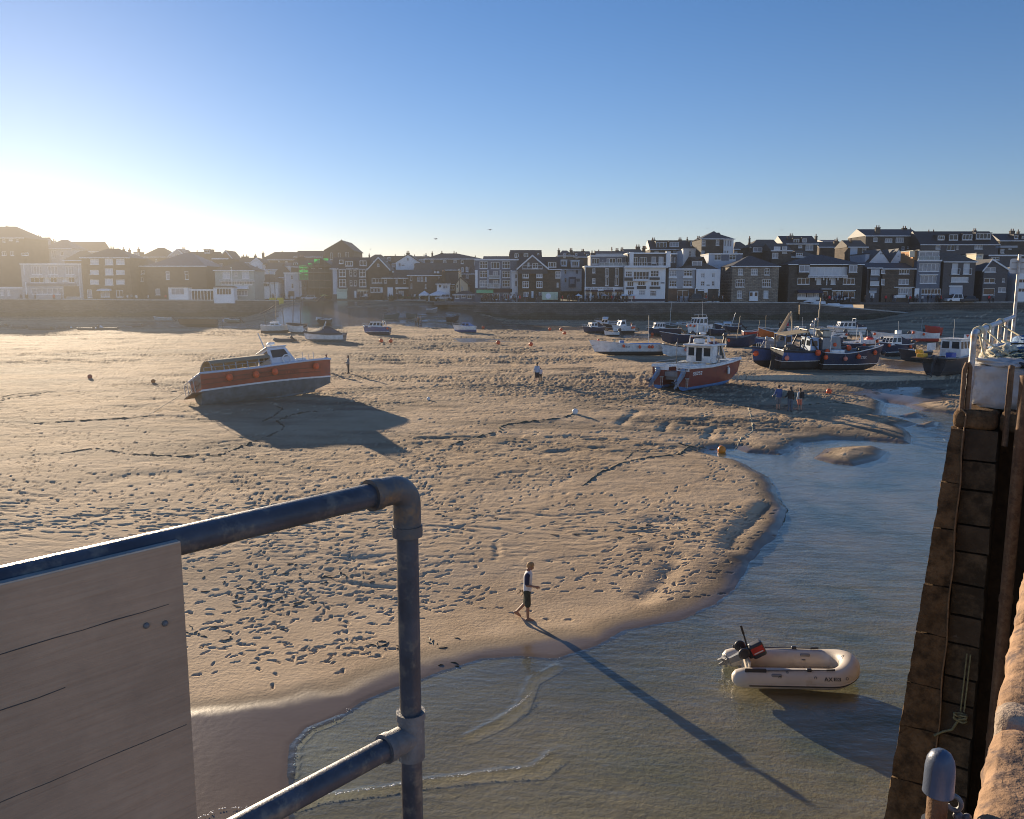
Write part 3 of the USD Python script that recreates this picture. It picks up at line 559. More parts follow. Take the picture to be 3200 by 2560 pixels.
part(st, 'post', tube([(0.17, 0.09, DZ - 0.05), (0.17, 0.09, DZ + 0.66), (0.13, 0.08, DZ + 0.72)], 0.035, 14), RUST, smooth=40)
lone('stanchion', move(tube([(0.72, -0.02, DZ - 0.5), (0.72, 0.0, DZ + 0.66), (0.72, 0.03, DZ + 0.70)], 0.042, 14), (C[0], C[1], 0), RQ), RUST, 'single short rusty rail stub in front of the white bulk bag', 'post', smooth=40)
gt = thing('steel_gate', 'steel frame gate with dark panel at the right edge of the jetty', 'gate', (C[0], C[1], 0), RQ)
part(gt, 'frame', J(tube([(0.98, 0.18, DZ), (0.98, 0.18, DZ + 1.12), (0.99, 0.17, DZ + 1.17), (1.03, 0.15, DZ + 1.19), (2.2, -0.1, DZ + 1.19)], 0.04, 14), tube([(0.98, 0.18, DZ + 0.62), (2.2, -0.1, DZ + 0.62)], 0.036, 12), ball((0.98, 0.18, DZ + 0.62), 0.07, 2)), GALV2, smooth=50)
part(gt, 'panel', box2(1.04, 2.2, 0.14, 0.155, DZ + 0.72, DZ + 1.14), DARKG)
lone('wooden_post', move(box2(1.085, 1.145, 0.02, 0.08, DZ + 0.42, DZ + 0.86), (C[0], C[1], 0), RQ), mat('yellow_wood', (0.42, 0.28, 0.10), 0.7, var=0.25, scale=6), 'short varnished wooden bar in front of the steel gate', 'post')
sp = thing('sign_post', 'tall slim steel post with pale sign seen from behind, above the jetty railing', 'sign', tuple(jw(0.20, 8.9, 0)), RQ)
part(sp, 'pole', cyl((0, 0, DZ - 0.05), (0, 0, 10.43), 0.036, 14), GALV2, smooth=40)
part(sp, 'sign_plate', extr(sbox(-0.19, 9.98, 0.36, 10.33).buffer(-0.05).buffer(0.05), 0.04, 0.055), mat('pale_sign_back', (0.55, 0.56, 0.56), 0.5, 0.1, 0.1))
part(sp, 'bracket', J(box2(-0.15, 0.32, 0.036, 0.042, 10.07, 10.10), box2(-0.15, 0.32, 0.036, 0.042, 10.22, 10.25)), GALV2)

# rubble bags and heaped nets
BAG = mat('white_bag', (0.40, 0.40, 0.40), 0.7, 0, 0.12, 3, bump=0.02, bscale=9, second=(0.34, 0.31, 0.28), amount=0.4)
def lump(c, s, amp, seed, cell=0.3, sub=3):
    v, f = ball((0, 0, 0), 1.0, sub)
    nn = meshkit.fbm(v / cell * 0.5 + seed * 3.7, 4, seed) - 0.5
    v = v * (1 + amp * nn)[:, None] * np.asarray(s); return v + np.asarray(c), f
def bag(x, y, w, dpt, h, seed):
    m = rot_stone(rbox((0, 0, h / 2), (w, dpt, h), 0.12, 12), 0.22, 0.16, seed, 0.06)
    v, f = m; k = v[:, 2] < 0.02; v[k, 2] = 0.0
    return (v, f), jw(x, y, DZ)
for i, (x, y, w, dp, h, lb) in enumerate([(0.62, 0.86, 0.98, 0.9, 0.66, 'white woven bulk bag standing at the front corner of the jetty'), (1.75, 1.0, 1.0, 0.95, 0.66, 'white bulk bag at the right edge behind the steel gate'), (0.95, 2.3, 1.0, 1.0, 0.70, 'white bulk bag behind the front one, half under the nets')]):
    m, l = bag(x, y, w, dp, h, 200 + i)
    b = thing('bulk_bag', lb, 'bag', tuple(l), RQ)
    part(b, 'bag', m, BAG, smooth=60)
    part(b, 'flap', lump((-0.1, -0.2, h + 0.03), (0.36, 0.26, 0.09), 1.4, 210 + i), BAG, smooth=60)
    part(b, 'flap', lump((-w * 0.48, -dp * 0.3, h * 0.62), (0.07, 0.14, 0.22), 1.4, 214 + i), BAG, smooth=60)
    part(b, 'lifting_strap', tube([(-0.35, -0.3, h), (-0.3, -0.25, h + 0.14), (-0.15, -0.2, h + 0.05)], 0.018, 6), ROPE, smooth=60)
def netheap(name, label, x, y, zz, s, col, seed):
    m = mat('net_' + name, col, 0.9, 0, 0.45, 9, bump=0.03, bscale=30)
    t = thing('fishing_net', label, 'net', tuple(jw(x, y, zz)), RQ)
    part(t, 'heap', lump((0, 0, s[2] * 0.5), s, 1.3, seed, 0.22, 4), m, smooth=60)
    for k in range(5):
        a0 = rng.uniform(0, 6); pts = [(s[0] * 0.95 * math.cos(a0 + a) * (1 - 0.2 * math.sin(a * 3)), s[1] * 0.95 * math.sin(a0 + a), s[2] * (0.75 + 0.4 * math.sin(a * 2 + k))) for a in np.linspace(0, 2.6, 14)]
        part(t, 'cord', tube(pts, 0.014, 5), (ROPE, OLDROPE)[k % 2], smooth=60)
netheap('teal', 'dark green fishing net lying across the front bulk bag', 0.85, 0.95, DZ + 0.62, (0.46, 0.36, 0.14), (0.03, 0.07, 0.075), 3)
netheap('blue', 'bright blue and white fishing net heaped behind the front bulk bag', 1.0, 2.1, DZ + 0.66, (0.62, 0.55, 0.26), (0.16, 0.26, 0.42), 5)
netheap('pale', 'pale crumpled netting heaped beside the jetty railing', 0.5, 1.5, DZ + 0.60, (0.28, 0.4, 0.22), (0.50, 0.46, 0.36), 8)
netheap('navy', 'navy blue bag of gear lying under the far jetty railing', 1.4, 4.6, DZ + 0.55, (0.5, 0.5, 0.34), (0.02, 0.035, 0.09), 9)
lone('rubber_hose', move(tube([(0.75, 0.62, DZ + 0.72), (0.92, 0.40, DZ + 0.68), (1.05, 0.28, DZ + 0.45), (1.12, 0.22, DZ + 0.1), (1.10, 0.18, DZ + 0.0)], 0.03, 10), (C[0], C[1], 0), RQ), mat('dark_hose', (0.03, 0.04, 0.045), 0.5), 'dark rubber hose drooping over the front of the white bulk bag', 'hose', smooth=60)
for i, (y0, x1, y1, z1, r_, lb) in enumerate([(0.75, 0.75, 0.9, 0.75, 0.014, 'pale rope tied to the jetty railing nearest its corner post'), (1.0, 0.35, 1.1, 0.55, 0.016, 'doubled yellowish rope hanging straight down from the jetty railing'),
        (2.3, 0.95, 1.6, 0.62, 0.013, 'pale rope slanting from the middle of the jetty railing to the nets'), (5.2, 1.6, 3.4, 0.55, 0.016, 'slack pale rope from the far jetty railing to the gate')]):
    coil = [(0.18 + 0.058 * math.cos(a), y0 - 0.2 + 0.03 * a / 2, RZ + 0.058 * math.sin(a)) for a in np.linspace(0, 14 + 4 * (i == 0), 50)]
    drop = [(0.18, y0, RZ - 0.06), (0.18 + (x1 - 0.18) * 0.4, y0 + (y1 - y0) * 0.4, DZ + z1 + (1.13 - z1) * 0.5), (x1, y1, DZ + z1)]
    lone('tied_rope', move(J(tube(coil, r_, 6), tube(drop, r_, 6)), (C[0], C[1], 0), RQ), ROPE, lb, 'rope', smooth=60)
# ---------------------------------------------------------------- the sea walls, the street above them and the hill behind
SW1 = masonry('sea_wall_stone', (0.085, 0.083, 0.078), (0.115, 0.108, 0.10), (0.06, 0.06, 0.057), 0.95, 0.42, 0.95, 0.06)
SW2 = masonry('sea_wall_weedy', (0.055, 0.06, 0.045), (0.075, 0.075, 0.06), (0.03, 0.032, 0.027), 0.95, 0.42, 0.95, 0.06)
KERB = mat('pale_coping', (0.30, 0.30, 0.29), 0.85, var=0.2, scale=0.6)
ASPH = mat('street', (0.075, 0.075, 0.078), 0.9, var=0.2, scale=0.4)
def wallrun(name, label, pts, ztop, th=1.2, seed=0, weed=True):
    """A sea wall along a polyline, its stones uneven, darker and weedier at the foot; it faces the harbour (-y)."""
    q = thing(name, label, 'wall', (0, 0, 0))
    ln = LineString(pts); n = max(2, int(ln.length / 0.8)); P = [ln.interpolate(i / n, normalized=True).coords[0] for i in range(n + 1)]
    zs = np.interp(np.linspace(0, ln.length, n + 1), np.linspace(0, ln.length, len(ztop)), ztop)
    def sheet(lo, hi, m):
        V, F = [], []
        for i, (x, y) in enumerate(P):
            for k in range(m + 1):
                z = lo[i] + (hi[i] - lo[i]) * k / m
                V.append((x, y - 0.10 * (zs[i] - z) + 0.12 * (meshkit.noise(np.array([x * 1.1, z * 2.2, seed + .5])) - 0.5), z))
        for i in range(n):
            for k in range(m):
                a = i * (m + 1) + k; F.append((a, a + m + 1, a + m + 2, a + 1))
        return J((np.array(V), np.array(F)))
    g = np.array([float(np.interp(y, _PY, _PZ)) - 0.6 for x, y in P]); mid = g + 2.1 + 0.35 * np.sin(np.arange(n + 1) * 0.35)
    mid = np.minimum(mid, zs - 0.3)
    part(q, 'weedy_foot', sheet(g, mid, 5), SW2); part(q, 'stonework', sheet(mid, zs - 0.02, 8), SW1)
    V = []
    for i, (x, y) in enumerate(P): V += [(x, y - 0.10, zs[i] - 0.24), (x, y - 0.10, zs[i]), (x, y + th, zs[i]), (x, y + th, zs[i] - 0.24)]
    F = [(4 * i + a, 4 * i + (a + 1) % 4, 4 * i + 4 + (a + 1) % 4, 4 * i + 4 + a) for i in range(n) for a in range(4)] + [(0, 3, 2, 1), (4 * n, 4 * n + 1, 4 * n + 2, 4 * n + 3)]
    part(q, 'coping', J((np.array(V), np.array(F))), KERB)
    return q
wallrun('sea_wall', 'long dark stone sea wall on the left under the hazy houses', [(-190, 204), (-120, 202), (-75, 201), (-57, 203), (-48, 212)], [7.7, 7.6, 7.4, 7.2, 7.0], 1.0, 1)
wallrun('sea_wall', 'long dark stone sea wall with pale coping below the pubs, right of the slip', [(-20, 196.5), (-14.5, 187), (0, 185), (40, 184.5), (64, 185)], [6.9, 6.85, 6.85, 6.85, 6.85], 0.9, 2)
wallrun('sea_wall', 'low sloping stone wall under the upturned white dinghies on the right', [(64.0, 184.6), (78, 183), (92, 181.5), (101, 181)], [6.8, 5.6, 4.5, 3.9], 6.0, 3)
wallrun('sea_wall', 'dark stone bank wall at the far right below the modern houses', [(80, 188.5), (100, 187.5), (126, 187), (160, 187)], [6.6, 6.9, 7.0, 7.0], 0.9, 4)
wallrun('slip_wall', 'stone side wall of the slipway in front of the small kiosk', [(-34, 205), (-30, 204), (-20.5, 197)], [7.0, 7.2, 7.2], 0.8, 5)
# street and hillside as one sheet
hx = np.linspace(-420, 420, 85); hy = np.r_[[193.5, 196, 200, 204, 208, 214, 220], np.linspace(226, 520, 32)]
HX, HY = np.meshgrid(hx, hy)
HZ = 6.74 + np.clip(HY - 216, 0, 60) * 0.09 + 1.0 * sstep(50, 130, HX) * sstep(200, 240, HY)
u_ = HX / HY * 200
cut = (u_ > -52) & (u_ < -16) & (HY < 212)
HZ = np.where(cut, HZ - 2.5, HZ); HZ = np.where((HX < -46) & (HY < 204.5), HZ - 4, HZ)
setting('hillside', grid_mesh(HX, HY, HZ), mat('hill_ground', (0.07, 0.07, 0.05), 0.95, var=0.3, scale=0.1))
setting('street', J(box2(-17.5, 66, 185.9, 200, 6.2, 6.78), box2(66, 170, 187.9, 205, 6.2, 6.76), box2(-200, -49, 203, 220, 6.2, 6.8)), ASPH)
setting('street_slab', box2(-49, -17.4, 211.5, 226, 6.2, 6.86), ASPH)

# ---------------------------------------------------------------- houses
def W(k, zx, zy, y):
    """The point of the upright plane at distance y seen at (zx, zy) of the k-th enlarged strip of the waterfront."""
    return on_plane(400 * (k - 1) + zx / 4.54, 680 + zy / 4.54, y)
SLATE = mat('roof_slate', (0.022, 0.023, 0.027), 0.62, 0, 0.3, 1.5, bump=0.02, bscale=5, stretch=(1, 1, 3))
SLATEB = mat('roof_brown', (0.055, 0.044, 0.037), 0.8, 0, 0.3, 1.5, bump=0.02, bscale=5, second=(0.09, 0.08, 0.04), amount=0.36)
SLATEP = mat('roof_bluish', (0.06, 0.068, 0.082), 0.6, 0, 0.2, 1.0, bump=0.02, bscale=5)
HUNG = mat('hung_slate', (0.052, 0.052, 0.058), 0.75, 0, 0.25, 1.2, bump=0.02, bscale=6, stretch=(1, 1, 3))
BROWN = masonry('brown_stone', (0.085, 0.068, 0.055), (0.115, 0.09, 0.07), (0.06, 0.052, 0.045), 0.7, 0.3, 0.9, 0.03)
DSTONE = masonry('dark_stone', (0.06, 0.056, 0.052), (0.085, 0.078, 0.07), (0.04, 0.038, 0.036), 0.7, 0.3, 0.9, 0.03)
GSTONE = masonry('granite_house', (0.17, 0.155, 0.135), (0.28, 0.25, 0.21), (0.05, 0.05, 0.048), 0.85, 0.34, 0.9, 0.05)
RWHITE = mat('white_render', (0.60, 0.62, 0.64), 0.85, 0, 0.07, 0.5)
RGREY = mat('grey_render', (0.27, 0.29, 0.32), 0.85, 0, 0.1, 0.5)
RBLUE = mat('blue_grey_boards', (0.095, 0.115, 0.15), 0.8, 0, 0.15, 0.6)
RPALE = mat('pale_blue_render', (0.36, 0.40, 0.46), 0.85, 0, 0.08, 0.5)
RCREAM = mat('cream_render', (0.56, 0.49, 0.36), 0.85, 0, 0.1, 0.5)
RGREEN = mat('green_grey_render', (0.26, 0.30, 0.28), 0.85, 0, 0.1, 0.5)
BRICK = masonry('red_brick', (0.13, 0.075, 0.055), (0.16, 0.09, 0.06), (0.10, 0.09, 0.08), 0.4, 0.15, 0.9, 0.02)
GLASS = pane_mat('window_glass', (0.022, 0.027, 0.034)); GLASS2 = pane_mat('window_curtain', (0.22, 0.24, 0.27), 0.2); GLASS3 = pane_mat('window_blind', (0.42, 0.46, 0.50), 0.3, 0.12)
FRAME = mat('window_frame', (0.56, 0.58, 0.60), 0.5, 0, 0.05, 1.0)
NAVY = mat('navy_awning', (0.02, 0.025, 0.05), 0.8, var=0.2); MAROON = mat('dark_awning', (0.04, 0.02, 0.03), 0.8, var=0.2)
GREENA = mat('green_awning', (0.16, 0.42, 0.20), 0.8, var=0.12); SHOP = mat('shop_dark', (0.025, 0.025, 0.028), 0.3, var=0.4, scale=1.2, second=(0.10, 0.09, 0.08), amount=0.38)
SHOPG = mat('shop_green', (0.36, 0.45, 0.38), 0.7, var=0.1); WOODB = mat('brown_wood', (0.10, 0.07, 0.05), 0.8, var=0.3)
POT = mat('chimney_pot', (0.20, 0.10, 0.06), 0.9, var=0.2)
MATS = dict(W=RWHITE, g=RGREY, b=RBLUE, p=RPALE, c=RCREAM, n=NAVY, m=MAROON, G=GREENA, s=SHOP, f=FRAME, h=HUNG, o=WOODB, k=BRICK, e=SHOPG, d=DSTONE, r=BROWN, D=GLASS, C=GLASS2, B=GLASS3, x=DARKG, y=RGREEN)

def frame_of(x0, x1, z0, z1, y, cols, rows, fw, th=0.07, sill=True):
    ms = [box2(x0, x0 + fw, y, y + th, z0, z1), box2(x1 - fw, x1, y, y + th, z0, z1), box2(x0 + fw, x1 - fw, y, y + th, z1 - fw, z1), box2(x0 + fw, x1 - fw, y, y + th, z0, z0 + fw)]
    mw = fw * 0.75
    for c in range(1, cols):
        x = x0 + (x1 - x0) * c / cols; ms.append(box2(x - mw / 2, x + mw / 2, y + 0.004, y + th, z0 + fw, z1 - fw))
    for r in range(1, rows):
        z = z1 - (z1 - z0) * (r / rows if rows > 2 else 0.42); ms.append(box2(x0 + fw, x1 - fw, y + 0.008, y + th, z - mw / 2, z + mw / 2))
    if sill: ms.append(box2(x0 - 0.06, x1 + 0.06, y - 0.14, y + th - 0.003, z0 - 0.10, z0 - 0.003))
    return J(*ms)
def prism_roof(x0, x1, y0, y1, ze, zt, i0, i1, ym=None):
    ym = (y0 + y1) / 2 if ym is None else ym
    v = np.array([(x0, y0, ze), (x1, y0, ze), (x1, y1, ze), (x0, y1, ze), (x0 + i0, ym, zt), (x1 - i1, ym, zt)])
    return J((v, np.array([[0, 1, 5], [0, 5, 4], [2, 3, 4], [2, 4, 5], [1, 2, 5], [3, 0, 4], [0, 3, 2], [0, 2, 1]])))
HOUSES = []
def house(k, label, x0, x1, base, eave, d, wall, roof='hip', top=None, rmat=SLATE, wins=(), extra=(), chim=(), dorm=(), depth=9.0, inset=None, peak=None, zb=None, name='house', fascia=True, frame=FRAME, cat='house', fw=0.13):
    a, b = W(k, x0, base, d), W(k, x1, eave, d); X0, X1, ze = a[0], b[0], b[2]
    zb = a[2] - 0.6 if zb is None else zb
    t = thing(name, label, cat, ((X0 + X1) / 2, d, 0)); ox, oy = (X0 + X1) / 2, d
    def P(n, m, mt, par=None, **kw): return part(par or t, n, move(m, (-ox, -oy, 0)), mt, **kw)
    out = Polygon([(X0, zb), (X1, zb), (X1, ze), (X0, ze)])
    if roof == 'front':
        pk = W(k, peak if peak is not None else (x0 + x1) / 2, top, d); out = Polygon([(X0, zb), (X1, zb), (X1, ze), (pk[0], pk[2]), (X0, ze)])
    holes, todo = [], []
    for w in wins:
        p, q = W(k, w[0], w[1], d), W(k, w[2], w[3], d); todo.append((p[0], q[0], q[2], p[2], w[4] if len(w) > 4 else '2x1', w[5] if len(w) > 5 else None))
    solid = out
    for (wx0, wx1, wz0, wz1, sty, pn) in todo:
        if 'B' not in sty: solid = solid.difference(sbox(wx0, wz0, wx1, wz1))
    P('wall', J(extr(solid, d, d + 0.32), extr(out.buffer(-0.012), d + 0.33, d + depth)), wall)
    for (wx0, wx1, wz0, wz1, sty, pn) in todo:
        bay = 'B' in sty; c, r = sty.replace('B', '').split('x'); y = d + 0.12
        if bay:
            y = d - 0.62
            P('bay', box2(wx0 - 0.1, wx1 + 0.1, y + 0.09, d - 0.004, wz0 - 0.55, wz1 + 0.22), wall)
        w_ = P('window', frame_of(wx0, wx1, wz0, wz1, y - (0.0 if not bay else 0.02), int(c), int(r), min(fw, (wx1 - wx0) * 0.16)), frame)
        g = pn or rng.choice('DDDC' if d < 230 else 'DDDD')
        P('pane', box2(wx0 + 0.02, wx1 - 0.02, y + 0.045, y + 0.075, wz0 + 0.02, wz1 - 0.02), MATS[g], par=w_)
    zt = None
    if top is not None: zt = W(k, x0, top, d + (depth / 2 if roof in ('hip', 'gable') else 0))[2]
    if roof == 'hip':
        i = min((X1 - X0) * 0.42, depth * 0.55) if inset is None else inset
        i0, i1 = i if isinstance(i, tuple) else (i, i)
        P('roof', prism_roof(X0 - 0.3, X1 + 0.3, d - 0.35, d + depth + 0.3, ze, zt, i0, i1), rmat)
    elif roof == 'gable':
        P('roof', J(prism_roof(X0 - 0.15, X1 + 0.15, d - 0.3, d + depth + 0.3, ze, zt, 0.02, 0.02)), rmat)
    elif roof == 'front':
        th = 0.28
        for s, (ex, ez) in enumerate(((X0, ze), (X1, ze))):
            dx = (pk[0] - ex); sl = (pk[2] - ez) / dx; ox_ = -0.35 if s == 0 else 0.35
            pg = Polygon([(ex + ox_, ez + ox_ * sl + 0.02), (pk[0], pk[2] + 0.02), (pk[0], pk[2] + th), (ex + ox_, ez + ox_ * sl + th)])
            P('roof', extr(pg, d - 0.10, d + depth), rmat)
            if fascia: P('barge_board', extr(Polygon([(ex + ox_, ez + ox_ * sl - 0.06), (pk[0], pk[2] - 0.06), (pk[0], pk[2] + th + 0.04), (ex + ox_, ez + ox_ * sl + th + 0.04)]), d - 0.2, d - 0.104), FRAME)
    elif roof == 'flat':
        P('roof', J(box2(X0 - 0.08, X1 + 0.08, d - 0.12, d + depth, ze + 0.003, ze + 0.22)), rmat)
    if fascia and roof in ('hip', 'gable', 'flat'):
        P('gutter', box2(X0 - 0.32, X1 + 0.32, d - 0.42, d - 0.353, ze - 0.15, ze + 0.06) if roof != 'flat' else box2(X0 - 0.1, X1 + 0.1, d - 0.2, d - 0.125, ze - 0.05, ze + 0.26), FRAME)
    for (cx, cy, cw, *rest) in chim:
        y = d + depth * (rest[0] if rest else 0.5); p = W(k, cx, cy, y); w2 = cw / 4.54 / FPX * y / 2
        lo = (zt if (zt is not None and roof != 'front') else ze) - 2.2
        c_ = P('chimney', J(box2(p[0] - w2, p[0] + w2, y - 0.4, y + 0.4, lo, p[2] - 0.45), box2(p[0] - w2 - 0.07, p[0] + w2 + 0.07, y - 0.47, y + 0.47, p[2] - 0.62, p[2] - 0.47)), wall if wall not in (RWHITE, RPALE) else BROWN)
        for e in ((-0.5, 0.5) if w2 > 0.35 else (0,)):
            P('chimney_pot', cyl((p[0] + e * w2, y, p[2] - 0.47), (p[0] + e * w2, y, p[2] + 0.12), 0.15, 8, 0.12), POT, par=c_)
    for dm in dorm:
        dx0, dy0, dx1, dy1 = dm[:4]; sty = dm[4] if len(dm) > 4 else '2x1'; yd = d + (dm[5] if len(dm) > 5 else 1.0)
        p, q = W(k, dx0, dy0, yd), W(k, dx1, dy1, yd)
        D_ = P('dormer', J(box2(p[0] - 0.2, q[0] + 0.2, yd + 0.06, yd + 3.2, q[2] - 0.3, p[2] + 0.1), box2(p[0] - 0.3, q[0] + 0.3, yd - 0.2, yd + 3.4, p[2] + 0.103, p[2] + 0.26)), HUNG if wall is not RWHITE else RWHITE)
        c, r = sty.split('x')
        P('window', frame_of(p[0], q[0], q[2], p[2], yd - 0.02, int(c), int(r), 0.13), frame, par=D_)
        P('pane', box2(p[0] + 0.02, q[0] - 0.02, yd + 0.02, yd + 0.045, q[2] + 0.02, p[2] - 0.02), MATS[rng.choice('DDC')], par=D_)
    for e in extra:
        n, ex0, ey0, ex1, ey1, mm = e[:6]; pr = e[6] if len(e) > 6 else 0.1; th = e[7] if len(e) > 7 else pr - 0.004
        p, q = W(k, ex0, ey0, d - pr), W(k, ex1, ey1, d - pr)
        if n == 'balcony':
            ms = [box2(p[0], q[0], d - pr, d - pr + 0.05, p[2] - 0.06, p[2])] + [box2(x - 0.03, x + 0.03, d - pr, d - pr + 0.05, q[2], p[2] - 0.063) for x in np.linspace(p[0] + 0.03, q[0] - 0.03, max(2, int((q[0] - p[0]) / 0.9)))]
            P('balcony_rail', J(*ms), FRAME); P('balcony_floor', box2(p[0], q[0], d - pr, d - 0.004, q[2] - 0.16, q[2] - 0.003), FRAME if mm == 'f' else MATS[mm])
            if mm == 'B': P('balcony_glass', box2(p[0], q[0], d - pr + 0.053, d - pr + 0.065, q[2], p[2] - 0.07), pane_mat('balustrade_glass', (0.20, 0.25, 0.28)))
        elif n == 'awning':
            P('awning', hexa([(p[0], d - 1.6, q[2]), (q[0], d - 1.6, q[2]), (q[0], d - 0.004, q[2]), (p[0], d - 0.004, q[2])], [(p[0] + 0.05, d - 1.5, q[2] + 0.12), (q[0] - 0.05, d - 1.5, q[2] + 0.12), (q[0], d - 0.004, p[2]), (p[0], d - 0.004, p[2])]), MATS[mm])
        else:
            P(n, box2(p[0], q[0], d - pr, d - pr + th, q[2], p[2]), MATS[mm])
    HOUSES.append(t); return t
def grid(xs, ys, sty='2x1', pn=None):
    return [(a, c, b, e, sty) + ((pn,) if pn else ()) for (c, e) in ys for (a, b) in xs]

# ---------------------------------------------------------------- the air, thick with light towards the sun
_air = usdkit.material(stage, '/World/Looks/air', {'v': ('principled_volume', {'color': (0.97, 0.95, 0.92), 'density': 0.00013, 'anisotropy': 0.74})}, [], volume='v.volume')
setting('haze', box2(-520, 520, -60, 560, -2.5, 34), _air, kind='stuff')
# ---------------------------------------------------------------- left of the slip (hazy, against the sun)
house(1, 'tall dark gabled block at the far left edge of the town', -420, 335, 1010, 290, 232, DSTONE, 'hip', 128, SLATEB, wins=[(30, 310, 75, 350), (120, 285, 185, 330, '2x1', 'C'), (225, 310, 265, 345), (300, 500, 400, 540), (20, 480, 90, 540), (140, 480, 200, 540), (-150, 320, -80, 380)], inset=(2, 5.6), depth=12, zb=7, chim=[(100, 118, 44)])
house(1, 'dark narrow house with chimneys right of the far left block', 330, 600, 900, 420, 262, BROWN, 'gable', 283, SLATEB, wins=[(370, 480, 420, 530), (470, 480, 520, 530)], zb=9, chim=[(548, 250, 30), (575, 262, 26)], dorm=[(370, 325, 430, 355)])
house(1, 'pale dormer-fronted house with round-topped roof above the white seafront block', 640, 1010, 800, 440, 246, RGREY, 'hip', 318, SLATEP, wins=[(725, 470, 800, 575, '2x1', 'C'), (850, 480, 900, 540)], zb=8, chim=[(697, 285, 22)])
house(1, 'long low roofed terrace behind the left seafront, sloping down to the right', 800, 1400, 700, 480, 276, RGREY, 'gable', 345, SLATE, wins=grid([(900, 950), (1020, 1070), (1150, 1200)], [(500, 550)]), zb=10, chim=[(905, 318, 24), (770, 310, 40)])
house(1, 'brown roofed house wedged behind the pale block', 930, 1240, 800, 610, 222, BRICK, 'hip', 470, SLATEB, wins=[(1000, 650, 1050, 700)], zb=8)
house(1, 'low pale shop row at the far left of the seafront', -500, 345, 1150, 1000, 206, RGREY, 'flat', None, wins=[(-120, 1040, -20, 1120, '2x1', 'C'), (0, 1025, 60, 1110, '2x1', 'B'), (95, 1025, 150, 1110, '2x1', 'B'), (-300, 1040, -200, 1120)], extra=[('sign_band', -400, 1000, 330, 1020, 'p', 0.12)])
house(1, 'low white two-storey seafront block with balcony and blue shopfront, left side', 330, 1150, 1150, 668, 205, RGREY, 'flat', None, depth=8,
      wins=[(430, 685, 600, 812, '4x1', 'C'), (668, 690, 820, 812, '3x1', 'C'), (918, 690, 1052, 812, '3x1', 'C'), (420, 850, 620, 925, '3x1'), (632, 850, 700, 925, '1x1', 'B'), (705, 850, 810, 925, '2x1', 'D'), (880, 862, 960, 905, '1x1', 'B'), (965, 850, 1060, 925, '2x1', 'D'), (440, 1000, 895, 1090, '6x1', 'C')],
      extra=[('shop_sign', 380, 935, 1080, 965, 'b', 0.25), ('shutter', 900, 975, 1130, 1120, 'o', 0.06), ('pilaster', 328, 670, 352, 820, 'W', 0.14), ('pilaster', 1110, 670, 1140, 1140, 'W', 0.14), ('pilaster', 355, 915, 385, 1140, 'W', 0.3), ('balcony', 420, 815, 1070, 840, 'f', 0.6), ('skylight_box', 680, 648, 770, 668, 'W', -0.5, 1.5), ('skylight_box', 1010, 650, 1050, 690, 'W', -0.4, 1.0)])
house(1, 'dark three-storey house with rows of pale blinds, left seafront', 1195, 1840, 1150, 570, 205, BROWN, 'hip', 440, SLATE,
      wins=grid([(1272, 1405), (1640, 1772)], [(590, 668), (742, 808), (880, 946)], '2x2', 'B') + grid([(1482, 1608)], [(585, 672), (720, 815), (866, 960)], '3x1', 'B') + [(1230, 1020, 1310, 1140, '1x1', 'C'), (1420, 1020, 1560, 1130, '2x1', 'C'), (1640, 1030, 1750, 1130, '2x1', 'D')], extra=[('awning', 1400, 1010, 1580, 1040, 'W'), ('sign_band', 1210, 985, 1800, 1010, 'd', 0.1)], chim=[(1590, 415, 60), (1755, 425, 18)])
house(2, 'dark flat-fronted house in shadow between the blinds house and the stone hall', 22, 285, 1150, 690, 210, DSTONE, 'hip', 580, SLATEB, wins=[(182, 750, 240, 800), (45, 850, 120, 905), (55, 955, 120, 1010, '2x1', 'C'), (160, 850, 220, 905)], chim=[(70, 560, 30)])
house(2, 'large stone hall with broad bluish hipped roof and two tall narrow windows', 290, 1105, 1150, 690, 208, DSTONE, 'hip', 505, SLATEP, wins=[(530, 760, 594, 880, '1x2'), (800, 760, 860, 880, '1x2'), (385, 1010, 460, 1100, '1x1', 'C')], depth=14, inset=(7.2, 6.2))
house(2, 'brown roofed row behind and above the stone hall', 190, 610, 760, 560, 262, BROWN, 'hip', 432, SLATEB, wins=[(275, 590, 310, 640), (380, 590, 415, 640)], zb=9, chim=[(150, 425, 26), (20, 440, 26), (528, 445, 24)], dorm=[(85, 500, 160, 545, '2x1', -1)])
house(2, 'peaked grey house behind the stone hall ridge', 600, 800, 700, 540, 258, RGREY, 'front', 455, SLATEP, wins=[(660, 520, 720, 570)], zb=9, chim=[(786, 425, 36, 0.2)])
house(2, 'dark row with small white gable behind the right end of the stone hall', 800, 1240, 900, 620, 240, BROWN, 'gable', 487, SLATEB, wins=[(1045, 640, 1090, 690, '1x2', 'C'), (880, 640, 930, 690), (1160, 680, 1200, 740), (1150, 560 + 100, 1200, 720)], zb=8, dorm=[(1085, 462, 1160, 505, '2x1', 2.2), (830, 525, 930, 575, '2x1', 0.5)], chim=[(980, 465, 16)])
house(2, 'gabled dark house with stepped chimneys behind the green-windowed cafe', 1265, 1500, 760, 610, 250, BRICK, 'front', 476, SLATEB, wins=[(1330, 640, 1390, 690)], zb=8, chim=[(1425, 495, 40, 0.3), (1490, 530, 50, 0.5)])
house(2, 'house with a big four-pot chimney stack left of the white cottages', 1520, 1790, 780, 640, 244, RPALE, 'gable', 570, SLATEB, wins=[(1600, 660, 1650, 700)], zb=8, chim=[(1660, 530, 95), (1810, 545, 40)])
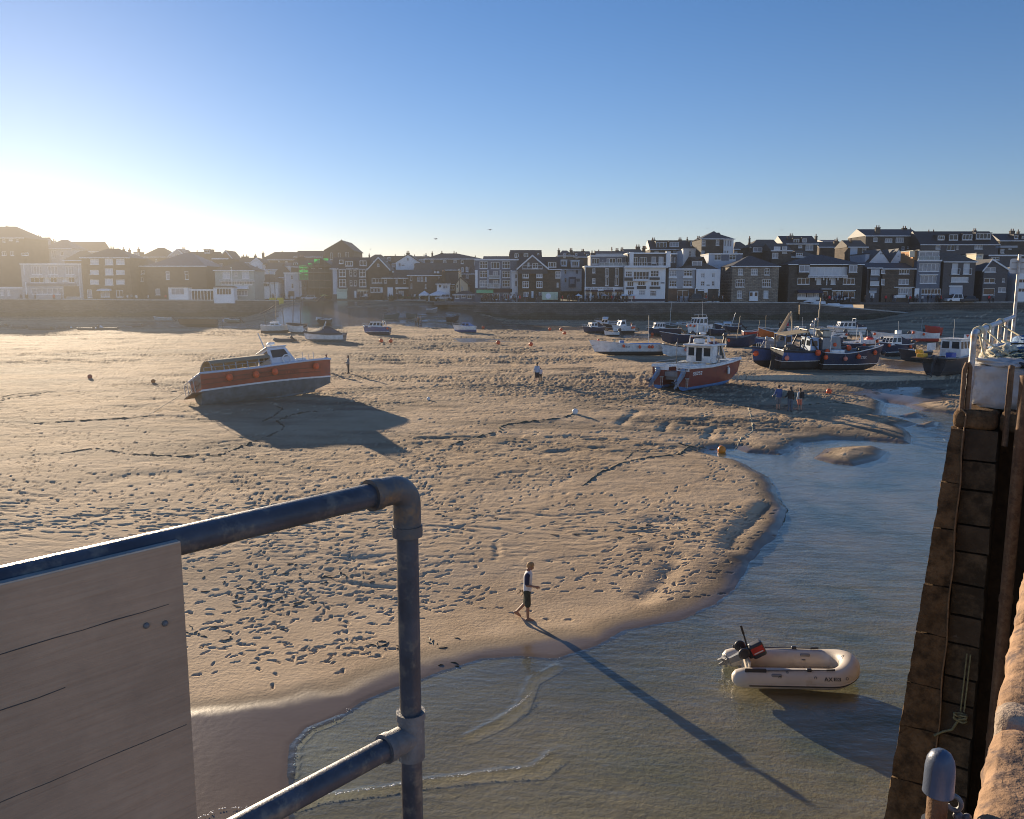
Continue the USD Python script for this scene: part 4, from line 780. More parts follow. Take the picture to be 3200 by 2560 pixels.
house(2, 'seafront cafe with pale green upper windows, white balcony and white awning', 1250, 1785, 1160, 750, 206, RGREEN, 'hip', 625, SLATEB, inset=4.5,
      wins=[(1337, 765, 1450, 868, '2x2', 'B'), (1508, 770, 1552, 830, '1x2', 'C'), (1612, 765, 1722, 868, '2x2', 'B'), (1322, 900, 1480, 955, '3x1', 'C'), (1500, 900, 1620, 955, '3x1', 'C'), (1640, 900, 1765, 955, '3x1', 'C'), (1520, 1035, 1700, 1110, '4x1', 'C')],
      extra=[('balcony', 1300, 880, 1780, 898, 'f', 1.2), ('awning', 1400, 965, 1712, 1015, 'W')])
house(2, 'broad dark roofed block directly above the seafront cafe', 1205, 1420, 820, 590, 224, DSTONE, 'flat', None, wins=[(1225, 660, 1260, 700), (1300, 650, 1350, 700)], zb=7)
# by the slip
house(3, 'small white cottage with hipped roof left of the two lamp posts', -60, 310, 1120, 925, 214, RWHITE, 'hip', 805, SLATEB, wins=[(95, 935, 188, 982, '3x1'), (-20, 1020, 80, 1060, '2x1', 'C'), (20, 940, 60, 980)])
house(3, 'tiny white gabled house high behind the cottage', -70, 82, 820, 650, 240, RWHITE, 'front', 585, SLATEB, wins=[(0, 690, 30, 730)], zb=8, chim=[(-10, 520, 26, 0.3)])
house(3, 'small white rear house with dark tiled roof above the cottage', 140, 330, 830, 735, 232, RWHITE, 'gable', 640, SLATEB, wins=[(170, 745, 200, 790)], zb=8, chim=[(150, 650, 20), (290, 640, 24)])
house(3, 'pale rear house with brown roof left of the grey rendered house', 235, 420, 1010, 850, 222, RPALE, 'hip', 690, SLATEB, wins=[(330, 890, 370, 940)], zb=7)
house(3, 'low white strip house under the long dark roof', 330, 600, 800, 690, 236, RWHITE, 'gable', 640, SLATE, wins=[(520, 655 + 45, 590, 740, '2x1', 'B')], zb=8)
house(3, 'grey rendered tall house with dark door beside the scaffolding', 410, 640, 1120, 795, 214, RPALE, 'flat', None, wins=[(490, 818, 526, 882, '1x2', 'D'), (500, 940, 532, 1005, '1x2', 'D')], extra=[('door', 460, 1045, 545, 1118, 'o', 0.05), ('quoin_strip', 410, 797, 432, 1116, 'W', 0.05)])
house(3, 'long dark roofed row on the skyline left of the gabled chapel', 75, 565, 760, 600, 262, BROWN, 'hip', 490, SLATEB, wins=[(170, 620, 200, 660), (310, 540 + 80, 345, 665), (410, 620, 450, 660)], zb=9, chim=[(100, 485, 24, 0.1), (372, 480, 14)], inset=(3.5, 0.5))
house(3, 'flat dark block on the skyline joining the chapel', 558, 935, 760, 560, 258, BROWN, 'gable', 474, SLATEB, zb=9, chim=[(930, 478, 24)], wins=[(640, 600, 690, 650)])
house(3, 'dark rear house with white dormers between the skyline row and the scaffold', 500, 800, 860, 700, 226, DSTONE, 'gable', 600, SLATEB, wins=[(640, 730, 690, 780)], zb=7, dorm=[(530, 640, 590, 690)], chim=[(600, 545, 30), (650, 535, 60)])
house(3, 'tall dark stone chapel with steep gable, highest on the left skyline', 990, 1372, 760, 466, 252, DSTONE, 'front', 332, SLATEB, wins=[(1050, 500, 1085, 600, '1x1', 'D'), (1160, 500, 1200, 600, '1x1', 'D'), (1270, 490, 1320, 600, '1x1', 'D')], zb=8, peak=1213, depth=16, fascia=False, chim=[(1213, 318, 12, 0.02)], cat='chapel')
house(3, 'building wrapped in dark scaffolding sheets at the head of the slip', 730, 1065, 1140, 690, 213, DSTONE, 'front', 592, SLATE, peak=920, wins=[(780, 720, 840, 770, '1x1', 'D'), (880, 720, 940, 770, '1x1', 'D'), (760, 905, 830, 980, '1x1', 'D'), (900, 905, 980, 980, '1x1', 'D')], fascia=False)
house(3, 'white-sided dark shop house with paired bay windows and pale green shutter', 1080, 1600, 1175, 728, 209, HUNG, 'gable', 565, SLATE,
      wins=[(1182, 738, 1282, 842, '2x2B', 'D'), (1184, 874, 1286, 984, '2x2B', 'D'), (1466, 738, 1566, 844, '2x2B', 'D'), (1468, 878, 1570, 984, '2x2B', 'D'), (1324, 744, 1362, 830, '1x2', 'D'), (1384, 744, 1424, 830, '1x2', 'D'), (1328, 888, 1366, 970, '1x2', 'D'), (1388, 888, 1428, 970, '1x2', 'D'), (1440, 1040, 1605, 1120, '4x1', 'D')],
      extra=[('white_wall', 1086, 735, 1160, 1090, 'p', 0.05), ('shop_sign', 1144, 1005, 1296, 1040, 'e', 0.4), ('shutter', 1146, 1045, 1294, 1152, 'e', 0.2), ('door', 1394, 1040, 1426, 1140, 'W', 0.06), ('shop_sign', 1436, 1020, 1608, 1040, 'c', 0.15)],
      dorm=[(1178, 600, 1240, 655, '1x1', 1.2), (1266, 618, 1376, 690, '3x1', 0.6), (1470, 612, 1568, 684, '2x1', 0.8)], chim=[(1492, 545, 30)])
house(3, 'dark gabled house with recessed balcony beside the bay-windowed shop house', 1600, 1885, 1160, 735, 208, BROWN, 'front', 576, SLATEB, peak=1735, wins=[(1720, 655, 1750, 695, '1x2'), (1640, 865, 1790, 930, '3x1', 'D'), (1624, 1000, 1668, 1062, '1x1', 'D'), (1674, 1000, 1712, 1062, '1x1', 'D'), (1720, 1000, 1762, 1062, '1x1', 'D')], extra=[('white_wall', 1618, 990, 1880, 999, 'W', 0.08), ('white_wall', 1765, 990, 1880, 1066, 'W', 0.07)])
house(3, 'dark hipped house on the skyline right of the chapel', 1540, 1860, 720, 620, 246, DSTONE, 'hip', 525, SLATEB, zb=8, wins=[(1600, 640, 1640, 690)], chim=[(1606, 515, 14)])
# ---------------------------------------------------------------- the middle
house(4, 'dark rear row with small white dormer left of the white gable', -20, 330, 730, 650, 258, DSTONE, 'gable', 545, SLATEB, wins=[(50, 660, 155, 702, '2x1', 'B')], zb=8, dorm=[(50, 560, 92, 608)], chim=[(160, 528, 20), (295, 530, 20)])
house(4, 'row roof with chimneys right of the white gable', 330, 620, 740, 600, 262, RGREY, 'gable', 548, SLATEB, wins=[(480, 610, 520, 650)], zb=8, chim=[(433, 530, 20), (568, 530, 24), (596, 510, 22)])
house(4, 'bright white gable-ended house on the hill, left of centre', 168, 510, 745, 638, 240, RWHITE, 'front', 530, SLATE, peak=340, wins=[(202, 645, 240, 698, '1x1', 'C'), (424, 650, 456, 698, '1x1', 'D'), (320, 570, 355, 615, '1x1', 'C')], extra=[('name_plate', 250, 672, 290, 682, 'D', 0.03)], fascia=False, zb=8, chim=[(340, 480, 44, 0.6)])
house(4, 'long slate roofed house with five small windows on the central skyline', 585, 1400, 760, 588, 236, HUNG, 'hip', 508, SLATE, inset=(4.5, 8), zb=8, wins=[(660, 595, 700, 646, '1x1', 'C'), (840, 602, 884, 652, '1x1', 'C'), (986, 605, 1030, 655, '1x1', 'C'), (1090, 610, 1130, 656, '1x1', 'D'), (1280, 612, 1320, 674, '1x2', 'D')], chim=[(684, 485, 20, 0.4), (820, 480, 28), (994, 485, 14), (1024, 495, 14), (1295, 545, 16, 0.2)])
house(4, 'low dark roofed range below the long slate house', 430, 1060, 830, 745, 222, BROWN, 'gable', 645, SLATEB, zb=7, wins=[(500, 760, 540, 800)], chim=[(680, 725, 18, 0.05)])
house(4, 'old brown stone house with white lower storey facing the slip', -10, 365, 1165, 860, 207, BROWN, 'gable', 742, SLATEB, wins=[(165, 868, 196, 936, '1x2'), (275, 868, 306, 936, '1x2'), (0, 868, 40, 930, '1x2'), (170, 1015, 202, 1075, '1x1', 'D'), (215, 1040, 280, 1130, '1x1', 'C')], extra=[('white_wall', 48, 990, 130, 1160, 'W', 0.1), ('white_wall', 160, 990, 352, 1012, 'W', 0.09), ('arch', 0, 1010, 40, 1090, 'D', 0.05)])
house(4, 'dark timber-fronted inn with little lit windows behind the white tents', 350, 830, 1165, 822, 206, WOODB, 'gable', 740, SLATEB, wins=[(470, 840, 506, 902, '1x2', 'C'), (520, 840, 556, 902, '1x2', 'C'), (580, 840, 606, 906, '1x2', 'B'), (372, 832, 400, 892, '1x2', 'D'), (765, 840, 790, 890, '1x1', 'C'), (580, 945, 605, 1000), (375, 940, 400, 1000)], dorm=[(710, 758, 735, 784, '1x1', 0.2), (748, 758, 782, 784, '1x1', 0.2)])
house(4, 'white cottage with dark sweeping roof beside the white tents', 752, 935, 1165, 942, 204, RWHITE, 'hip', 790, SLATEB, wins=[(830, 958, 906, 1012, '2x1', 'C'), (775, 945, 812, 998, '1x1', 'D'), (670, 965, 715, 992, '1x1', 'C')][:2], extra=[('low_white_wall', 890, 1015, 925, 1120, 'W', 0.3)], chim=[(845, 750, 48, 0.02)])
house(4, 'dark roofed house between the white cottage and the cream gable', 870, 1060, 1165, 950, 206, BROWN, 'gable', 775, SLATEB, wins=[(930, 975, 1000, 1030, '2x1', 'D')])
house(4, 'cream gable-ended house with tall white chimney', 1020, 1190, 1165, 950, 203, RCREAM, 'front', 858, SLATEB, peak=1085, wins=[(1095, 978, 1126, 1032, '1x1', 'B'), (1030, 955, 1050, 1000, '1x1', 'D'), (1155, 880, 1190, 970, '1x2', 'C')][:2], chim=[(1078, 752, 44, 0.3)], fascia=False)
house(4, 'dark house with curved pale-edged dormer behind the cream gable', 1060, 1300, 1000, 800, 214, HUNG, 'hip', 690, SLATE, wins=[(1160, 705 + 100, 1200, 860, '1x2', 'C')], zb=7, dorm=[(1100, 705, 1130, 770, '1x1', 0.3), (1160, 700, 1196, 770, '1x2', 0.3)])
house(4, 'small kiosk with dark pagoda roof standing above the slip wall', 990, 1295, 1165, 1095, 197.5, RBLUE, 'hip', 1040, SLATE, wins=[(1008, 1098, 1066, 1150, '2x1', 'D'), (1095, 1100, 1160, 1140, '2x1', 'D'), (1180, 1098, 1246, 1150, '2x1', 'D')], depth=5, cat='kiosk')
house(4, 'blue-grey hotel with three rows of white bay windows and white pilasters', 1290, 1905, 1195, 605, 194, RBLUE, 'flat', None,
      wins=grid([(1356, 1470), (1676, 1790)], [(622, 724), (758, 854), (892, 986)], '3x2') + [(1516, 630, 1640, 726, '3x1'), (1545, 762, 1615, 854, '2x1'), (1545, 890, 1615, 985, '2x1'), (1400, 1080, 1500, 1165, '3x1'), (1540, 1080, 1640, 1165, '3x1'), (1690, 1080, 1780, 1165, '3x1')],
      extra=[('pilaster', 1292, 745, 1330, 1000, 'W', 0.25), ('pilaster', 1462, 745, 1486, 1000, 'p', 0.12), ('pilaster', 1640, 745, 1662, 1000, 'p', 0.12), ('pilaster', 1795, 745, 1818, 1190, 'W', 0.2), ('balcony', 1488, 818, 1640, 862, 'B', 0.9), ('balcony', 1465, 935, 1645, 995, 'B', 1.1), ('pub_front', 1300, 1012, 1880, 1060, 'm', 0.2), ('awning', 1310, 1018, 1552, 1070, 'G'), ('door', 1850, 1055, 1880, 1180, 'p', 0.06)])
house(4, 'dark roof with white gable end behind the blue-grey hotel', 1410, 1800, 700, 600, 214, RWHITE, 'gable', 548, SLATE, zb=7, wins=[(1500, 610, 1540, 650)], chim=[(1795, 490, 40, 0.4)])
# ---------------------------------------------------------------- right of the middle
house(5, 'dark slate roof with two little pointed dormers above the gabled stone house', -20, 420, 720, 600, 212, HUNG, 'gable', 462, SLATE, zb=7, wins=[(60, 620, 110, 680)], dorm=[(38, 510, 92, 566, '2x1', 0.6), (168, 508, 228, 565, '2x1', 0.6), (360, 505, 385, 545, '1x1', 2.0)])
house(5, 'white strip house with narrow windows between the hotel and the gabled house', 0, 92, 1195, 770, 192.5, RWHITE, 'flat', None, wins=[(45, 805, 72, 862, '1x1', 'D'), (45, 900, 72, 978, '1x1', 'D')], extra=[('door', 40, 1055, 75, 1150, 'p', 0.06)])
house(5, 'dark stone house with white-edged front gable and balcony under it', 85, 690, 1195, 735, 191, BROWN, 'gable', 560, SLATE,
      wins=[(150, 766, 236, 858, '3x2B', 'D'), (344, 766, 430, 855, '3x2B', 'C'), (150, 904, 236, 996, '3x2B', 'D'), (344, 904, 430, 996, '3x2B', 'D'), (616, 764, 690, 860, '2x2', 'C'), (165, 1055, 240, 1120, '2x1', 'C'), (635, 925, 662, 985, '1x2', 'B'), (380, 1060, 420, 1120, '1x1', 'C')], extra=[('door', 275, 1045, 305, 1140, 'W', 0.06)], dorm=[(512, 635, 626, 706, '3x1', 0.3)])
house(5, 'gabled front of the stone house carrying the balcony', 85, 505, 760, 728, 190.2, HUNG, 'front', 548, SLATE, peak=290, depth=6, wins=[(220, 640, 248, 690, '1x1', 'B'), (290, 645, 370, 722, '2x1', 'D')], extra=[('balcony', 145, 684, 432, 724, 'f', 0.5)], zb=None)
house(5, 'white set-back house with blue porch and brown tiled roof', 690, 1020, 1010, 738, 203, RWHITE, 'gable', 590, SLATEB, wins=[(745, 740, 772, 802, '1x2', 'D'), (745, 858, 776, 922, '1x2', 'D'), (902, 742, 938, 802, '2x1', 'D'), (910, 862, 966, 918, '3x1', 'D'), (848, 736, 880, 768, '1x1', 'B')], extra=[('porch', 808, 845, 905, 990, 'b', 0.5), ('door', 822, 872, 888, 945, 'p', 0.56, 0.04)], dorm=[(692, 614, 770, 680, '2x1', 0.4), (848, 622, 944, 690, '3x1', 0.3)])
house(5, 'dark chimneyed house on the skyline above the set-back white house', 650, 870, 700, 545, 222, DSTONE, 'hip', 468, SLATE, zb=7, wins=[(730, 512, 762, 570, '1x2', 'C')], dorm=[(795, 520, 830, 565, '1x2', 1)], chim=[(664, 440, 34, 0.1), (838, 440, 40)])
house(5, 'second dark house on the skyline left of the penthouse', 870, 1115, 700, 560, 224, DSTONE, 'gable', 478, SLATE, zb=7, wins=[(900, 580, 940, 620)], dorm=[(1050, 515, 1085, 570, '1x1', 0.8), (900, 505, 925, 540, '1x1', 0.8)], chim=[(1004, 452, 40)])
house(5, 'dark stone restaurant with white ground floor and dark lettering', 1030, 1590, 1195, 700, 189, DSTONE, 'flat', None,
      wins=[(1140, 724, 1182, 786, '1x1', 'C'), (1138, 860, 1184, 938, '1x2', 'C'), (1324, 718, 1372, 832, '2x1', 'D'), (1464, 714, 1514, 832, '2x1', 'D'), (1322, 850, 1370, 968, '2x1', 'D'), (1460, 850, 1512, 966, '2x1', 'D'), (1045, 1040, 1105, 1150, '1x1', 'C'), (1128, 1045, 1215, 1120, '1x1', 'D'), (1226, 1064, 1306, 1120, '3x1', 'D'), (1310, 1045, 1425, 1120, '2x1', 'D'), (1480, 1045, 1555, 1165, '2x1', 'D')],
      extra=[('fascia_board', 1030, 985, 1580, 1038, 'W', 0.10), ('white_front', 1030, 1039, 1044, 1180, 'W', 0.08), ('white_front', 1106, 1039, 1127, 1180, 'W', 0.08), ('white_front', 1216, 1039, 1225, 1150, 'W', 0.08), ('white_front', 1217, 1121, 1479, 1150, 'W', 0.07), ('white_front', 1426, 1039, 1479, 1118, 'W', 0.08), ('white_front', 1556, 1039, 1582, 1180, 'W', 0.08),
             ('awning', 1045, 1020, 1105, 1046, 'm'), ('awning', 1122, 1020, 1214, 1052, 'm'), ('awning', 1306, 1020, 1430, 1052, 'm'), ('awning', 1462, 1020, 1566, 1050, 'm'), ('cornice', 1022, 694, 1596, 706, 'f', 0.3), ('downpipe', 1036, 708, 1044, 984, 'f', 0.08), ('downpipe', 1584, 708, 1591, 984, 'f', 0.08)])
_r = HOUSES[-1]
house(5, 'grey penthouse storey with sliding windows on top of the stone restaurant', 1112, 1655, 700, 552, 191, RBLUE, 'flat', None, depth=7, wins=[(1130, 578, 1240, 662, '3x1', 'D'), (1344, 578, 1384, 690, '1x1', 'C'), (1384, 578, 1470, 690, '2x1', 'D'), (1494, 575, 1560, 672, '2x1', 'D'), (1610, 560, 1650, 630, '1x1', 'D')], extra=[('balcony', 1245, 640, 1640, 692, 'B', 1.3), ('porthole', 1276, 600, 1296, 622, 'C', 0.03)])
house(5, 'dark roof line behind the penthouse', 1200, 1700, 640, 520, 206, HUNG, 'gable', 476, SLATE, zb=8, chim=[(1155, 475, 78, 0.2), (1230, 462, 24), (1415, 425, 12), (1490, 440, 46)])
house(5, 'brown chimneyed roofs behind the white art deco house', 1600, 1850, 640, 500, 216, BROWN, 'gable', 448, SLATEB, zb=8, chim=[(1560, 430, 40), (1785, 388, 60), (1870, 410, 44)])
house(5, 'large white art deco house with dark glazed balconies and white pillar', 1590, 2182, 1200, 700, 187.5, RWHITE, 'flat', None,
      wins=[(1612, 762, 1706, 842, '3x2', 'D'), (1632, 905, 1726, 982, '3x1', 'D'), (1640, 1030, 1722, 1102, '3x1', 'D'), (1722, 765, 1945, 880, '5x1', 'D'), (1786, 905, 1890, 966, '3x1', 'D'), (1966, 752, 2082, 842, '3x2', 'D'), (1970, 905, 2088, 972, '3x1', 'D'), (1800, 1030, 1888, 1102, '3x2', 'C'), (1958, 1035, 2046, 1116, '3x2', 'D')],
      extra=[('sill_band', 1598, 850, 1714, 895, 'x', 0.3), ('sill_band', 1622, 988, 1732, 1016, 'x', 0.2), ('sill_band', 1776, 972, 1902, 1014, 'x', 0.2), ('sill_band', 1956, 848, 2096, 884, 'x', 0.3), ('sill_band', 1956, 980, 2104, 1012, 'x', 0.2), ('balcony', 1716, 838, 1948, 892, 'f', 1.2), ('canopy', 1590, 700, 2215, 712, 'f', 0.9), ('plinth', 1590, 1155, 2180, 1190, 'n', 0.1), ('house_sign', 2110, 920, 2162, 935, 'n', 0.04)])
house(6, 'dark mansard storey with white framed doors above the white art deco house', -180, 380, 705, 515, 189, HUNG, 'flat', None, depth=7, wins=[(-5, 562, 96, 690, '3x1', 'D'), (166, 556, 228, 650, '1x1', 'C'), (266, 556, 336, 684, '2x1', 'B'), (-100, 560, -30, 690, '2x1', 'D')], extra=[('balcony', -170, 640, 372, 690, 'x', 1.2), ('white_pillar', 376, 480, 432, 705, 'W', 0.7, 1.2), ('white_pillar', -145, 490, -92, 690, 'W', 0.7, 1.2)])
house(6, 'narrow dark house with pale side windows right of the white pillar', 435, 522, 735, 520, 193, HUNG, 'flat', None, wins=[(440, 556, 462, 636, '1x1', 'C'), (482, 565, 505, 630, '1x1', 'C')], zb=6)
# ---------------------------------------------------------------- hill behind, right half
house(6, 'long dark house with big white dormers and chimneys on the right skyline', 140, 855, 720, 455, 224, DSTONE, 'gable', 322, SLATE, zb=8, wins=[(472, 472, 530, 545, '1x2', 'C'), (560, 615, 625, 645, '1x1', 'C'), (205, 480, 265, 500, '2x1')], dorm=[(235, 348, 376, 430, '3x1', 0.8), (422, 350, 552, 415, '3x1', 0.8), (720, 342, 820, 402, '2x1', 1.0)], chim=[(190, 290, 46, 0.45), (568, 288, 44), (670, 282, 14), (68, 410, 56, 0.1)])
house(6, 'white rear house with two tall windows stepping down behind the low seafront house', 605, 858, 740, 455, 214, RWHITE, 'flat', None, zb=8, wins=[(692, 474, 730, 556, '1x2', 'C'), (784, 474, 822, 540, '1x2', 'C')])
house(6, 'tall dark house with hipped roof and skylights, highest in the middle right', 860, 1175, 760, 302, 208, DSTONE, 'hip', 192, SLATE, zb=8, inset=(4.6, 1.2), depth=11, wins=[(878, 324, 930, 402, '1x2', 'C'), (1078, 314, 1126, 396, '1x2', 'C'), (872, 470, 916, 552, '1x2', 'C')], chim=[(830, 268, 40, 0.6)])
house(6, 'white side wing with narrow windows on the tall hipped house', 1176, 1330, 620, 305, 208.6, RWHITE, 'hip', 215, SLATE, zb=8, inset=(0.3, 4), wins=[(1200, 320, 1222, 408, '1x1', 'C'), (1240, 322, 1266, 410, '1x1', 'C'), (1276, 326, 1296, 410, '1x1', 'C'), (1200, 470, 1214, 520, '1x1'), (1238, 470, 1252, 520, '1x1')])
house(6, 'dark roofed house between the tall hipped house and the granite house roof', 1330, 1560, 620, 450, 222, BROWN, 'hip', 346, SLATEB, zb=8, wins=[(1345, 480, 1385, 512, '2x1', 'B')], extra=[('white_wall', 1460, 470, 1545, 540, 'p', 0.4)], chim=[(1556, 330, 30, 0.1)])
house(6, 'blue-boarded terrace with two wide dark windows behind the white low house', 960, 1452, 1010, 522, 200, RPALE, 'flat', None, zb=6, wins=[(1054, 526, 1152, 606, '2x2', 'D'), (1264, 526, 1360, 602, '2x2', 'D'), (1170, 680, 1222, 758, '2x1', 'D'), (1060, 680, 1100, 700, '1x1', 'C'), (1160, 840, 1230, 905, '3x1', 'D')], extra=[('blue_boards', 1156, 524, 1260, 612, 'b', 0.04), ('blue_boards', 1366, 524, 1452, 612, 'b', 0.04)])
house(6, 'low seafront house, left half blue-grey with four white bays, hipped roof', 400, 786, 1190, 738, 189, RGREY, 'flat', None,
      wins=[(416, 756, 520, 836, '3x2', 'C'), (622, 750, 742, 832, '3x2', 'D'), (416, 896, 520, 982, '3x2', 'D'), (612, 894, 740, 980, '3x2', 'D'), (526, 1032, 690, 1128, '2x1', 'D')], extra=[('white_sill', 410, 838, 526, 862, 'W', 0.3), ('white_sill', 608, 834, 746, 860, 'W', 0.3), ('white_sill', 408, 984, 526, 1004, 'W', 0.3), ('white_sill', 606, 982, 746, 1002, 'W', 0.3), ('brick_base', 400, 1012, 525, 1185, 'k', 0.06), ('brick_base', 691, 1012, 784, 1185, 'k', 0.06), ('shop_lintel', 526, 1012, 690, 1031, 's', 0.06)])
house(6, 'white right half of the low seafront house with four small dark windows', 786, 1142, 1190, 738, 188.6, RWHITE, 'none', None,
      wins=[(864, 790, 918, 856, '2x2', 'C'), (1018, 788, 1064, 852, '2x2', 'C'), (862, 904, 916, 972, '2x2', 'D'), (1018, 902, 1058, 970, '2x2', 'D'), (905, 1060, 965, 1150, '1x1', 'D')], extra=[('house_sign', 945, 954, 990, 966, 'D', 0.03), ('shop_sign', 820, 1022, 918, 1042, 'W', 0.1), ('stone_base', 790, 1014, 904, 1185, 'd', 0.06), ('stone_base', 966, 1014, 1138, 1185, 'd', 0.06), ('downpipe', 780, 1000, 788, 1110, 'f', 0.12), ('downpipe', 1118, 1015, 1126, 1140, 'f', 0.12)], fascia=False)
house(6, 'dark hipped roof with wide white dormer covering the low seafront house', 590, 1110, 740, 734, 189.6, HUNG, 'hip', 556, SLATEB, inset=6.2, depth=8.6, dorm=[(742, 618, 878, 694, '2x1', 0.9)], zb=None)
house(6, 'three-storey granite house of rough blocks with white windows and white porch', 1290, 1975, 1195, 692, 186.8, GSTONE, 'hip', 545, SLATE, inset=5.2, depth=10,
      wins=[(1394, 726, 1462, 816, '2x2', 'C'), (1578, 726, 1672, 816, '3x2', 'C'), (1770, 722, 1838, 816, '2x2', 'D'), (1360, 872, 1482, 988, '4x2', 'D'), (1736, 872, 1858, 986, '4x2', 'D'), (1382, 1036, 1448, 1146, '2x2', 'C'), (1755, 1036, 1822, 1146, '2x2', 'B')], extra=[('porch', 1556, 1050, 1672, 1185, 'W', 0.4), ('door', 1562, 1062, 1596, 1115, 'D', 0.45, 0.04), ('door', 1632, 1062, 1666, 1115, 'D', 0.45, 0.04)])
house(6, 'dark house with wide white dormer above the granite house', 1560, 1975, 640, 420, 204, DSTONE, 'hip', 314, SLATEB, zb=8, inset=(3, 0.4), dorm=[(1606, 424, 1732, 488, '2x1', -1.0)], wins=[(1580, 440, 1600, 500, '1x1', 'D')], chim=[(1556, 270, 14, 0.02)])
house(7, 'dark stepped houses with scattered white windows right of the granite house', 20, 330, 1190, 470, 196, DSTONE, 'gable', 366, SLATEB, wins=[(60, 500, 146, 578, '2x1', 'C'), (88, 412, 176, 460, '2x1', 'B'), (206, 412, 270, 506, '1x2', 'C')])
house(7, 'dark house with crow-stepped chimneys and grey dormer windows on the skyline', 205, 700, 640, 375, 216, DSTONE, 'gable', 262, SLATE, zb=8, wins=[(536, 386, 642, 464, '2x1', 'C'), (430, 396, 486, 430, '1x1', 'C')], dorm=[(366, 304, 440, 360, '2x1', 0.6), (490, 298, 546, 358, '1x1', 0.6)], chim=[(274, 275, 36, 0.3), (330, 232, 52), (684, 240, 26)])
house(7, 'low dark roof with three crooked white frames behind the wide hotel', 320, 720, 640, 560, 202, DSTONE, 'hip', 470, SLATEB, zb=8, dorm=[(398, 502, 490, 545, '3x1', 0.2)])
house(7, 'brown roofed row on the skyline above the wide hotel', 720, 1135, 600, 420, 226, BROWN, 'gable', 344, SLATEB, zb=8, wins=[(1000, 396, 1130, 450, '1x1', 'B')], chim=[(965, 312, 60, 0.2), (980, 290, 14)])
house(7, 'flat grey roof peeping over the brown row', 785, 1005, 420, 345, 246, RGREY, 'gable', 318, SLATEP, zb=9)
house(7, 'tiled house with white side wall left of the white boat-shed gables', 1130, 1405, 680, 420, 212, BROWN, 'gable', 322, SLATEB, zb=7, wins=[(1345, 412, 1395, 496, '1x2', 'D')], extra=[('white_wall', 1170, 425, 1262, 585, 'p', 0.06)], chim=[(1178, 300, 26, 0.3)])
house(7, 'wide dark stone hotel with long glazed white balcony and navy shop awning', 275, 1345, 1180, 665, 186.5, DSTONE, 'hip', 530, SLATE, inset=7.5, depth=11,
      wins=[(430, 676, 572, 774, '2x1B', 'C'), (1136, 680, 1246, 778, '2x1B', 'C'), (585, 700, 1130, 830, '5x1', 'B'), (422, 856, 590, 950, '3x1', 'D'), (692, 862, 756, 950, '1x1', 'B'), (895, 862, 960, 950, '1x1', 'B'), (1068, 856, 1234, 950, '3x1', 'D'), (422, 1075, 540, 1130, '2x1', 'C'), (560, 1070, 640, 1160, '1x1', 'C'), (650, 1075, 725, 1130, '2x1', 'C'), (780, 1045, 846, 1160, '1x1', 'D'), (915, 1050, 975, 1140, '1x1', 'D'), (985, 1050, 1035, 1160, '1x1', 'C'), (1060, 1050, 1230, 1140, '2x1', 'D')],
      extra=[('balcony', 572, 818, 1134, 842, 'f', 1.0), ('awning', 412, 1025, 756, 1072, 'n'), ('white_front', 418, 1132, 728, 1168, 'W', 0.08), ('white_front', 905, 1142, 1105, 1168, 'W', 0.08), ('awning_rail', 910, 1030, 1244, 1042, 'f', 0.5), ('porch_roof', 760, 1005, 905, 1022, 'g', 0.8), ('bracket', 672, 850, 684, 890, 'f', 0.4), ('bracket', 786, 850, 798, 890, 'f', 0.4), ('bracket', 874, 850, 886, 890, 'f', 0.4), ('bracket', 988, 850, 1000, 890, 'f', 0.4), ('downpipe', 832, 850, 838, 960, 'f', 0.06)])
house(7, 'left of the twin white gabled boat sheds', 1422, 1724, 720, 640, 199, RWHITE, 'front', 463, SLATE, peak=1598, fascia=False, wins=[(1590, 500, 1640, 528, '2x1', 'D')], zb=6, cat='boat shed')
house(7, 'right of the twin white gabled boat sheds', 1728, 1975, 720, 640, 199, RWHITE, 'front', 455, SLATE, peak=1856, fascia=False, wins=[(1838, 540, 1868, 556, '1x1', 'D')], zb=6, cat='boat shed')
house(7, 'white side house left of the twin boat sheds', 1372, 1440, 700, 520, 200.5, RPALE, 'flat', None, zb=6, fascia=False)
house(7, 'narrow dark seafront house with stacked blue-panelled bay and white door', 1385, 1602, 1165, 715, 188.6, HUNG, 'gable', 640, SLATE, wins=[(1446, 740, 1562, 816, '2x1B', 'B'), (1436, 905, 1556, 966, '2x1B', 'B'), (1600 - 80, 740, 1598, 790, '1x1', 'C')][:2], extra=[('blue_panel', 1450, 822, 1560, 900, 'b', 0.5), ('blue_panel', 1450, 972, 1550, 1030, 'b', 0.5), ('door', 1455, 1075, 1505, 1142, 'W', 0.08), ('white_lintel', 1436, 1035, 1540, 1072, 'p', 0.07)])
house(7, 'dark seafront house with white shop window right of the blue-panelled bay', 1602, 2082, 1165, 728, 188.2, BROWN, 'gable', 645, SLATE, wins=[(1862, 735, 2008, 802, '4x1', 'D'), (1856, 870, 2000, 952, '3x1', 'C'), (1600 + 10, 742, 1664, 796, '1x1', 'C'), (1612, 870, 1655, 955, '1x1', 'C'), (1855, 1000, 1985, 1085, '4x1', 'C'), (1988, 1000, 2040, 1110, '1x1', 'C')], extra=[('white_front', 1822, 1098, 1950, 1140, 'W', 0.1), ('shop_cornice', 1790, 985, 2078, 996, 'f', 0.2)])
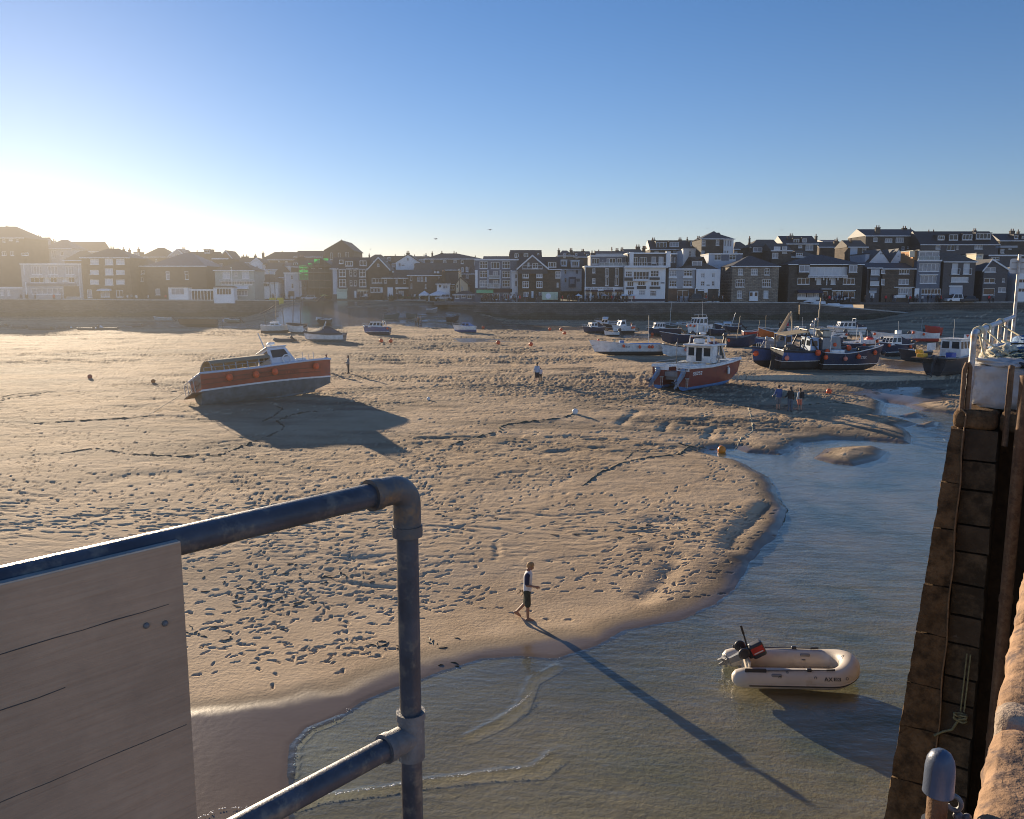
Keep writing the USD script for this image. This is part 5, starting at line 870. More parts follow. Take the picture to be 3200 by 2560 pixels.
house(8, 'dark house with stacked dormers at the top of the right skyline', -440, 355, 480, 260, 226, DSTONE, 'gable', 165, SLATE, zb=8, depth=12, wins=[(-320, 285, -262, 340, '1x1', 'C'), (-155, 298, -52, 352, '3x1', 'C'), (0, 285, 114, 352, '4x1', 'C'), (80, 410, 120, 462, '1x1', 'C'), (160, 405, 178, 440, '1x1', 'C')], chim=[(-258, 115, 62, 0.2), (120, 125, 60), (204, 150, 18)])
house(8, 'long dark terrace with four white dormers along the right skyline', 345, 1455, 500, 385, 220, HUNG, 'gable', 195, SLATE, zb=8, depth=10, wins=[(726, 388, 840, 468, '2x1', 'D'), (566, 396, 632, 450, '1x1', 'C'), (860, 395, 888, 450, '1x1', 'C'), (1118, 372, 1232, 448, '3x1', 'C'), (206, 396, 262, 455, '1x1', 'C'), (500, 400, 545, 430, '2x1')][:4], dorm=[(596, 258, 684, 318, '3x1', 1.2), (758, 242, 874, 322, '2x1', 1.0), (948, 240, 1078, 318, '3x1', 1.0), (1142, 226, 1340, 306, '4x1', 0.8)], chim=[(466, 178, 36), (534, 176, 18), (1106, 158, 22), (1130, 160, 16)])
house(8, 'dark terrace continuing to the right edge of the skyline', 1455, 2150, 620, 330, 224, DSTONE, 'gable', 228, SLATE, zb=8, wins=[(1485, 445, 1538, 505, '1x2', 'C'), (1600, 400, 1640, 450)], dorm=[(1682, 252, 1730, 302, '1x1', 0.8), (1788, 262, 1840, 316, '2x1', 0.8)], chim=[(1650, 165, 58), (1736, 175, 22)])
house(8, 'low dark house with pale parapet below the skyline terrace, right', 1300, 1800, 720, 545, 204, HUNG, 'flat', None, zb=6, wins=[(1356, 560, 1470, 602, '2x1', 'D')], extra=[('white_wall', 1480, 400, 1725, 430, 'g', -2, 2)])
house(8, 'modern dark house with white glazed penthouse box and sunlit orange side', 268, 642, 1165, 618, 187.8, RBLUE, 'flat', None, wins=[(330, 650, 616, 766, '5x1', 'C'), (346, 822, 574, 936, '4x1', 'C'), (368, 1010, 690, 1090, '6x1', 'D')][:2] + [(362, 1010, 636, 1090, '6x1', 'D')], extra=[('white_head', 336, 806, 600, 818, 'f', 0.25), ('shop_panel', 268, 1005, 322, 1140, 'W', 0.06)])
house(8, 'white penthouse box with glass balustrade on the modern dark house', 322, 618, 625, 470, 188.6, RWHITE, 'flat', None, depth=7, fascia=False, wins=[(336, 484, 606, 590, '3x1', 'C')], extra=[('balcony', 320, 545, 618, 606, 'B', 0.8)], zb=None)
house(8, 'slim orange-brown tower slab catching the sun beside the penthouse', 232, 300, 680, 478, 189.4, mat('orange_render', (0.40, 0.20, 0.08), 0.85, var=0.1), 'flat', None, depth=6, fascia=False, extra=[('buff_front', 200, 476, 262, 560, 'c', 0.4)], zb=None)
house(8, 'dark house with two white juliet balconies and a garage', 642, 1135, 1165, 628, 187.6, HUNG, 'hip', 500, SLATEB, inset=(0.4, 2.5), wins=[(800, 652, 878, 800, '1x1', 'B'), (962, 652, 1044, 800, '1x1', 'B'), (786, 842, 1030, 918, '3x1', 'B')], extra=[('balcony', 790, 724, 906, 802, 'f', 0.5), ('balcony', 958, 724, 1074, 802, 'f', 0.5), ('garage_door', 762, 985, 940, 1100, 'p', 0.05), ('white_head', 755, 965, 944, 984, 'W', 0.2)])
house(8, 'dark gap house in shade between the garage house and the gabled house', 1136, 1215, 1165, 700, 192, DSTONE, 'flat', None, fascia=False)
house(8, 'small lit cream house end behind the garage house', 1126, 1240, 700, 515, 198, RCREAM, 'flat', None, zb=6, wins=[(1140, 530, 1220, 560, '2x1')], fascia=False)
house(8, 'small dark front-gabled house with white barge boards near the sign post', 1212, 1590, 1165, 745, 187.4, HUNG, 'front', 603, SLATE, peak=1366, wins=[(1262, 706, 1420, 776, '2x1', 'C'), (1252, 862, 1408, 930, '2x1', 'D'), (1510, 860, 1545, 915, '1x1', 'C'), (1240, 1000, 1400, 1100, '1x1', 'D'), (1452, 990, 1560, 1060, '2x1', 'C')])
house(8, 'dark house between the gabled house and the white house at the edge', 1590, 1700, 1165, 720, 190, DSTONE, 'flat', None, wins=[(1620, 780, 1670, 850, '1x1', 'D')])
house(8, 'white house with dark window bands at the right edge of the seafront', 1690, 2150, 1165, 742, 187.2, RWHITE, 'flat', None, wins=[(1756, 742, 1900, 788, '3x1', 'D'), (1746, 872, 1900, 930, '3x1', 'D'), (1738, 1002, 1900, 1060, '3x1', 'D')])

# lettering on the restaurant's white fascia
HT = stage.GetPrimAtPath(_r)
_c = W(5, 1310, 1195, 189); _a = W(5, 1054, 1014, 188.9); _b = W(5, 1432, 994, 188.9)
_tm = meshkit.text_mesh('CAFFE PASTA & PIZZERIA', 1.0, 0.04, True); _v, _f = np.asarray(_tm.vertices), np.asarray(_tm.faces)
_w = _v[:, 0].max() - _v[:, 0].min(); _sc = (_b[0] - _a[0]) / _w; _hz = _b[2] - _a[2]
_v = np.c_[_v[:, 0] * _sc + _a[0], 188.9 - 0.012 - _v[:, 2] * 0.5, (_v[:, 1] / _v[:, 1].max()) * _hz + _a[2]]
_x0 = (W(5, 1030, 1195, 189)[0] + W(5, 1590, 700, 189)[0]) / 2
part(_r, 'lettering', move((_v, _f), (-_x0, -189, 0)), NAVY)
# ---------------------------------------------------------------- boats
def gel(name, c, rough=0.42, var=0.14, **kw):
    kw.setdefault('second', tuple(0.62 * x + 0.02 for x in c)); kw.setdefault('amount', 0.40)
    return mat(name, c, rough, 0, var, 1.3, coat=0.1, **kw)
BWHITE = gel('boat_white', (0.62, 0.63, 0.63)); BNAVY = gel('boat_navy', (0.014, 0.024, 0.05)); BBLUE = gel('boat_blue', (0.035, 0.075, 0.20)); BBLACK = gel('boat_black', (0.022, 0.022, 0.026))
BRED = gel('boat_red', (0.36, 0.045, 0.03)); BORANGE = gel('boat_orange', (0.46, 0.13, 0.03)); BOR2 = gel('boat_rust_red', (0.27, 0.055, 0.027)); BMAROON = gel('boat_maroon', (0.13, 0.025, 0.02), second=(0.10, 0.03, 0.025), amount=0.4)
BGREY = gel('boat_grey', (0.16, 0.17, 0.18)); BTEAL = gel('boat_teal', (0.05, 0.085, 0.09)); BAFOUL = mat('antifouling_grey', (0.10, 0.115, 0.12), 0.85, var=0.25, scale=2, second=(0.07, 0.075, 0.06), amount=0.4)
BAFBLUE = mat('antifouling_blue', (0.05, 0.15, 0.33), 0.8, var=0.2, scale=2); BAFBLACK = mat('antifouling_black', (0.025, 0.024, 0.024), 0.85, var=0.3, scale=2); BAFRED = mat('antifouling_red', (0.16, 0.05, 0.035), 0.85, var=0.3, scale=2)
BTIMBER = mat('boat_timber', (0.12, 0.07, 0.04), 0.7, var=0.3, scale=5); COVER = mat('grey_cover', (0.055, 0.06, 0.07), 0.85, var=0.2, scale=3, bump=0.02, bscale=4); CANVASB = mat('blue_cover', (0.13, 0.22, 0.42), 0.85, var=0.2, scale=3, bump=0.03, bscale=4)
TAN = mat('tan_canvas', (0.44, 0.35, 0.23), 0.85, var=0.12, scale=2, trans=0.14); NAVYC = mat('navy_canvas', (0.018, 0.022, 0.04), 0.8, var=0.2)
FEND = mat('orange_fender', (0.62, 0.085, 0.02), 0.45, var=0.15); FENDP = mat('pink_fender', (0.62, 0.20, 0.14), 0.5, var=0.15); FENDW = mat('white_fender', (0.6, 0.6, 0.58), 0.5, var=0.1)
BGLASS = pane_mat('boat_glass', (0.02, 0.025, 0.03)); SPAR = mat('spar', (0.36, 0.27, 0.17), 0.5, var=0.2, scale=6); SPARD = mat('dark_spar', (0.06, 0.05, 0.045), 0.6, var=0.2); SILV = mat('outboard_silver', (0.20, 0.25, 0.32), 0.35, 0.3, 0.1, coat=0.3)
YEL = mat('yellow_plastic', (0.62, 0.33, 0.02), 0.5, var=0.1); BLUEP = mat('blue_plastic', (0.02, 0.06, 0.28), 0.5, var=0.1); REDP = mat('red_plastic', (0.45, 0.03, 0.02), 0.5, var=0.15)
RIBG = mat('tender_grey', (0.045, 0.047, 0.05), 0.6, var=0.2); STEEL = mat('boat_rail', (0.45, 0.45, 0.45), 0.3, 0.7, 0.1)

class Hull:
    def __init__(h, L, B, D, wl, tw=0.8, rise=0.25, rake=0.08, st=0.07, bowk=0.35, full=0.42, n=22):
        h.L, h.B, h.D, h.wl, h.st = L, B, D, wl, st
        ts = np.linspace(0, 1, n); h.ts = ts
        a = np.clip(ts / 0.4, 0, 1); b = np.clip((ts - 0.4) / 0.6, 0, 1)
        h.hb = B / 2 * np.where(ts < 0.4, tw + (1 - tw) * np.sin(math.pi / 2 * a), np.maximum(1 - b ** 2.4, 0.0004) ** 0.8)
        h.kz = np.clip((ts - 0.72) / 0.28, 0, 1) ** 2 * bowk * D
        h.sz = D * (1 + rise * np.clip((ts - 0.25) / 0.75, 0, 1) ** 1.7 + 0.06 * (1 - a))
        h.e = full + (0.9 - full) * np.clip((ts - 0.45) / 0.5, 0, 1) ** 1.3; h.rake = rake * L
    def pt(h, i, z, side, k=1.0):
        f = np.clip((z - h.kz[i]) / (h.sz[i] - h.kz[i]), 0, 1)
        x = -h.L / 2 + h.L * h.ts[i] + h.rake * (z / h.D) * np.clip((h.ts[i] - 0.7) / 0.3, 0, 1)
        return (x, side * h.hb[i] * f ** h.e[i] * k, z)
    def band(h, lo, hi, m, k=1.0, transom=True):
        V, F, n = [], [], len(h.ts)
        for side in (1, -1):
            o = len(V)
            for i in range(n):
                for j in range(m + 1): V.append(h.pt(i, lo(i) + (hi(i) - lo(i)) * j / m, side, k))
            for i in range(n - 1):
                for j in range(m):
                    q = o + i * (m + 1) + j; F.append((q, q + m + 1, q + m + 2, q + 1) if side < 0 else (q, q + 1, q + m + 2, q + m + 1))
        if transom:
            o = n * (m + 1)
            for j in range(m): F.append((j, o + j, o + j + 1, j + 1))
        return J((np.array(V), np.array(F)))
    def cap(h, zf, k=1.0, i0=0, i1=None):
        i1 = len(h.ts) - 1 if i1 is None else i1
        V = [h.pt(i, zf(i), s, k) for i in range(i0, i1 + 1) for s in (1, -1)]
        return J((np.array(V), np.array([(2 * a, 2 * a + 1, 2 * a + 3, 2 * a + 2) for a in range(i1 - i0)])))
    def sheer(h, dz=0.0, k=1.0, i0=0, i1=None):
        i1 = len(h.ts) if i1 is None else i1
        return [h.pt(i, h.sz[i] + dz, 1, k) for i in range(i0, i1)], [h.pt(i, h.sz[i] + dz, -1, k) for i in range(i0, i1)]
    def at(h, x):
        return int(np.clip(round((x + h.L / 2) / h.L * (len(h.ts) - 1)), 0, len(h.ts) - 1))
    def build(h, par, mt, mb, ms, mg, inner=None, floor=None, deck=None, deck_to=None, gun=0.045):
        wl = lambda i: max(h.wl, h.kz[i] + 0.02); ws = lambda i: max(h.wl + h.st, h.kz[i] + 0.05)
        part(par, 'hull', h.band(ws, lambda i: h.sz[i], 5), mt, smooth=40)
        part(par, 'boot_stripe', h.band(wl, ws, 1), ms, smooth=40)
        part(par, 'hull_bottom', h.band(lambda i: h.kz[i], wl, 5), mb, smooth=40)
        P, S = h.sheer()
        part(par, 'gunwale', J(tube(P, gun, 6), tube(S, gun, 6), tube([P[0], S[0]], gun, 6)), mg, smooth=60)
        n = len(h.ts) - 1; i0 = 0
        if deck is not None:
            i0 = 0 if deck_to is None else h.at(deck_to)
            part(par, 'deck', h.cap(lambda i: h.sz[i] - 0.03, 0.995, i0), deck)
        if inner is not None:
            fl = floor if floor is not None else h.wl + 0.05
            z0 = lambda i: min(max(fl, h.kz[i] + 0.08), h.sz[i] - 0.05)
            part(par, 'inside', J(h.band(z0, lambda i: h.sz[i], 2, 0.93), h.cap(z0, 0.93)), inner, smooth=40)
def panes(q, us, v0, v1, off=0.012, gap=0.0):
    """Thin sheets on the four-cornered face q (bottom left, bottom right, top right, top left)."""
    q = np.array(q, float); n = np.cross(q[1] - q[0], q[3] - q[0]); n /= np.linalg.norm(n); out = []
    for a, b in us:
        c = [(q[0] * (1 - u) + q[1] * u) * (1 - v) + (q[3] * (1 - u) + q[2] * u) * v for u, v in ((a, v0), (b, v0), (b, v1), (a, v1))]
        v = np.array([p + n * 0.001 for p in c] + [p + n * off for p in c]); out.append(J((v, np.array([[0, 3, 2, 1], [4, 5, 6, 7], [0, 1, 5, 4], [1, 2, 6, 5], [2, 3, 7, 6], [3, 0, 4, 7]]))))
    return out
def cabin(par, x0, x1, w, z0, z1, m, rf=0.3, ra=0.05, side=2, front=2, roof=None, taper=0.9, v=(0.35, 0.85), over=0.08, name='cabin', back=0):
    w2, wt = w / 2, w / 2 * taper
    b = [(x0, -w2, z0), (x1, -w2, z0), (x1, w2, z0), (x0, w2, z0)]; t = [(x0 + ra, -wt, z1), (x1 - rf, -wt, z1), (x1 - rf, wt, z1), (x0 + ra, wt, z1)]
    c = part(par, name, hexa(b, t), m)
    sp = lambda k: [((i + 0.14) / k, (i + 0.86) / k) for i in range(k)]
    ps = []
    if side: ps += panes((b[0], b[1], t[1], t[0]), sp(side), *v) + panes((b[2], b[3], t[3], t[2]), sp(side), *v)
    if front: ps += panes((b[1], b[2], t[2], t[1]), sp(front), *v)
    if back: ps += panes((b[3], b[0], t[0], t[3]), sp(back), *v)
    for p in ps: part(c, 'window', p, BGLASS)
    part(par, 'cabin_roof', rbox(((x0 + ra + x1 - rf) / 2, 0, z1 + 0.045), (x1 - rf - x0 - ra + 2 * over, 2 * wt + 2 * over, 0.085), 0.035, 8), roof or m, smooth=40)
    return c
def outboard(par, x, y, z, tilt=0.0, m=BBLACK, s=1.0):
    T = lambda q: move(move(q, (0, 0, 0), 0, tilt, 0, s), (x, y, z))
    o = part(par, 'outboard_motor', T(J(rbox((-0.12, 0, 0.38), (0.52, 0.34, 0.46), 0.13, 10), rbox((-0.10, 0, 0.14), (0.36, 0.24, 0.16), 0.06, 8))), m, smooth=50)
    part(o, 'leg', T(J(hexa([(-0.20, -0.05, -0.75), (0.02, -0.05, -0.75), (0.02, 0.05, -0.75), (-0.20, 0.05, -0.75)], [(-0.24, -0.08, 0.1), (0.04, -0.08, 0.1), (0.04, 0.08, 0.1), (-0.24, 0.08, 0.1)]), rbox((-0.16, 0, -0.72), (0.5, 0.03, 0.16), 0.01, 6), cyl((-0.32, 0, -0.84), (0.12, 0, -0.84), 0.06, 10, 0.02), bx((-0.05, 0, -0.98), (0.14, 0.02, 0.22)))), m, smooth=40)
    part(o, 'propeller', T(J(*[move(bx((0, 0.10, 0), (0.02, 0.2, 0.09)), (-0.34, 0, -0.84), 0, 0, a) for a in (0, 120, 240)])), DARKG)
    return o
def fenders(par, h, xs, side, m=FEND, r=0.17, drop=0.28):
    for x in xs:
        i = h.at(x); p = np.array(h.pt(i, h.sz[i] - drop, side)) + np.array([0, side * r * 0.9, 0])
        part(par, 'fender', J(ball(p, r, 2, (1, 1, 1.12)), cyl(p + (0, 0, r), (p[0], p[1] - side * r * 0.6, h.sz[i]), 0.012, 5)), m, smooth=60)
def mast(par, x, y, z0, z1, r=0.05, lean=(0, 0), m=SPAR, name='mast'):
    part(par, name, cyl((x, y, z0), (x + lean[0], y + lean[1], z1), r, 8, r * 0.6), m, smooth=50)
def boat(name, label, px, py, psi, heel=0.0, trim=0.0, cat='boat', group=None, sink=0.05):
    p = sand_at(px, py); return thing(name, label, cat, (p[0], p[1], p[2] - sink), psi, heel, trim, group)
def hull_text(par, h, text, x0, x1, z0, height, side, m):
    """Letters lying on the curved topside; side -1 reads from stern to bow seen from starboard."""
    t = meshkit.text_mesh(text, height, 0.012, True); v, f = np.asarray(t.vertices), np.asarray(t.faces)
    k = (x1 - x0) / (v[:, 0].max() - v[:, 0].min()); out = []
    for a, b, c in v:
        x = x0 + a * k if side < 0 else x1 - a * k; z = z0 + b
        fi = (x + h.L / 2) / h.L * (len(h.ts) - 1); i = int(np.clip(fi, 0, len(h.ts) - 2)); u = fi - i
        y = (1 - u) * h.pt(i, z, side)[1] + u * h.pt(i + 1, z, side)[1]; out.append((x, y + side * (0.006 + c), z))
    part(par, 'lettering', (np.array(out), f), m)

# --- small boats by type
def open_boat(label, px, py, psi, L=4.0, B=1.6, D=0.85, top=BNAVY, bot=BAFBLACK, gun=BWHITE, inner=BGREY, heel=6, motor=True, tilt=45, fend=(), stripe=None, name='rowing_boat', thwarts=2, **kw):
    t = boat(name, label, px, py, psi, heel, **kw); h = Hull(L, B, D, D * 0.36, tw=0.72, rise=0.42)
    h.build(t, top, bot, stripe or top, gun, inner)
    for k in range(thwarts):
        x = -L * 0.22 + k * L * 0.3; i = h.at(x); part(t, 'thwart', bx((x, 0, h.sz[i] - 0.16), (0.24, h.hb[i] * 1.8, 0.04)), BTIMBER)
    if motor: outboard(t, -L / 2 - 0.12, 0, h.sz[0] - 0.1, tilt)
    for s, xs in fend: fenders(t, h, xs, s)
    return t, h
def cruiser(label, px, py, psi, L=5.0, B=2.0, D=1.1, top=BWHITE, bot=BAFBLACK, stripe=None, cab=BWHITE, heel=8, cabx=(-0.05, 0.32), cabh=0.75, side=2, front=2, canopy=None, motor=True, mastz=0, fend=(), rail=True, name='cabin_boat', tilt=50, **kw):
    t = boat(name, label, px, py, psi, heel, **kw); h = Hull(L, B, D, D * 0.38, tw=0.85, rise=0.28)
    h.build(t, top, bot, stripe or top, BWHITE, BGREY, deck=BWHITE, deck_to=L * cabx[0] - 0.1)
    zc = h.sz[h.at(L * cabx[0])] - 0.04
    cabin(t, L * cabx[0], L * cabx[1], B * 0.78, zc, zc + cabh, cab, rf=0.45, side=side, front=front, back=1)
    if canopy:
        x0, x1 = -L * 0.46, L * cabx[0] + 0.02; w = B * 0.38
        part(t, 'canopy', hexa([(x0, -w, zc), (x1, -w, zc), (x1, w, zc), (x0, w, zc)], [(x0 + 0.5, -w * 0.8, zc + cabh * 0.55), (x1, -w * 0.9, zc + cabh * 1.0), (x1, w * 0.9, zc + cabh * 1.0), (x0 + 0.5, w * 0.8, zc + cabh * 0.55)]), canopy)
    if rail:
        pts = [np.array(h.pt(i, h.sz[i] + 0.32, s, 0.9)) for s, r_ in ((1, range(h.at(L * 0.25), len(h.ts))), (-1, range(len(h.ts) - 1, h.at(L * 0.25) - 1, -1))) for i in r_]
        part(t, 'bow_rail', J(tube(pts, 0.016, 5), *[cyl(p - (0, 0, 0.34), p, 0.013, 5) for p in pts[::3]]), STEEL, smooth=60)
    if motor: outboard(t, -L / 2 - 0.12, 0, h.sz[0] - 0.15, tilt)
    if mastz: mast(t, L * cabx[0] + 0.3, 0, zc + cabh, zc + cabh + mastz, 0.025, m=BWHITE)
    for s, xs in fend: fenders(t, h, xs, s)
    return t, h
def tender(label, px, py, psi, L=2.9, m=RIBG, heel=0, motor=False, **kw):
    t = boat('inflatable_tender', label, px, py, psi, heel, **kw); R = 0.20; B = 1.35
    a = np.linspace(-math.pi / 2, math.pi / 2, 11); bowr = B / 2 - R
    pts = [(-L / 2, -bowr, R)] + [(L / 2 - bowr - R + bowr * math.cos(q) * 1.25, bowr * math.sin(q), R + 0.12 * math.cos(q) ** 2) for q in a] + [(-L / 2, bowr, R)]
    part(t, 'tube', J(tube([(-L / 2 - 0.3, -bowr, R)] + pts + [(-L / 2 - 0.3, bowr, R)], [R * 0.45] + [R] * len(pts) + [R * 0.45], 12)), m, smooth=60)
    part(t, 'floor', box2(-L / 2, L / 2 - 0.5, -bowr, bowr, 0.07, 0.12), BGREY); part(t, 'transom', box2(-L / 2 + 0.05, -L / 2 + 0.1, -bowr + 0.1, bowr - 0.1, 0.12, 0.55), BTIMBER)
    part(t, 'seat', box2(-0.25, 0.05, -bowr, bowr, 0.30, 0.34), BTIMBER)
    if motor: outboard(t, -L / 2 - 0.02, 0, 0.42, 55, s=0.7)
    return t

# --- the orange passenger boat, heeled over on its far bilge
t = boat('passenger_boat', 'orange-red passenger boat lying heeled on the sand with tan canopy frames', 840, 1244, 38, heel=-17, trim=-3.2, sink=0.0)
h = Hull(10.2, 3.4, 2.1, 1.0, tw=0.88, rise=0.16, rake=0.045, st=0.11, bowk=0.25, full=0.5)
h.build(t, BOR2, BAFOUL, BWHITE, mat('boat_pale_blue', (0.38, 0.45, 0.55), 0.4, var=0.08), BGREY, 1.3, deck=BWHITE, deck_to=1.0, gun=0.085)
for z in (1.45, 1.75): part(t, 'rubbing_strake', J(tube([h.pt(i, z, 1) for i in range(0, 20)], 0.03, 6), tube([h.pt(i, z, -1) for i in range(0, 20)], 0.03, 6)), mat('strake_dark', (0.14, 0.05, 0.03), 0.6))
fenders(t, h, (-3.2, -1.1, 0.2, 3.5), -1, FEND, 0.24, 0.5)
hull_text(t, h, 'ST IVES', 1.0, 2.3, 1.50, 0.2, -1, BMAROON)
zc = h.sz[14] - 0.05
cabin(t, 0.25, 2.4, 2.4, zc, zc + 1.45, mat('wheelhouse_pale', (0.50, 0.54, 0.60), 0.45, var=0.08), rf=0.75, ra=0.0, side=1, front=2, v=(0.45, 0.86), over=0.12, back=2)
cabin(t, 2.45, 3.7, 1.4, zc, zc + 0.42, BWHITE, rf=0.4, side=1, front=1, v=(0.3, 0.75), over=0.02, name='fore_hatch')
for k in range(6):
    x = -4.2 + k * 0.88; ww = 1.38
    arc = [(x, ww * math.cos(a), zc - 0.05 + 0.55 + 0.62 * math.sin(a)) for a in np.linspace(0, math.pi, 13)]
    part(t, 'canopy_hoop', tube([(x, ww, zc - 0.3)] + arc + [(x, -ww, zc - 0.3)], 0.028, 6), STEEL, smooth=60)
an = np.linspace(0.18, math.pi - 0.18, 15); V = [(x, 1.4 * math.cos(a), zc + 0.52 + 0.62 * math.sin(a)) for x in (-4.22, 0.25) for a in an]
part(t, 'canopy', J((np.array(V), np.array([(i, i + 1, 15 + i + 1, 15 + i) for i in range(14)])), (np.array([(x, y * 1.012, z + 0.015) for x, y, z in V]), np.array([(i, 15 + i, 15 + i + 1, i + 1) for i in range(14)]))), TAN, smooth=60)
for s in (1, -1):
    part(t, 'side_rail', J(tube([(x, s * 1.5, h.sz[8] + 0.45) for x in (-4.8, -3, -1, 0.2)], 0.022, 6), *[cyl((x, s * 1.5, h.sz[8] - 0.02), (x, s * 1.5, h.sz[8] + 0.45), 0.018, 5) for x in (-4.8, -4, -3, -2, -1, 0.2)]), STEEL, smooth=60)
part(t, 'bow_rail', J(*[cyl((x, s * w, h.sz[18] - 0.02), (x + 0.1, s * w, h.sz[18] + 0.75), 0.022, 6) for x, w in ((2.9, 0.9), (4.0, 0.45)) for s in (1, -1)]), STEEL)
mast(t, 0.5, 0.0, zc + 1.5, zc + 2.9, 0.06, (-0.3, 0), BWHITE)
part(t, 'radar', J(rbox((1.0, 0, zc + 1.95), (0.55, 0.55, 0.2), 0.08, 10), cyl((1.0, 0, zc + 1.5), (1.0, 0, zc + 1.9), 0.06)), BWHITE, smooth=50)
part(t, 'life_ring', tube([(1.5 + 0.33 * math.cos(a), -1.32, zc + 0.42 + 0.33 * math.sin(a)) for a in np.linspace(0, 6.283, 18)], 0.05, 8), BWHITE, smooth=60)
part(t, 'swim_platform', J(box2(-5.8, -4.97, -1.1, 1.1, 0.9, 0.96), *[cyl((-5.7, y, 0.93), (-4.95, y, 1.8), 0.025, 6) for y in (-1.0, 0, 1.0)]), BTIMBER)
part(t, 'boarding_rail', J(*[tube([(-5.0, y, 1.9), (-5.3, y, 2.2), (-5.6, y, 1.9), (-5.6, y, 0.96)], 0.022, 6) for y in (-1.2, -0.4, 0.4, 1.2)]), STEEL, smooth=60)
part(t, 'rudder', hexa([(-4.85, -0.03, -0.12), (-4.45, -0.03, -0.12), (-4.45, 0.03, -0.12), (-4.85, 0.03, -0.12)], [(-4.8, -0.03, 0.75), (-4.5, -0.03, 0.75), (-4.5, 0.03, 0.75), (-4.8, 0.03, 0.75)]), BAFOUL)
part(t, 'propeller', J(*[move(bx((0, 0.2, 0), (0.03, 0.36, 0.2)), (-4.25, 0, 0.32), 0, 25, a) for a in (0, 90, 180, 270)], cyl((-4.35, 0, 0.32), (-3.7, 0, 0.4), 0.06, 8)), DARKG)
part(t, 'keel', hexa([(-3.9, -0.09, -0.22), (3.7, -0.09, -0.02), (3.7, 0.09, -0.02), (-3.9, 0.09, -0.22)], [(-3.9, -0.14, 0.25), (3.9, -0.1, 0.3), (3.9, 0.1, 0.3), (-3.9, 0.14, 0.25)]), BAFOUL)

# --- the maroon twin-hulled boat
t = boat('catamaran', 'maroon twin-hulled workboat SS252 with two tilted silver outboards', 2180, 1203, 47, heel=0, sink=0.06)
L_, B_ = 8.7, 3.6
for s in (1, -1):
    hh = Hull(L_, 1.25, 1.75, 0.34, tw=0.95, rise=0.16, rake=0.09, st=0.02, bowk=0.55, full=0.22)
    o = s * (B_ / 2 - 0.60)
    def sh(m): return move(m, (0, o, 0))
    wl = lambda i: max(hh.wl, hh.kz[i] + 0.02)
    part(t, 'hull', sh(hh.band(wl, lambda i: hh.sz[i], 5)), BMAROON, smooth=40); part(t, 'hull_bottom', sh(hh.band(lambda i: hh.kz[i], wl, 3)), BAFBLUE, smooth=40)
    P, S = hh.sheer(0.05); part(t, 'gunwale', sh(J(tube(P, 0.11, 8), tube(S, 0.09, 8), tube([P[0], S[0]], 0.09, 8))), BWHITE, smooth=60)
    part(t, 'bulwark', sh(J(hh.band(lambda i: hh.sz[i], lambda i: hh.sz[i] + 0.22, 1))), BWHITE, smooth=40)
    for x0, x1 in ((-3.85, -2.45), (2.05, 3.15)):
        tm = meshkit.text_mesh('SS252', 0.27, 0.012, True); v = np.asarray(tm.vertices); k = (x1 - x0) / (v[:, 0].max() - v[:, 0].min()); out = []
        for a, b, c in v:
            x = x0 + a * k if s < 0 else x1 - a * k; fi = (x + hh.L / 2) / hh.L * (len(hh.ts) - 1); i = int(fi); u = fi - i; z = 1.28 + b + (0.12 if x0 > 0 else 0)
            out.append((x, o + s * 0.008 + s * c + (1 - u) * hh.pt(i, z, s)[1] + u * hh.pt(i + 1, z, s)[1], z))
        part(t, 'lettering', (np.array(out), np.asarray(tm.faces)), BWHITE)
    outboard(t, -L_ / 2 - 0.15, o, 1.15, 52, SILV, 1.35)
    [part(t, 'ladder_bar', cyl((-L_ / 2 - 0.03, o + d_, 0.3), (-L_ / 2 - 0.03, o + d_, 1.0), 0.03, 6), GALV2) for d_ in (-0.45, -0.3, 0.42)]; part(t, 'step', rbox((-L_ / 2 - 0.1, o - 0.42, 1.05), (0.2, 0.3, 0.08), 0.03, 6), GALV2)
part(t, 'bridge_deck', box2(-L_ / 2 + 0.35, 2.2, -1.1, 1.1, 0.8, 1.1), BGREY)
part(t, 'deck', hexa([(1.2, -1.5, 1.78), (3.2, -1.2, 1.85), (3.2, 1.2, 1.85), (1.2, 1.5, 1.78)], [(1.2, -1.5, 1.98), (3.9, -1.0, 2.1), (3.9, 1.0, 2.1), (1.2, 1.5, 1.98)]), BWHITE)
part(t, 'foredeck', move(trimesh.creation.extrude_polygon(Polygon([(2.4, -1.6)] + [(2.9 + 1.75 * math.cos(a), 1.6 * math.sin(a)) for a in np.linspace(-math.pi / 2, math.pi / 2, 15)] + [(2.4, 1.6)]), 0.14, engine='earcut'), (0, 0, 1.98)), BWHITE, smooth=40)
part(t, 'cockpit', J(box2(-L_ / 2 + 0.1, 0.4, -1.55, -1.45, 1.1, 1.95), box2(-L_ / 2 + 0.1, 0.4, 1.45, 1.55, 1.1, 1.95), box2(-L_ / 2 + 0.1, -L_ / 2 + 1.2, -0.62, 0.62, 1.1, 1.5)), BGREY)
part(t, 'name_board', box2(-L_ / 2 - 0.02, -L_ / 2 + 0.06, 0.22, 1.55, 1.62, 2.08), BWHITE); part(t, 'name_board', box2(-L_ / 2 - 0.02, -L_ / 2 + 0.06, -1.75, -0.55, 1.62, 2.0), BWHITE)
tm = meshkit.text_mesh('St Ives', 0.25, 0.012, True); v = np.asarray(tm.vertices); part(t, 'lettering', (np.c_[np.full(len(v), -L_ / 2 - 0.03) - v[:, 2], -0.66 - v[:, 0] * 0.95 / v[:, 0].max(), 1.72 + v[:, 1]], np.asarray(tm.faces)), BNAVY)
zr = 3.42
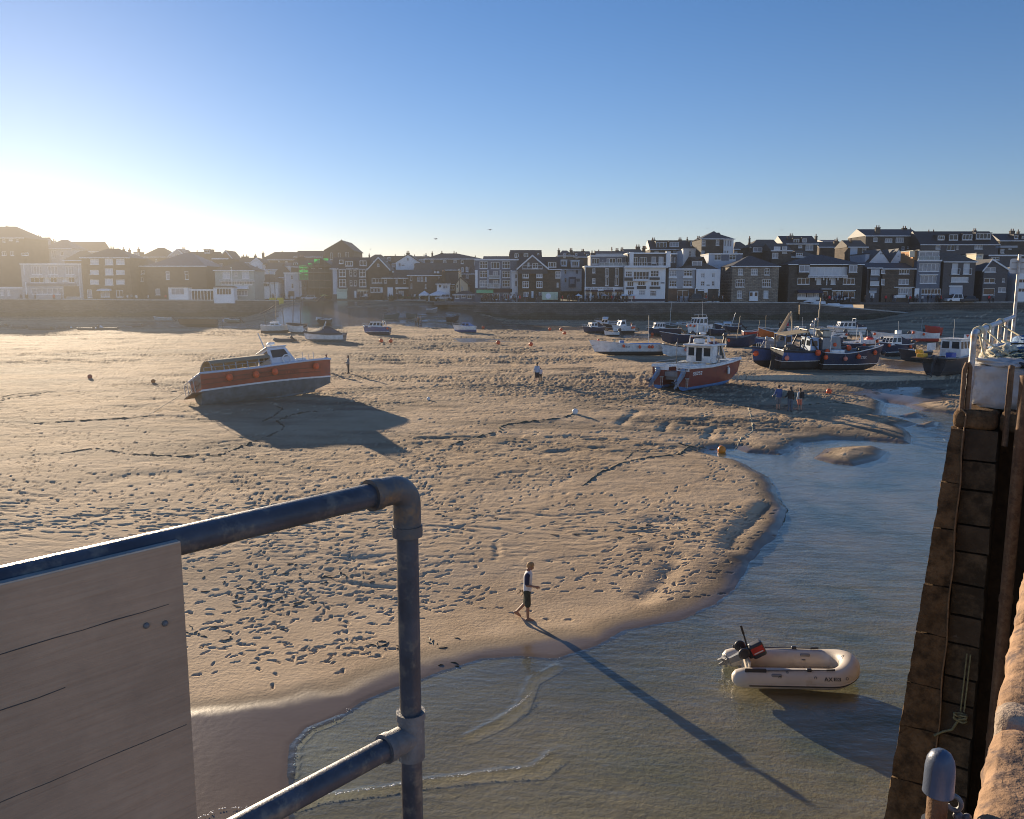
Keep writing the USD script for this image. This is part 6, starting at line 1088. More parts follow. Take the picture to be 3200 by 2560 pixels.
part(t, 'wheelhouse_wall', J(box2(0.1, 0.16, -1.25, 1.25, 2.0, zr), box2(0.16, 0.9, -1.28, -1.22, 2.0, zr), box2(0.16, 0.9, 1.22, 1.28, 2.0, zr)), BWHITE)
for y0, y1, z0, z1 in ((-1.05, -0.45, 2.55, 3.25), (-0.25, 0.3, 2.1, 3.25), (0.5, 1.05, 2.55, 3.25)): part(t, 'window', box2(0.085, 0.098, y0, y1, z0, z1), BGLASS)
part(t, 'windscreen', J(*panes(((2.55, -1.2, 2.1), (2.55, 1.2, 2.1), (1.9, 1.1, zr), (1.9, -1.1, zr)), ((0.03, 0.33), (0.36, 0.64), (0.67, 0.97)), 0.08, 0.95)), pane_mat('clear_screen', (0.10, 0.13, 0.15)))
part(t, 'pillar', J(*[cyl((2.58, s * 1.22, 2.05), (1.92, s * 1.12, zr), 0.05, 6) for s in (1, -1)], *[cyl((1.3, s * 1.24, 2.0), (1.3, s * 1.2, zr), 0.04, 6) for s in (1, -1)]), BWHITE)
part(t, 'roof', rbox((1.0, 0, zr + 0.06), (2.7, 2.75, 0.14), 0.06, 8), BWHITE, smooth=40)
part(t, 'life_raft', rbox((0.9, 0.5, zr + 0.34), (0.6, 0.9, 0.4), 0.12, 8), BWHITE, smooth=50)
part(t, 'red_kayak_bag', lump((1.7, -0.4, zr + 0.2), (0.6, 0.3, 0.11), 0.4, 12), BMAROON, smooth=60)
part(t, 'arch', tube([(0.4, 1.2, zr), (0.5, 1.15, zr + 0.75), (0.5, 0, zr + 0.85), (0.5, -1.15, zr + 0.75), (0.4, -1.2, zr)], 0.05, 8), BWHITE, smooth=60)
part(t, 'radar', J(lathe([(0.01, zr + 1.15), (0.28, zr + 1.12), (0.3, zr + 0.98), (0.01, zr + 0.9)], 16, (0.6, 0, 0))), BWHITE, smooth=40)
mast(t, 0.5, 0.5, zr + 0.85, zr + 1.9, 0.03, m=BWHITE); mast(t, 0.5, -0.4, zr + 0.85, zr + 1.7, 0.025, m=DARKG)
part(t, 'windscreen_fin', hexa([(1.6, 0.1, zr + 0.13), (2.3, 0.1, zr + 0.13), (2.3, 0.16, zr + 0.13), (1.6, 0.16, zr + 0.13)], [(1.7, 0.1, zr + 0.8), (1.8, 0.1, zr + 0.8), (1.8, 0.16, zr + 0.8), (1.7, 0.16, zr + 0.8)]), BWHITE)
part(t, 'seat', J(rbox((-1.6, 0.6, 1.45), (0.9, 0.8, 0.7), 0.1, 8)), REDP, smooth=40); part(t, 'helm', J(rbox((0.9, -0.7, 2.35), (0.5, 0.7, 0.7), 0.1, 8), rbox((1.8, 0.2, 2.2), (0.6, 1.6, 0.35), 0.08, 8)), BGREY, smooth=40)
part(t, 'winch', J(cyl((0.9, -1.42, 2.0), (0.9, -1.42, 2.55), 0.07), cyl((0.9, -1.65, 2.5), (0.9, -1.3, 2.5), 0.16, 12)), GALV2); part(t, 'cleat', tube([(-0.4, -1.4, 2.0), (-0.4, -1.4, 2.35), (-0.1, -1.4, 2.4)], 0.03, 6), GALV2)
part(t, 'fender', J(rbox((2.1, -1.75, 1.25), (0.24, 0.24, 0.6), 0.1, 8), cyl((2.1, -1.7, 1.5), (2.1, -1.6, 2.0), 0.015)), FENDW, smooth=50); part(t, 'fender', rbox((3.9, -1.2, 1.45), (0.26, 0.26, 0.62), 0.11, 8), FENDW, smooth=50)
part(t, 'cockpit_rail', tube([(-L_ / 2 + 0.1, 1.5, 1.95), (-L_ / 2 + 0.1, 1.5, 2.25), (-1.2, 1.5, 2.28), (-0.8, 1.5, 2.0)], 0.03, 6), STEEL, smooth=60)
mast(t, -1.4, 1.3, 1.9, 3.5, 0.03, m=DARKG); part(t, 'lamp', ball((-1.4, 1.3, 3.55), 0.16, 2, (0.6, 0.6, 1.4)), ZINC, smooth=60)

# --- white open boat with blue cover
t, h = open_boat('white open fishing boat with blue cover, mast and orange fenders left of the maroon boat', 1968, 1110, 184, 7.8, 2.2, 1.25, BWHITE, BAFBLACK, BWHITE, BGREY, heel=3, motor=False, name='open_fishing_boat', thwarts=1)
fenders(t, h, (1.0, -0.9, -1.9, -2.3), 1, FEND, 0.17, 0.3); hull_text(t, h, 'PZ417', 0.2, 1.0, 0.92, 0.17, 1, BNAVY)
part(t, 'cover', J(*[hexa([(-3.6, -0.85, 1.12), (0.3, -1.0, 1.12), (0.3, 1.0, 1.12), (-3.6, 0.85, 1.12)], [(-3.5, -0.2, 1.42), (0.1, -0.2, 1.42), (0.1, 0.2, 1.42), (-3.5, 0.2, 1.42)])]), CANVASB)
mast(t, -2.2, 0, 1.1, 4.6, 0.05, m=GALV2); part(t, 'windscreen', J(*panes(((1.9, -0.7, 1.3), (1.9, 0.7, 1.3), (1.75, 0.6, 1.85), (1.75, -0.6, 1.85)), ((0.02, 0.48), (0.52, 0.98)), 0.0, 1.0)), pane_mat('clear_screen', (0.10, 0.13, 0.15)))
part(t, 'helm', rbox((1.0, 0, 1.45), (0.5, 0.7, 0.55), 0.08, 8), CANVASB, smooth=40); part(t, 'fender', ball((3.7, 0, 1.75), 0.16, 2), FEND, smooth=True)
t, h = open_boat('black and white clinker dinghy with outboard just behind the maroon boat', 2122, 1113, 180, 3.5, 1.6, 1.05, BWHITE, BWHITE, BBLACK, BBLACK, heel=4); fenders(t, h, (-0.6,), 1, FENDP, 0.18); mast(t, 0.1, 0, 1.0, 2.1, 0.03, (0.1, 0), SPARD)
# --- distant cluster to the right of centre
cruiser('small white cabin cruiser with dark hull, leftmost of the right-hand cluster', 1857, 1042, 205, 3.6, 1.6, 1.0, BNAVY, heel=5, cabx=(-0.1, 0.3), cabh=0.8, canopy=NAVYC)
cruiser('black-hulled cabin boat leaning over near the sea wall', 1900, 1029, 170, 3.9, 1.8, 1.25, BBLACK, BAFRED, BWHITE, heel=-14, cabx=(0.0, 0.34), cabh=0.8, side=2, front=3, motor=False)
t, h = cruiser('white boat with open frame cuddy and a figure in red at its stern', 1950, 1042, 200, 3.6, 1.7, 1.15, BWHITE, BAFBLACK, heel=8, cabx=(-0.05, 0.3), cabh=1.0, side=1, front=1, fend=((1, (-1.2, -1.5)),))
mast(t, 1.2, 0.5, 1.2, 2.4, 0.05, m=BWHITE)
open_boat('tiny white dinghy with dark gunwale in front of the open frame boat', 1913, 1050, 190, 2.2, 1.2, 0.7, BWHITE, BBLACK, BBLACK, heel=2, motor=True, tilt=20, thwarts=1)
cruiser('dark blue boat with long white three-window cabin', 2078, 1048, 182, 4.9, 1.9, 1.05, BNAVY, BAFBLACK, heel=5, cabx=(0.02, 0.42), cabh=0.95, side=4, front=2, motor=True)
open_boat('dark blue open boat with outboard, behind the white boat with blue cover', 2119, 1072, 185, 4.2, 1.7, 1.15, BNAVY, BNAVY, BWHITE, BGREY, heel=3, fend=((1, (-1.7,)),))
t, h = cruiser('tall white cabin cruiser standing on legs with orange buoys at its bow', 2183, 1050, 222, 5.0, 2.2, 1.6, BWHITE, BAFBLACK, heel=2, cabx=(-0.25, 0.22), cabh=1.25, side=2, front=3, motor=False, mastz=2.6, fend=((1, (1.9, 2.2)), (-1, (1.9,))))
part(t, 'beaching_leg', J(cyl((0.2, 1.15, 0), (0.2, 1.1, 1.5), 0.05), cyl((0.2, -1.15, 0), (0.2, -1.1, 1.5), 0.05), cyl((-1.5, 1.1, 0), (-1.5, 1.05, 1.5), 0.05)), SPAR); part(t, 'roof_rack', tube([(-1.0, 0.7, 2.95), (-1.0, 0.7, 3.3), (0.2, 0.7, 3.3), (0.2, -0.7, 3.3), (-1.0, -0.7, 3.3), (-1.0, -0.7, 2.95)], 0.03, 6), BWHITE)
open_boat('low dark blue open boat to the right of the tall white cruiser', 2226, 1049, 175, 3.6, 1.6, 1.0, BNAVY, BAFBLACK, BWHITE, heel=4)
t, h = open_boat('little boat with leaning mast close under the sea wall', 2097, 1023, 150, 2.6, 1.3, 0.8, BTEAL, BAFRED, BWHITE, heel=-14, motor=False); mast(t, 0.2, 0, 0.7, 5.2, 0.045, (-0.6, 0.0), BWHITE)
open_boat('small pale dinghy lying near the foot of the sea wall', 2137, 1018, 170, 2.4, 1.1, 0.5, BWHITE, BWHITE, BWHITE, heel=-20, motor=False)
t, h = cruiser('dark sailing boat with white cuddy and short raked mast', 2276, 1038, 170, 4.0, 1.7, 1.25, BNAVY, BAFBLACK, heel=-12, cabx=(-0.1, 0.3), cabh=0.4, side=1, front=1, motor=True); mast(t, -0.5, 0, 1.5, 3.4, 0.06, (-0.5, 0), BWHITE)
t, h = open_boat('dark blue open boat with tall pale mast and orange fender at its stern', 2310, 1084, 2, 3.6, 1.6, 1.25, BNAVY, BNAVY, BBLACK, BGREY, heel=4, tilt=10, fend=((-1, (-1.6,)),)); mast(t, -0.4, 0, 1.0, 4.1, 0.05, (0.3, 0))
open_boat('small red open boat with orange fenders hung at both ends', 2350, 1054, 5, 3.0, 1.4, 0.9, BRED, BRED, BWHITE, BGREY, heel=4, fend=((-1, (-1.2, 1.0, 0.8)),), motor=False)
t, h = open_boat('orange double-ended boat with pale bow beyond the blue fishing boat', 2408, 1058, 175, 3.2, 1.6, 1.25, BORANGE, BORANGE, BWHITE, BGREY, heel=-16, motor=False); mast(t, 0.9, 0, 1.1, 3.6, 0.04, (0.1, 0))
open_boat('small white boat with registration letters near the red-sided group', 2614, 1061, 188, 3.0, 1.4, 0.95, BWHITE, BAFBLACK, BNAVY, BGREY, heel=6, fend=((1, (1.3, -1.2)),))
t, h = cruiser('white rigid inflatable with windowed cabin and dark canopy, farthest right of the back row', 2648, 1048, 178, 5.2, 2.0, 1.15, BWHITE, BWHITE, BBLACK, heel=2, cabx=(-0.2, 0.34), cabh=1.0, side=4, front=2, canopy=NAVYC, rail=False, name='cabin_rib', motor=True)
P, S = h.sheer(-0.05, 1.03); part(t, 'collar', J(tube(P, 0.19, 8), tube(S, 0.19, 8)), BWHITE, smooth=60)
part(t, 'arch', tube([(-0.9, 0.7, 2.1), (-1.0, 0.65, 2.7), (-1.0, -0.65, 2.7), (-0.9, -0.7, 2.1)], 0.05, 6), BWHITE, smooth=60)
t, h = open_boat('white open boat with upright console, blue bottom and red fender at its bow', 2788, 1068, 178, 4.9, 1.7, 1.0, BWHITE, BBLUE, BWHITE, BGREY, heel=4, stripe=BRED, fend=((1, (2.2,)),), motor=True); part(t, 'console', rbox((-0.8, 0, 1.25), (0.7, 0.7, 0.7), 0.06, 8), BWHITE, smooth=40); mast(t, -0.8, 0, 1.5, 2.9, 0.03, m=STEEL)
t, h = cruiser('navy-hulled cabin cruiser with black windows and orange fenders at the channel edge', 2797, 1113, 205, 4.2, 1.9, 1.35, BNAVY, BAFBLACK, BWHITE, heel=3, cabx=(-0.05, 0.36), cabh=0.95, side=2, front=3, canopy=NAVYC, fend=((1, (1.6, -1.4)), (-1, (1.6,))), tilt=25)
outboard(t, -2.3, 0.6, 1.2, 25)
open_boat('white-topped red dinghy resting behind the jetty railing boats', 2892, 1069, 176, 3.4, 1.6, 1.15, BWHITE, BRED, BWHITE, BGREY, heel=5, stripe=BRED, fend=((1, (0.6, 1.5)),), motor=False)
t = tender('dark inflatable with console behind the white and red dinghy', 2885, 1042, 178, 3.0, RIBG, motor=False); part(t, 'console', rbox((-0.2, 0, 0.6), (0.4, 0.5, 0.5), 0.06, 8), RIBG, smooth=40); mast(t, 0.3, 0, 0.5, 2.4, 0.02, m=BWHITE)
t, h = open_boat('bright red small boat at the far right of the moored boats', 2917, 1047, 190, 2.6, 1.5, 1.15, BRED, BRED, BRED, BRED, heel=3, motor=False); part(t, 'cover', lump((0, 0, 1.2), (1.1, 0.6, 0.3), 0.5, 33), REDP, smooth=60)
t, h = open_boat('white and dark blue boat with canopy posts behind the blue PZ boat', 2676, 1104, 8, 4.4, 1.9, 1.3, BNAVY, BAFBLACK, BWHITE, BWHITE, heel=3, tilt=10, fend=((-1, (0.4, 1.9)), (1, (1.9,)))); outboard(t, -2.35, -0.5, 1.2, 5, BNAVY, 1.3)
part(t, 'white_panel', J(box2(-0.2, 1.7, -0.93, -0.88, 1.25, 1.75), hexa([(-0.1, -0.9, 1.75), (0.25, -0.9, 1.75), (0.25, -0.85, 1.75), (-0.1, -0.85, 1.75)], [(-0.4, -0.9, 2.7), (-0.15, -0.9, 2.7), (-0.15, -0.85, 2.7), (-0.4, -0.85, 2.7)])), BWHITE); mast(t, 0.0, 0.3, 1.3, 3.4, 0.03, m=BWHITE); part(t, 'pot_stack', lump((1.6, 0.2, 1.6), (0.5, 0.5, 0.4), 0.9, 37), REDP, smooth=60)

t, h = open_boat('white and green small boat with orange floats behind the large blue fishing boat', 2592, 1082, 20, 3.6, 1.6, 1.2, BWHITE, BTEAL, BWHITE, BGREY, heel=3, fend=((-1, (-0.9, 0.9)),)); mast(t, 0.4, 0, 1.0, 2.8, 0.04, m=BWHITE)
t, h = open_boat('grey open boat with upright outboard between the white panel boat and the channel', 2722, 1090, 200, 3.2, 1.5, 1.0, BGREY, BAFBLACK, BWHITE, BGREY, heel=3, tilt=5, fend=((1, (1.0,)),)); mast(t, 0.6, 0, 0.9, 2.4, 0.03, m=STEEL)
t, h = open_boat('dark open boat with black outboard just right of the navy-hulled cruiser', 2860, 1126, 195, 3.6, 1.6, 1.0, BBLACK, BAFBLACK, BGREY, BGREY, heel=3, tilt=8); part(t, 'gear', lump((0.5, 0, 1.0), (0.6, 0.5, 0.3), 0.9, 91), BWHITE, smooth=60)
t, h = cruiser('low white motor boat with small cuddy seen between the blue boats and the sea wall', 2505, 1053, 190, 4.0, 1.7, 1.1, BWHITE, BNAVY, heel=5, cabx=(-0.1, 0.3), cabh=0.5, side=2, front=1, mastz=1.5)
t, h = open_boat('blue rowing boat with pale mast left of the orange double-ender', 2375, 1080, 185, 3.4, 1.5, 1.0, BBLUE, BAFBLACK, BWHITE, BGREY, heel=-6, motor=False); mast(t, 0.5, 0, 0.9, 3.4, 0.04, (-0.2, 0))
# --- the blue fishing boats
t = boat('fishing_boat', 'bright blue fishing boat with pale blue wheelhouse and gantry of poles', 2422, 1142, 215, heel=-4)
h = Hull(6.6, 2.6, 1.75, 0.75, tw=0.9, rise=0.2, full=0.3); h.build(t, BBLUE, BAFBLACK, BBLUE, BNAVY, BGREY, 1.1, deck=BGREY, deck_to=0.6, gun=0.08)
part(t, 'bow_fender', ball((3.5, 0.2, 1.5), 0.28, 2), FEND, smooth=True); fenders(t, h, (-2.6,), 1, FENDP, 0.2)
cabin(t, -1.4, -0.2, 1.5, 1.7, 3.3, mat('wheelhouse_blue', (0.22, 0.33, 0.50), 0.5, var=0.1), rf=0.1, side=1, front=2, back=1, v=(0.5, 0.88))
part(t, 'shelter', hexa([(-0.2, -1.0, 1.75), (1.6, -0.9, 1.8), (1.6, 0.9, 1.8), (-0.2, 1.0, 1.75)], [(-0.1, -0.8, 2.7), (0.9, -0.6, 2.6), (0.9, 0.6, 2.6), (-0.1, 0.8, 2.7)]), BGREY)
part(t, 'gantry', J(*[cyl((0.2 + 0.25 * k, -0.8 + 0.35 * k, 1.9), (-1.7, -0.2 + 0.08 * k, 5.4), 0.045, 6) for k in range(5)], cyl((-1.7, 0.4, 3.3), (-1.7, 0, 5.6), 0.07, 8)), SPAR)
part(t, 'pot_hauler', J(cyl((2.3, 0.4, 1.9), (2.3, 0.4, 2.9), 0.05), ball((2.3, 0.4, 2.95), 0.22, 2, (1, 0.5, 1.2)), cyl((2.9, 0.2, 2.0), (2.4, 0.2, 2.7), 0.04)), GALV2, smooth=50)
part(t, 'bow_rail', J(*[cyl((x, s * w, 1.95), (x, s * w, 2.4), 0.02, 5) for x, w in ((1.4, 0.95), (2.0, 0.75), (2.6, 0.5)) for s in (1, -1)], *[tube([(1.4, s * .95, 2.4), (2.0, s * .75, 2.4), (2.6, s * .5, 2.4), (3.2, 0, 2.45)], 0.02, 5) for s in (1, -1)]), STEEL)
t = boat('fishing_boat', 'large dark blue fishing boat with tan awning, black gantry and grey shelter', 2528, 1153, 12, heel=3)
h = Hull(7.2, 2.8, 1.95, 0.95, tw=0.9, rise=0.18, full=0.34); h.build(t, BNAVY, BAFBLACK, BWHITE, BBLACK, BGREY, 1.3, gun=0.09)
part(t, 'blue_sheer', h.band(lambda i: h.sz[i] - 0.95, lambda i: h.sz[i] - 0.2, 2, 1.012), BBLUE, smooth=40)
fenders(t, h, (-0.2, 1.0, 3.3), -1, FEND, 0.27, 0.15); fenders(t, h, (-3.4, 2.9), -1, FENDP, 0.22, 0.7)
part(t, 'awning', hexa([(-3.4, -1.1, 3.45), (-0.9, -1.1, 3.75), (-0.9, 1.1, 3.75), (-3.4, 1.1, 3.45)], [(-3.4, -1.1, 3.52), (-0.9, -1.1, 3.82), (-0.9, 1.1, 3.82), (-3.4, 1.1, 3.52)]), mat('tan_awning', (0.30, 0.24, 0.15), 0.85, var=0.25, scale=4))
part(t, 'gantry', J(*[cyl((-3.3, s * 1.05, 2.0), (-3.3, s * 1.05, 3.45), 0.06, 8) for s in (1, -1)], *[cyl((-1.3 + dx, s * 1.1, 2.0), (-0.9, s * 0.6, 3.95), 0.08, 8) for s in (1, -1) for dx in (-0.2, 1.4)], cyl((-0.9, -0.7, 3.95), (-0.9, 0.7, 3.95), 0.09, 8)), BBLACK)
part(t, 'winch', J(cyl((-2.2, -0.5, 2.2), (-2.2, 0.5, 2.2), 0.35, 14), rbox((-2.2, 0, 1.8), (1.0, 1.2, 0.5), 0.06, 6), cyl((-1.7, -0.9, 1.9), (-1.7, -0.9, 2.9), 0.08)), DARKG, smooth=40)
cabin(t, -0.6, 0.35, 1.8, 1.95, 3.1, mat('wheelhouse_blue', (0.22, 0.33, 0.50), 0.5, var=0.1), rf=0.1, side=1, front=2, back=2, v=(0.4, 0.85))
part(t, 'shelter', hexa([(0.5, -1.25, 2.0), (2.6, -1.15, 2.05), (2.6, 1.15, 2.05), (0.5, 1.25, 2.0)], [(0.6, -1.0, 3.2), (2.5, -0.95, 3.25), (2.5, 0.95, 3.25), (0.6, 1.0, 3.2)]), BGREY)
part(t, 'shelter_top', J(rbox((1.3, 0.1, 3.55), (0.9, 1.4, 0.6), 0.08, 8), rbox((1.2, 0.2, 3.95), (1.6, 1.8, 0.09), 0.03, 6)), mat('weathered_cream', (0.30, 0.30, 0.26), 0.6, var=0.2))
mast(t, 0.5, 0, 3.1, 7.0, 0.07, (0.15, 0), SPAR); mast(t, 0.4, 0.3, 3.1, 5.0, 0.04, m=BWHITE); part(t, 'masthead_gear', J(ball((0.2, 0.4, 4.3), 0.2, 2), ball((0.0, -0.1, 4.7), 0.14, 2), ball((0.4, 0.0, 4.9), 0.16, 2), rbox((0.8, 0, 4.12), (0.8, 0.25, 0.16), 0.06, 6)), GALV2, smooth=50)
part(t, 'stay', J(cyl((0.6, 0, 6.6), (3.6, 0, 2.3), 0.012, 4), cyl((0.6, 0, 6.6), (-1.0, 0.6, 3.9), 0.012, 4)), DARKG)
part(t, 'rudder', hexa([(-4.3, -0.05, 0.05), (-3.8, -0.05, 0.05), (-3.8, 0.05, 0.05), (-4.3, 0.05, 0.05)], [(-4.1, -0.05, 1.5), (-3.8, -0.05, 1.5), (-3.8, 0.05, 1.5), (-4.1, 0.05, 1.5)]), BAFBLACK)
t, h = open_boat('navy open fishing boat with white lettering and stripe, right of the big blue one', 2650, 1156, 6, 5.6, 2.1, 1.75, BNAVY, BAFBLACK, BWHITE, BGREY, heel=2, stripe=BWHITE, motor=False, name='fishing_boat', thwarts=0)
part(t, 'deck', h.cap(lambda i: h.sz[i] - 0.22, 0.95), BWHITE); part(t, 'engine_box', rbox((-1.5, 0, 1.85), (1.4, 1.3, 0.45), 0.08, 8), BWHITE, smooth=40); part(t, 'gear', lump((1.6, 0, 2.05), (0.8, 0.6, 0.35), 1.0, 44), DARKG, smooth=60)
fenders(t, h, (-2.7, 0.4, 2.0), -1, FEND, 0.21, 0.45); fenders(t, h, (-0.9,), -1, FENDP, 0.2, 0.5); hull_text(t, h, 'PZ110', 0.6, 1.5, 1.25, 0.22, -1, BWHITE); mast(t, -2.3, -0.7, 1.7, 3.5, 0.04, m=BWHITE); mast(t, 2.6, 0, 1.9, 2.9, 0.03, m=BWHITE)
part(t, 'fender', ball((3.2, -0.5, 1.75), 0.24, 2), BBLACK, smooth=True); part(t, 'buoy_pile', J(ball((-1.6, 0.5, 2.25), 0.24, 2), ball((-1.2, 0.6, 2.2), 0.22, 2), ball((-1.4, 0.3, 2.5), 0.2, 2)), FEND, smooth=60)
# --- the workboat half hidden by the jetty railing
t = boat('fishing_boat', 'dark-hulled crab boat with white wheelhouse and work table, behind the jetty railing', 2970, 1177, 35, heel=0)
h = Hull(6.4, 2.5, 1.7, 0.5, tw=0.95, rise=0.2, full=0.3); h.build(t, BBLACK, BAFBLACK, BBLACK, BGREY, BGREY, 1.2, deck=BGREY, deck_to=-0.6, gun=0.08)
cabin(t, -0.4, 1.6, 2.0, 1.75, 3.35, BWHITE, rf=0.35, ra=0.0, side=3, front=3, back=2, v=(0.48, 0.88), over=0.14); part(t, 'red_flag_panel', box2(-0.2, 0.9, -1.07, -1.05, 3.5, 3.85), BWHITE); part(t, 'red_mark', extr(Polygon([(0.1, 3.82), (0.8, 3.82), (0.45, 3.55)]), -1.085, -1.073), REDP)
part(t, 'work_table', J(box2(-4.3, -2.9, -0.2, 1.6, 1.72, 1.78), box2(-3.2, -1.6, -1.5, -0.6, 1.6, 1.66)), BTIMBER); part(t, 'fish_box', rbox((-3.6, 0.9, 1.97), (0.85, 0.6, 0.36), 0.05, 6), YEL, smooth=30); part(t, 'fish_box', move(rbox((0, 0, 0), (0.9, 0.6, 0.34), 0.05, 6), (-3.0, 1.5, 2.2), 20, 14), YEL, smooth=30); part(t, 'crate', rbox((-1.4, -0.6, 1.95), (0.8, 0.6, 0.5), 0.04, 6), BLUEP, smooth=30)
part(t, 'dodger', J(box2(-2.2, -0.7, 1.22, 1.26, 2.3, 3.0)), BWHITE); part(t, 'dodger_end', box2(-0.69, -0.1, 1.22, 1.26, 2.3, 3.0), BNAVY); part(t, 'fender', ball((-2.6, 1.5, 2.1), 0.2, 2), FEND, smooth=True)
outboard(t, -3.5, -0.2, 1.3, 10, BBLACK, 1.2); mast(t, 0.6, 0.3, 3.4, 5.2, 0.025, m=STEEL)
# --- left and centre
t = boat('sailing_boat', 'twin-keeled white yacht with dark bottom and bare raking masts, left of the two-masted lugger', 862, 1041, 8, heel=4)
h = Hull(4.6, 2.0, 1.5, 0.72, tw=0.8, rise=0.08, full=0.28); h.build(t, mat('boat_off_white', (0.42, 0.42, 0.40), 0.5, var=0.1), BAFBLACK, BWHITE, BWHITE, BGREY, deck=BGREY); cabin(t, -0.8, 0.9, 1.1, 1.5, 1.95, BWHITE, rf=0.5, side=2, front=1, v=(0.3, 0.7))
mast(t, -1.5, 0, 1.5, 4.6, 0.06, (-0.3, 0), SPARD); mast(t, 1.4, 0, 1.5, 4.4, 0.06, (-0.2, 0), SPARD); mast(t, 0.1, 0, 1.9, 6.6, 0.05, (0.15, 0), SPAR); part(t, 'furled_sail', tube([(-2.3, 0, 3.4), (-1.0, 0, 4.0), (0.0, 0, 4.7)], 0.10, 8), NAVYC, smooth=60)
t = boat('lugger', 'two-masted white lugger with dark inside, masts leaning right', 930, 1043, 152, heel=-7)
h = Hull(3.7, 1.8, 1.45, 0.35, tw=0.7, rise=0.2); h.build(t, BWHITE, BAFBLACK, BWHITE, BTIMBER, BBLACK); mast(t, 0.9, 0, 0.8, 6.3, 0.07, (-1.0, 0.0), SPARD); mast(t, -0.7, 0, 0.8, 5.9, 0.06, (-1.0, 0), SPARD)
for x in (-0.6, 0.3): part(t, 'thwart', bx((x, 0, 1.25), (0.25, 1.5, 0.05)), BTIMBER)
t = boat('covered_boat', 'white boat under a peaked dark grey cover, nearest of the centre-left boats', 1018, 1067, 172, heel=3)
h = Hull(5.6, 2.2, 1.25, 0.35, tw=0.85, rise=0.2); h.build(t, BWHITE, BAFOUL, BBLACK, BNAVY, BGREY)
P, S = h.sheer(0.02, 1.05); V = P + [(x * 0.96, 0.0, 1.35 + 0.95 * math.exp(-((x + 0.1) / 1.6) ** 2) + 0.25 * max(x / 2.8, 0)) for x, y, z in P] + S; m_ = len(P); part(t, 'cover', J((np.array(V), np.array([(i, i + 1, m_ + i + 1, m_ + i) for i in range(m_ - 1)] + [(m_ + i, m_ + i + 1, 2 * m_ + i + 1, 2 * m_ + i) for i in range(m_ - 1)]))), COVER, smooth=50)
part(t, 'cover_skirt', J(h.band(lambda i: h.sz[i] - 0.22, lambda i: h.sz[i] + 0.03, 1, 1.055)), COVER, smooth=50); part(t, 'bow_roller', ball((2.95, 0, 1.55), 0.13, 2), BWHITE, smooth=True); mast(t, -2.6, 0.6, 1.3, 2.4, 0.02, m=STEEL); part(t, 'a_frame', J(cyl((0.2, 0.5, 1.9), (-0.1, 0.1, 3.0), 0.04), cyl((0.2, -0.5, 1.9), (-0.1, 0.1, 3.0), 0.04)), BWHITE)
tender('dark grey inflatable tender on the sand left of the covered boat', 885, 1067, 178, 2.7, motor=True)
t, h = open_boat('small black boat with mast and pale fender beyond the covered boat', 1014, 1020, 160, 2.9, 1.5, 1.0, BBLACK, BAFBLACK, BWHITE, BGREY, heel=-5, motor=False); fenders(t, h, (1.2,), 1, FENDW, 0.2); mast(t, 0.3, 0, 1.0, 5.6, 0.05, (-0.6, 0), SPARD); part(t, 'furled_sail', tube([(1.6, 0, 4.2), (0.2, 0, 5.2), (-0.6, 0, 5.6)], 0.09, 8), NAVYC, smooth=60)
t, h = cruiser('blue and white cabin cruiser heeled over, alone right of the covered boat', 1180, 1045, 172, 4.1, 1.9, 1.2, BBLUE, BNAVY, BWHITE, heel=9, cabx=(-0.15, 0.36), cabh=0.85, side=3, front=2, motor=False, fend=((1, (-1.9,)),)); part(t, 'targa_arch', tube([(-1.3, 0.75, 1.2), (-1.0, 0.6, 2.3), (-1.0, -0.6, 2.3), (-1.3, -0.75, 1.2)], 0.05, 6), BWHITE, smooth=60); part(t, 'fender', ball((2.1, 0.6, 1.35), 0.15, 2), FENDW, smooth=True)
cruiser('small white boat with blue canvas top at the wet sand in the centre', 1455, 1039, 176, 3.6, 1.7, 1.0, BWHITE, BBLUE, BBLUE, CANVASB, heel=4, cabx=(-0.2, 0.25), cabh=0.6, canopy=CANVASB, motor=False)
for lb, px, py, psi, L, top in (('dark teal rowing boat tilted bow up, left of the dinghy row at the wet sand', 1223, 1015, 12, 2.9, BTEAL), ('teal dinghy beside the family group at the wet sand', 1287, 1015, 175, 2.2, BTEAL), ('pale green dinghy between the family group and the black dinghy', 1349, 1012, 8, 2.2, BGREY), ('square black dinghy left of the boat with blue canvas top', 1413, 1017, 5, 2.3, BBLACK)):
    open_boat(lb, px, py, psi, L, 1.3, 0.9, top, top, BWHITE if top is BGREY else top, BGREY, heel=4, motor=False)
for lb, px, py, L in (('dark inflatable cut by the left edge of the picture', -4, 1020, 2.8), ('leftmost whole dark inflatable tender in the row under the left sea wall', 60, 1026, 2.7), ('largest dark inflatable tender in the row under the left sea wall', 127, 1031, 4.0), ('short dark inflatable tender, third in the row under the left sea wall', 197, 1026, 2.4), ('dark inflatable tender with white nose, fourth in the left row', 268, 1031, 3.0)):
    t = tender(lb, px, py, 178, L)
    if 'white' in lb or 'short' in lb: part(t, 'nose_cap', ball((-L / 2 - 0.1, -0.4, 0.34), 0.17, 2), FENDW, smooth=True)
t = tender('dark inflatable tender with outboard and white gear, fifth in the left row', 338, 1030, 2, 3.6, motor=True); part(t, 'gear', J(lump((-1.5, 0.3, 0.55), (0.3, 0.3, 0.22), 0.6, 51), lump((-0.9, -0.3, 0.45), (0.25, 0.2, 0.12), 0.6, 52)), BWHITE, smooth=60)
tender('small dark inflatable standing alone right of the left row', 430, 1022, 178, 1.9)
open_boat('long pale skiff with outboard at the foot of the left sea wall', 512, 1004, 178, 3.8, 1.4, 0.75, mat('skiff_pale', (0.22, 0.28, 0.30), 0.5), BGREY, BWHITE, BGREY, heel=3)
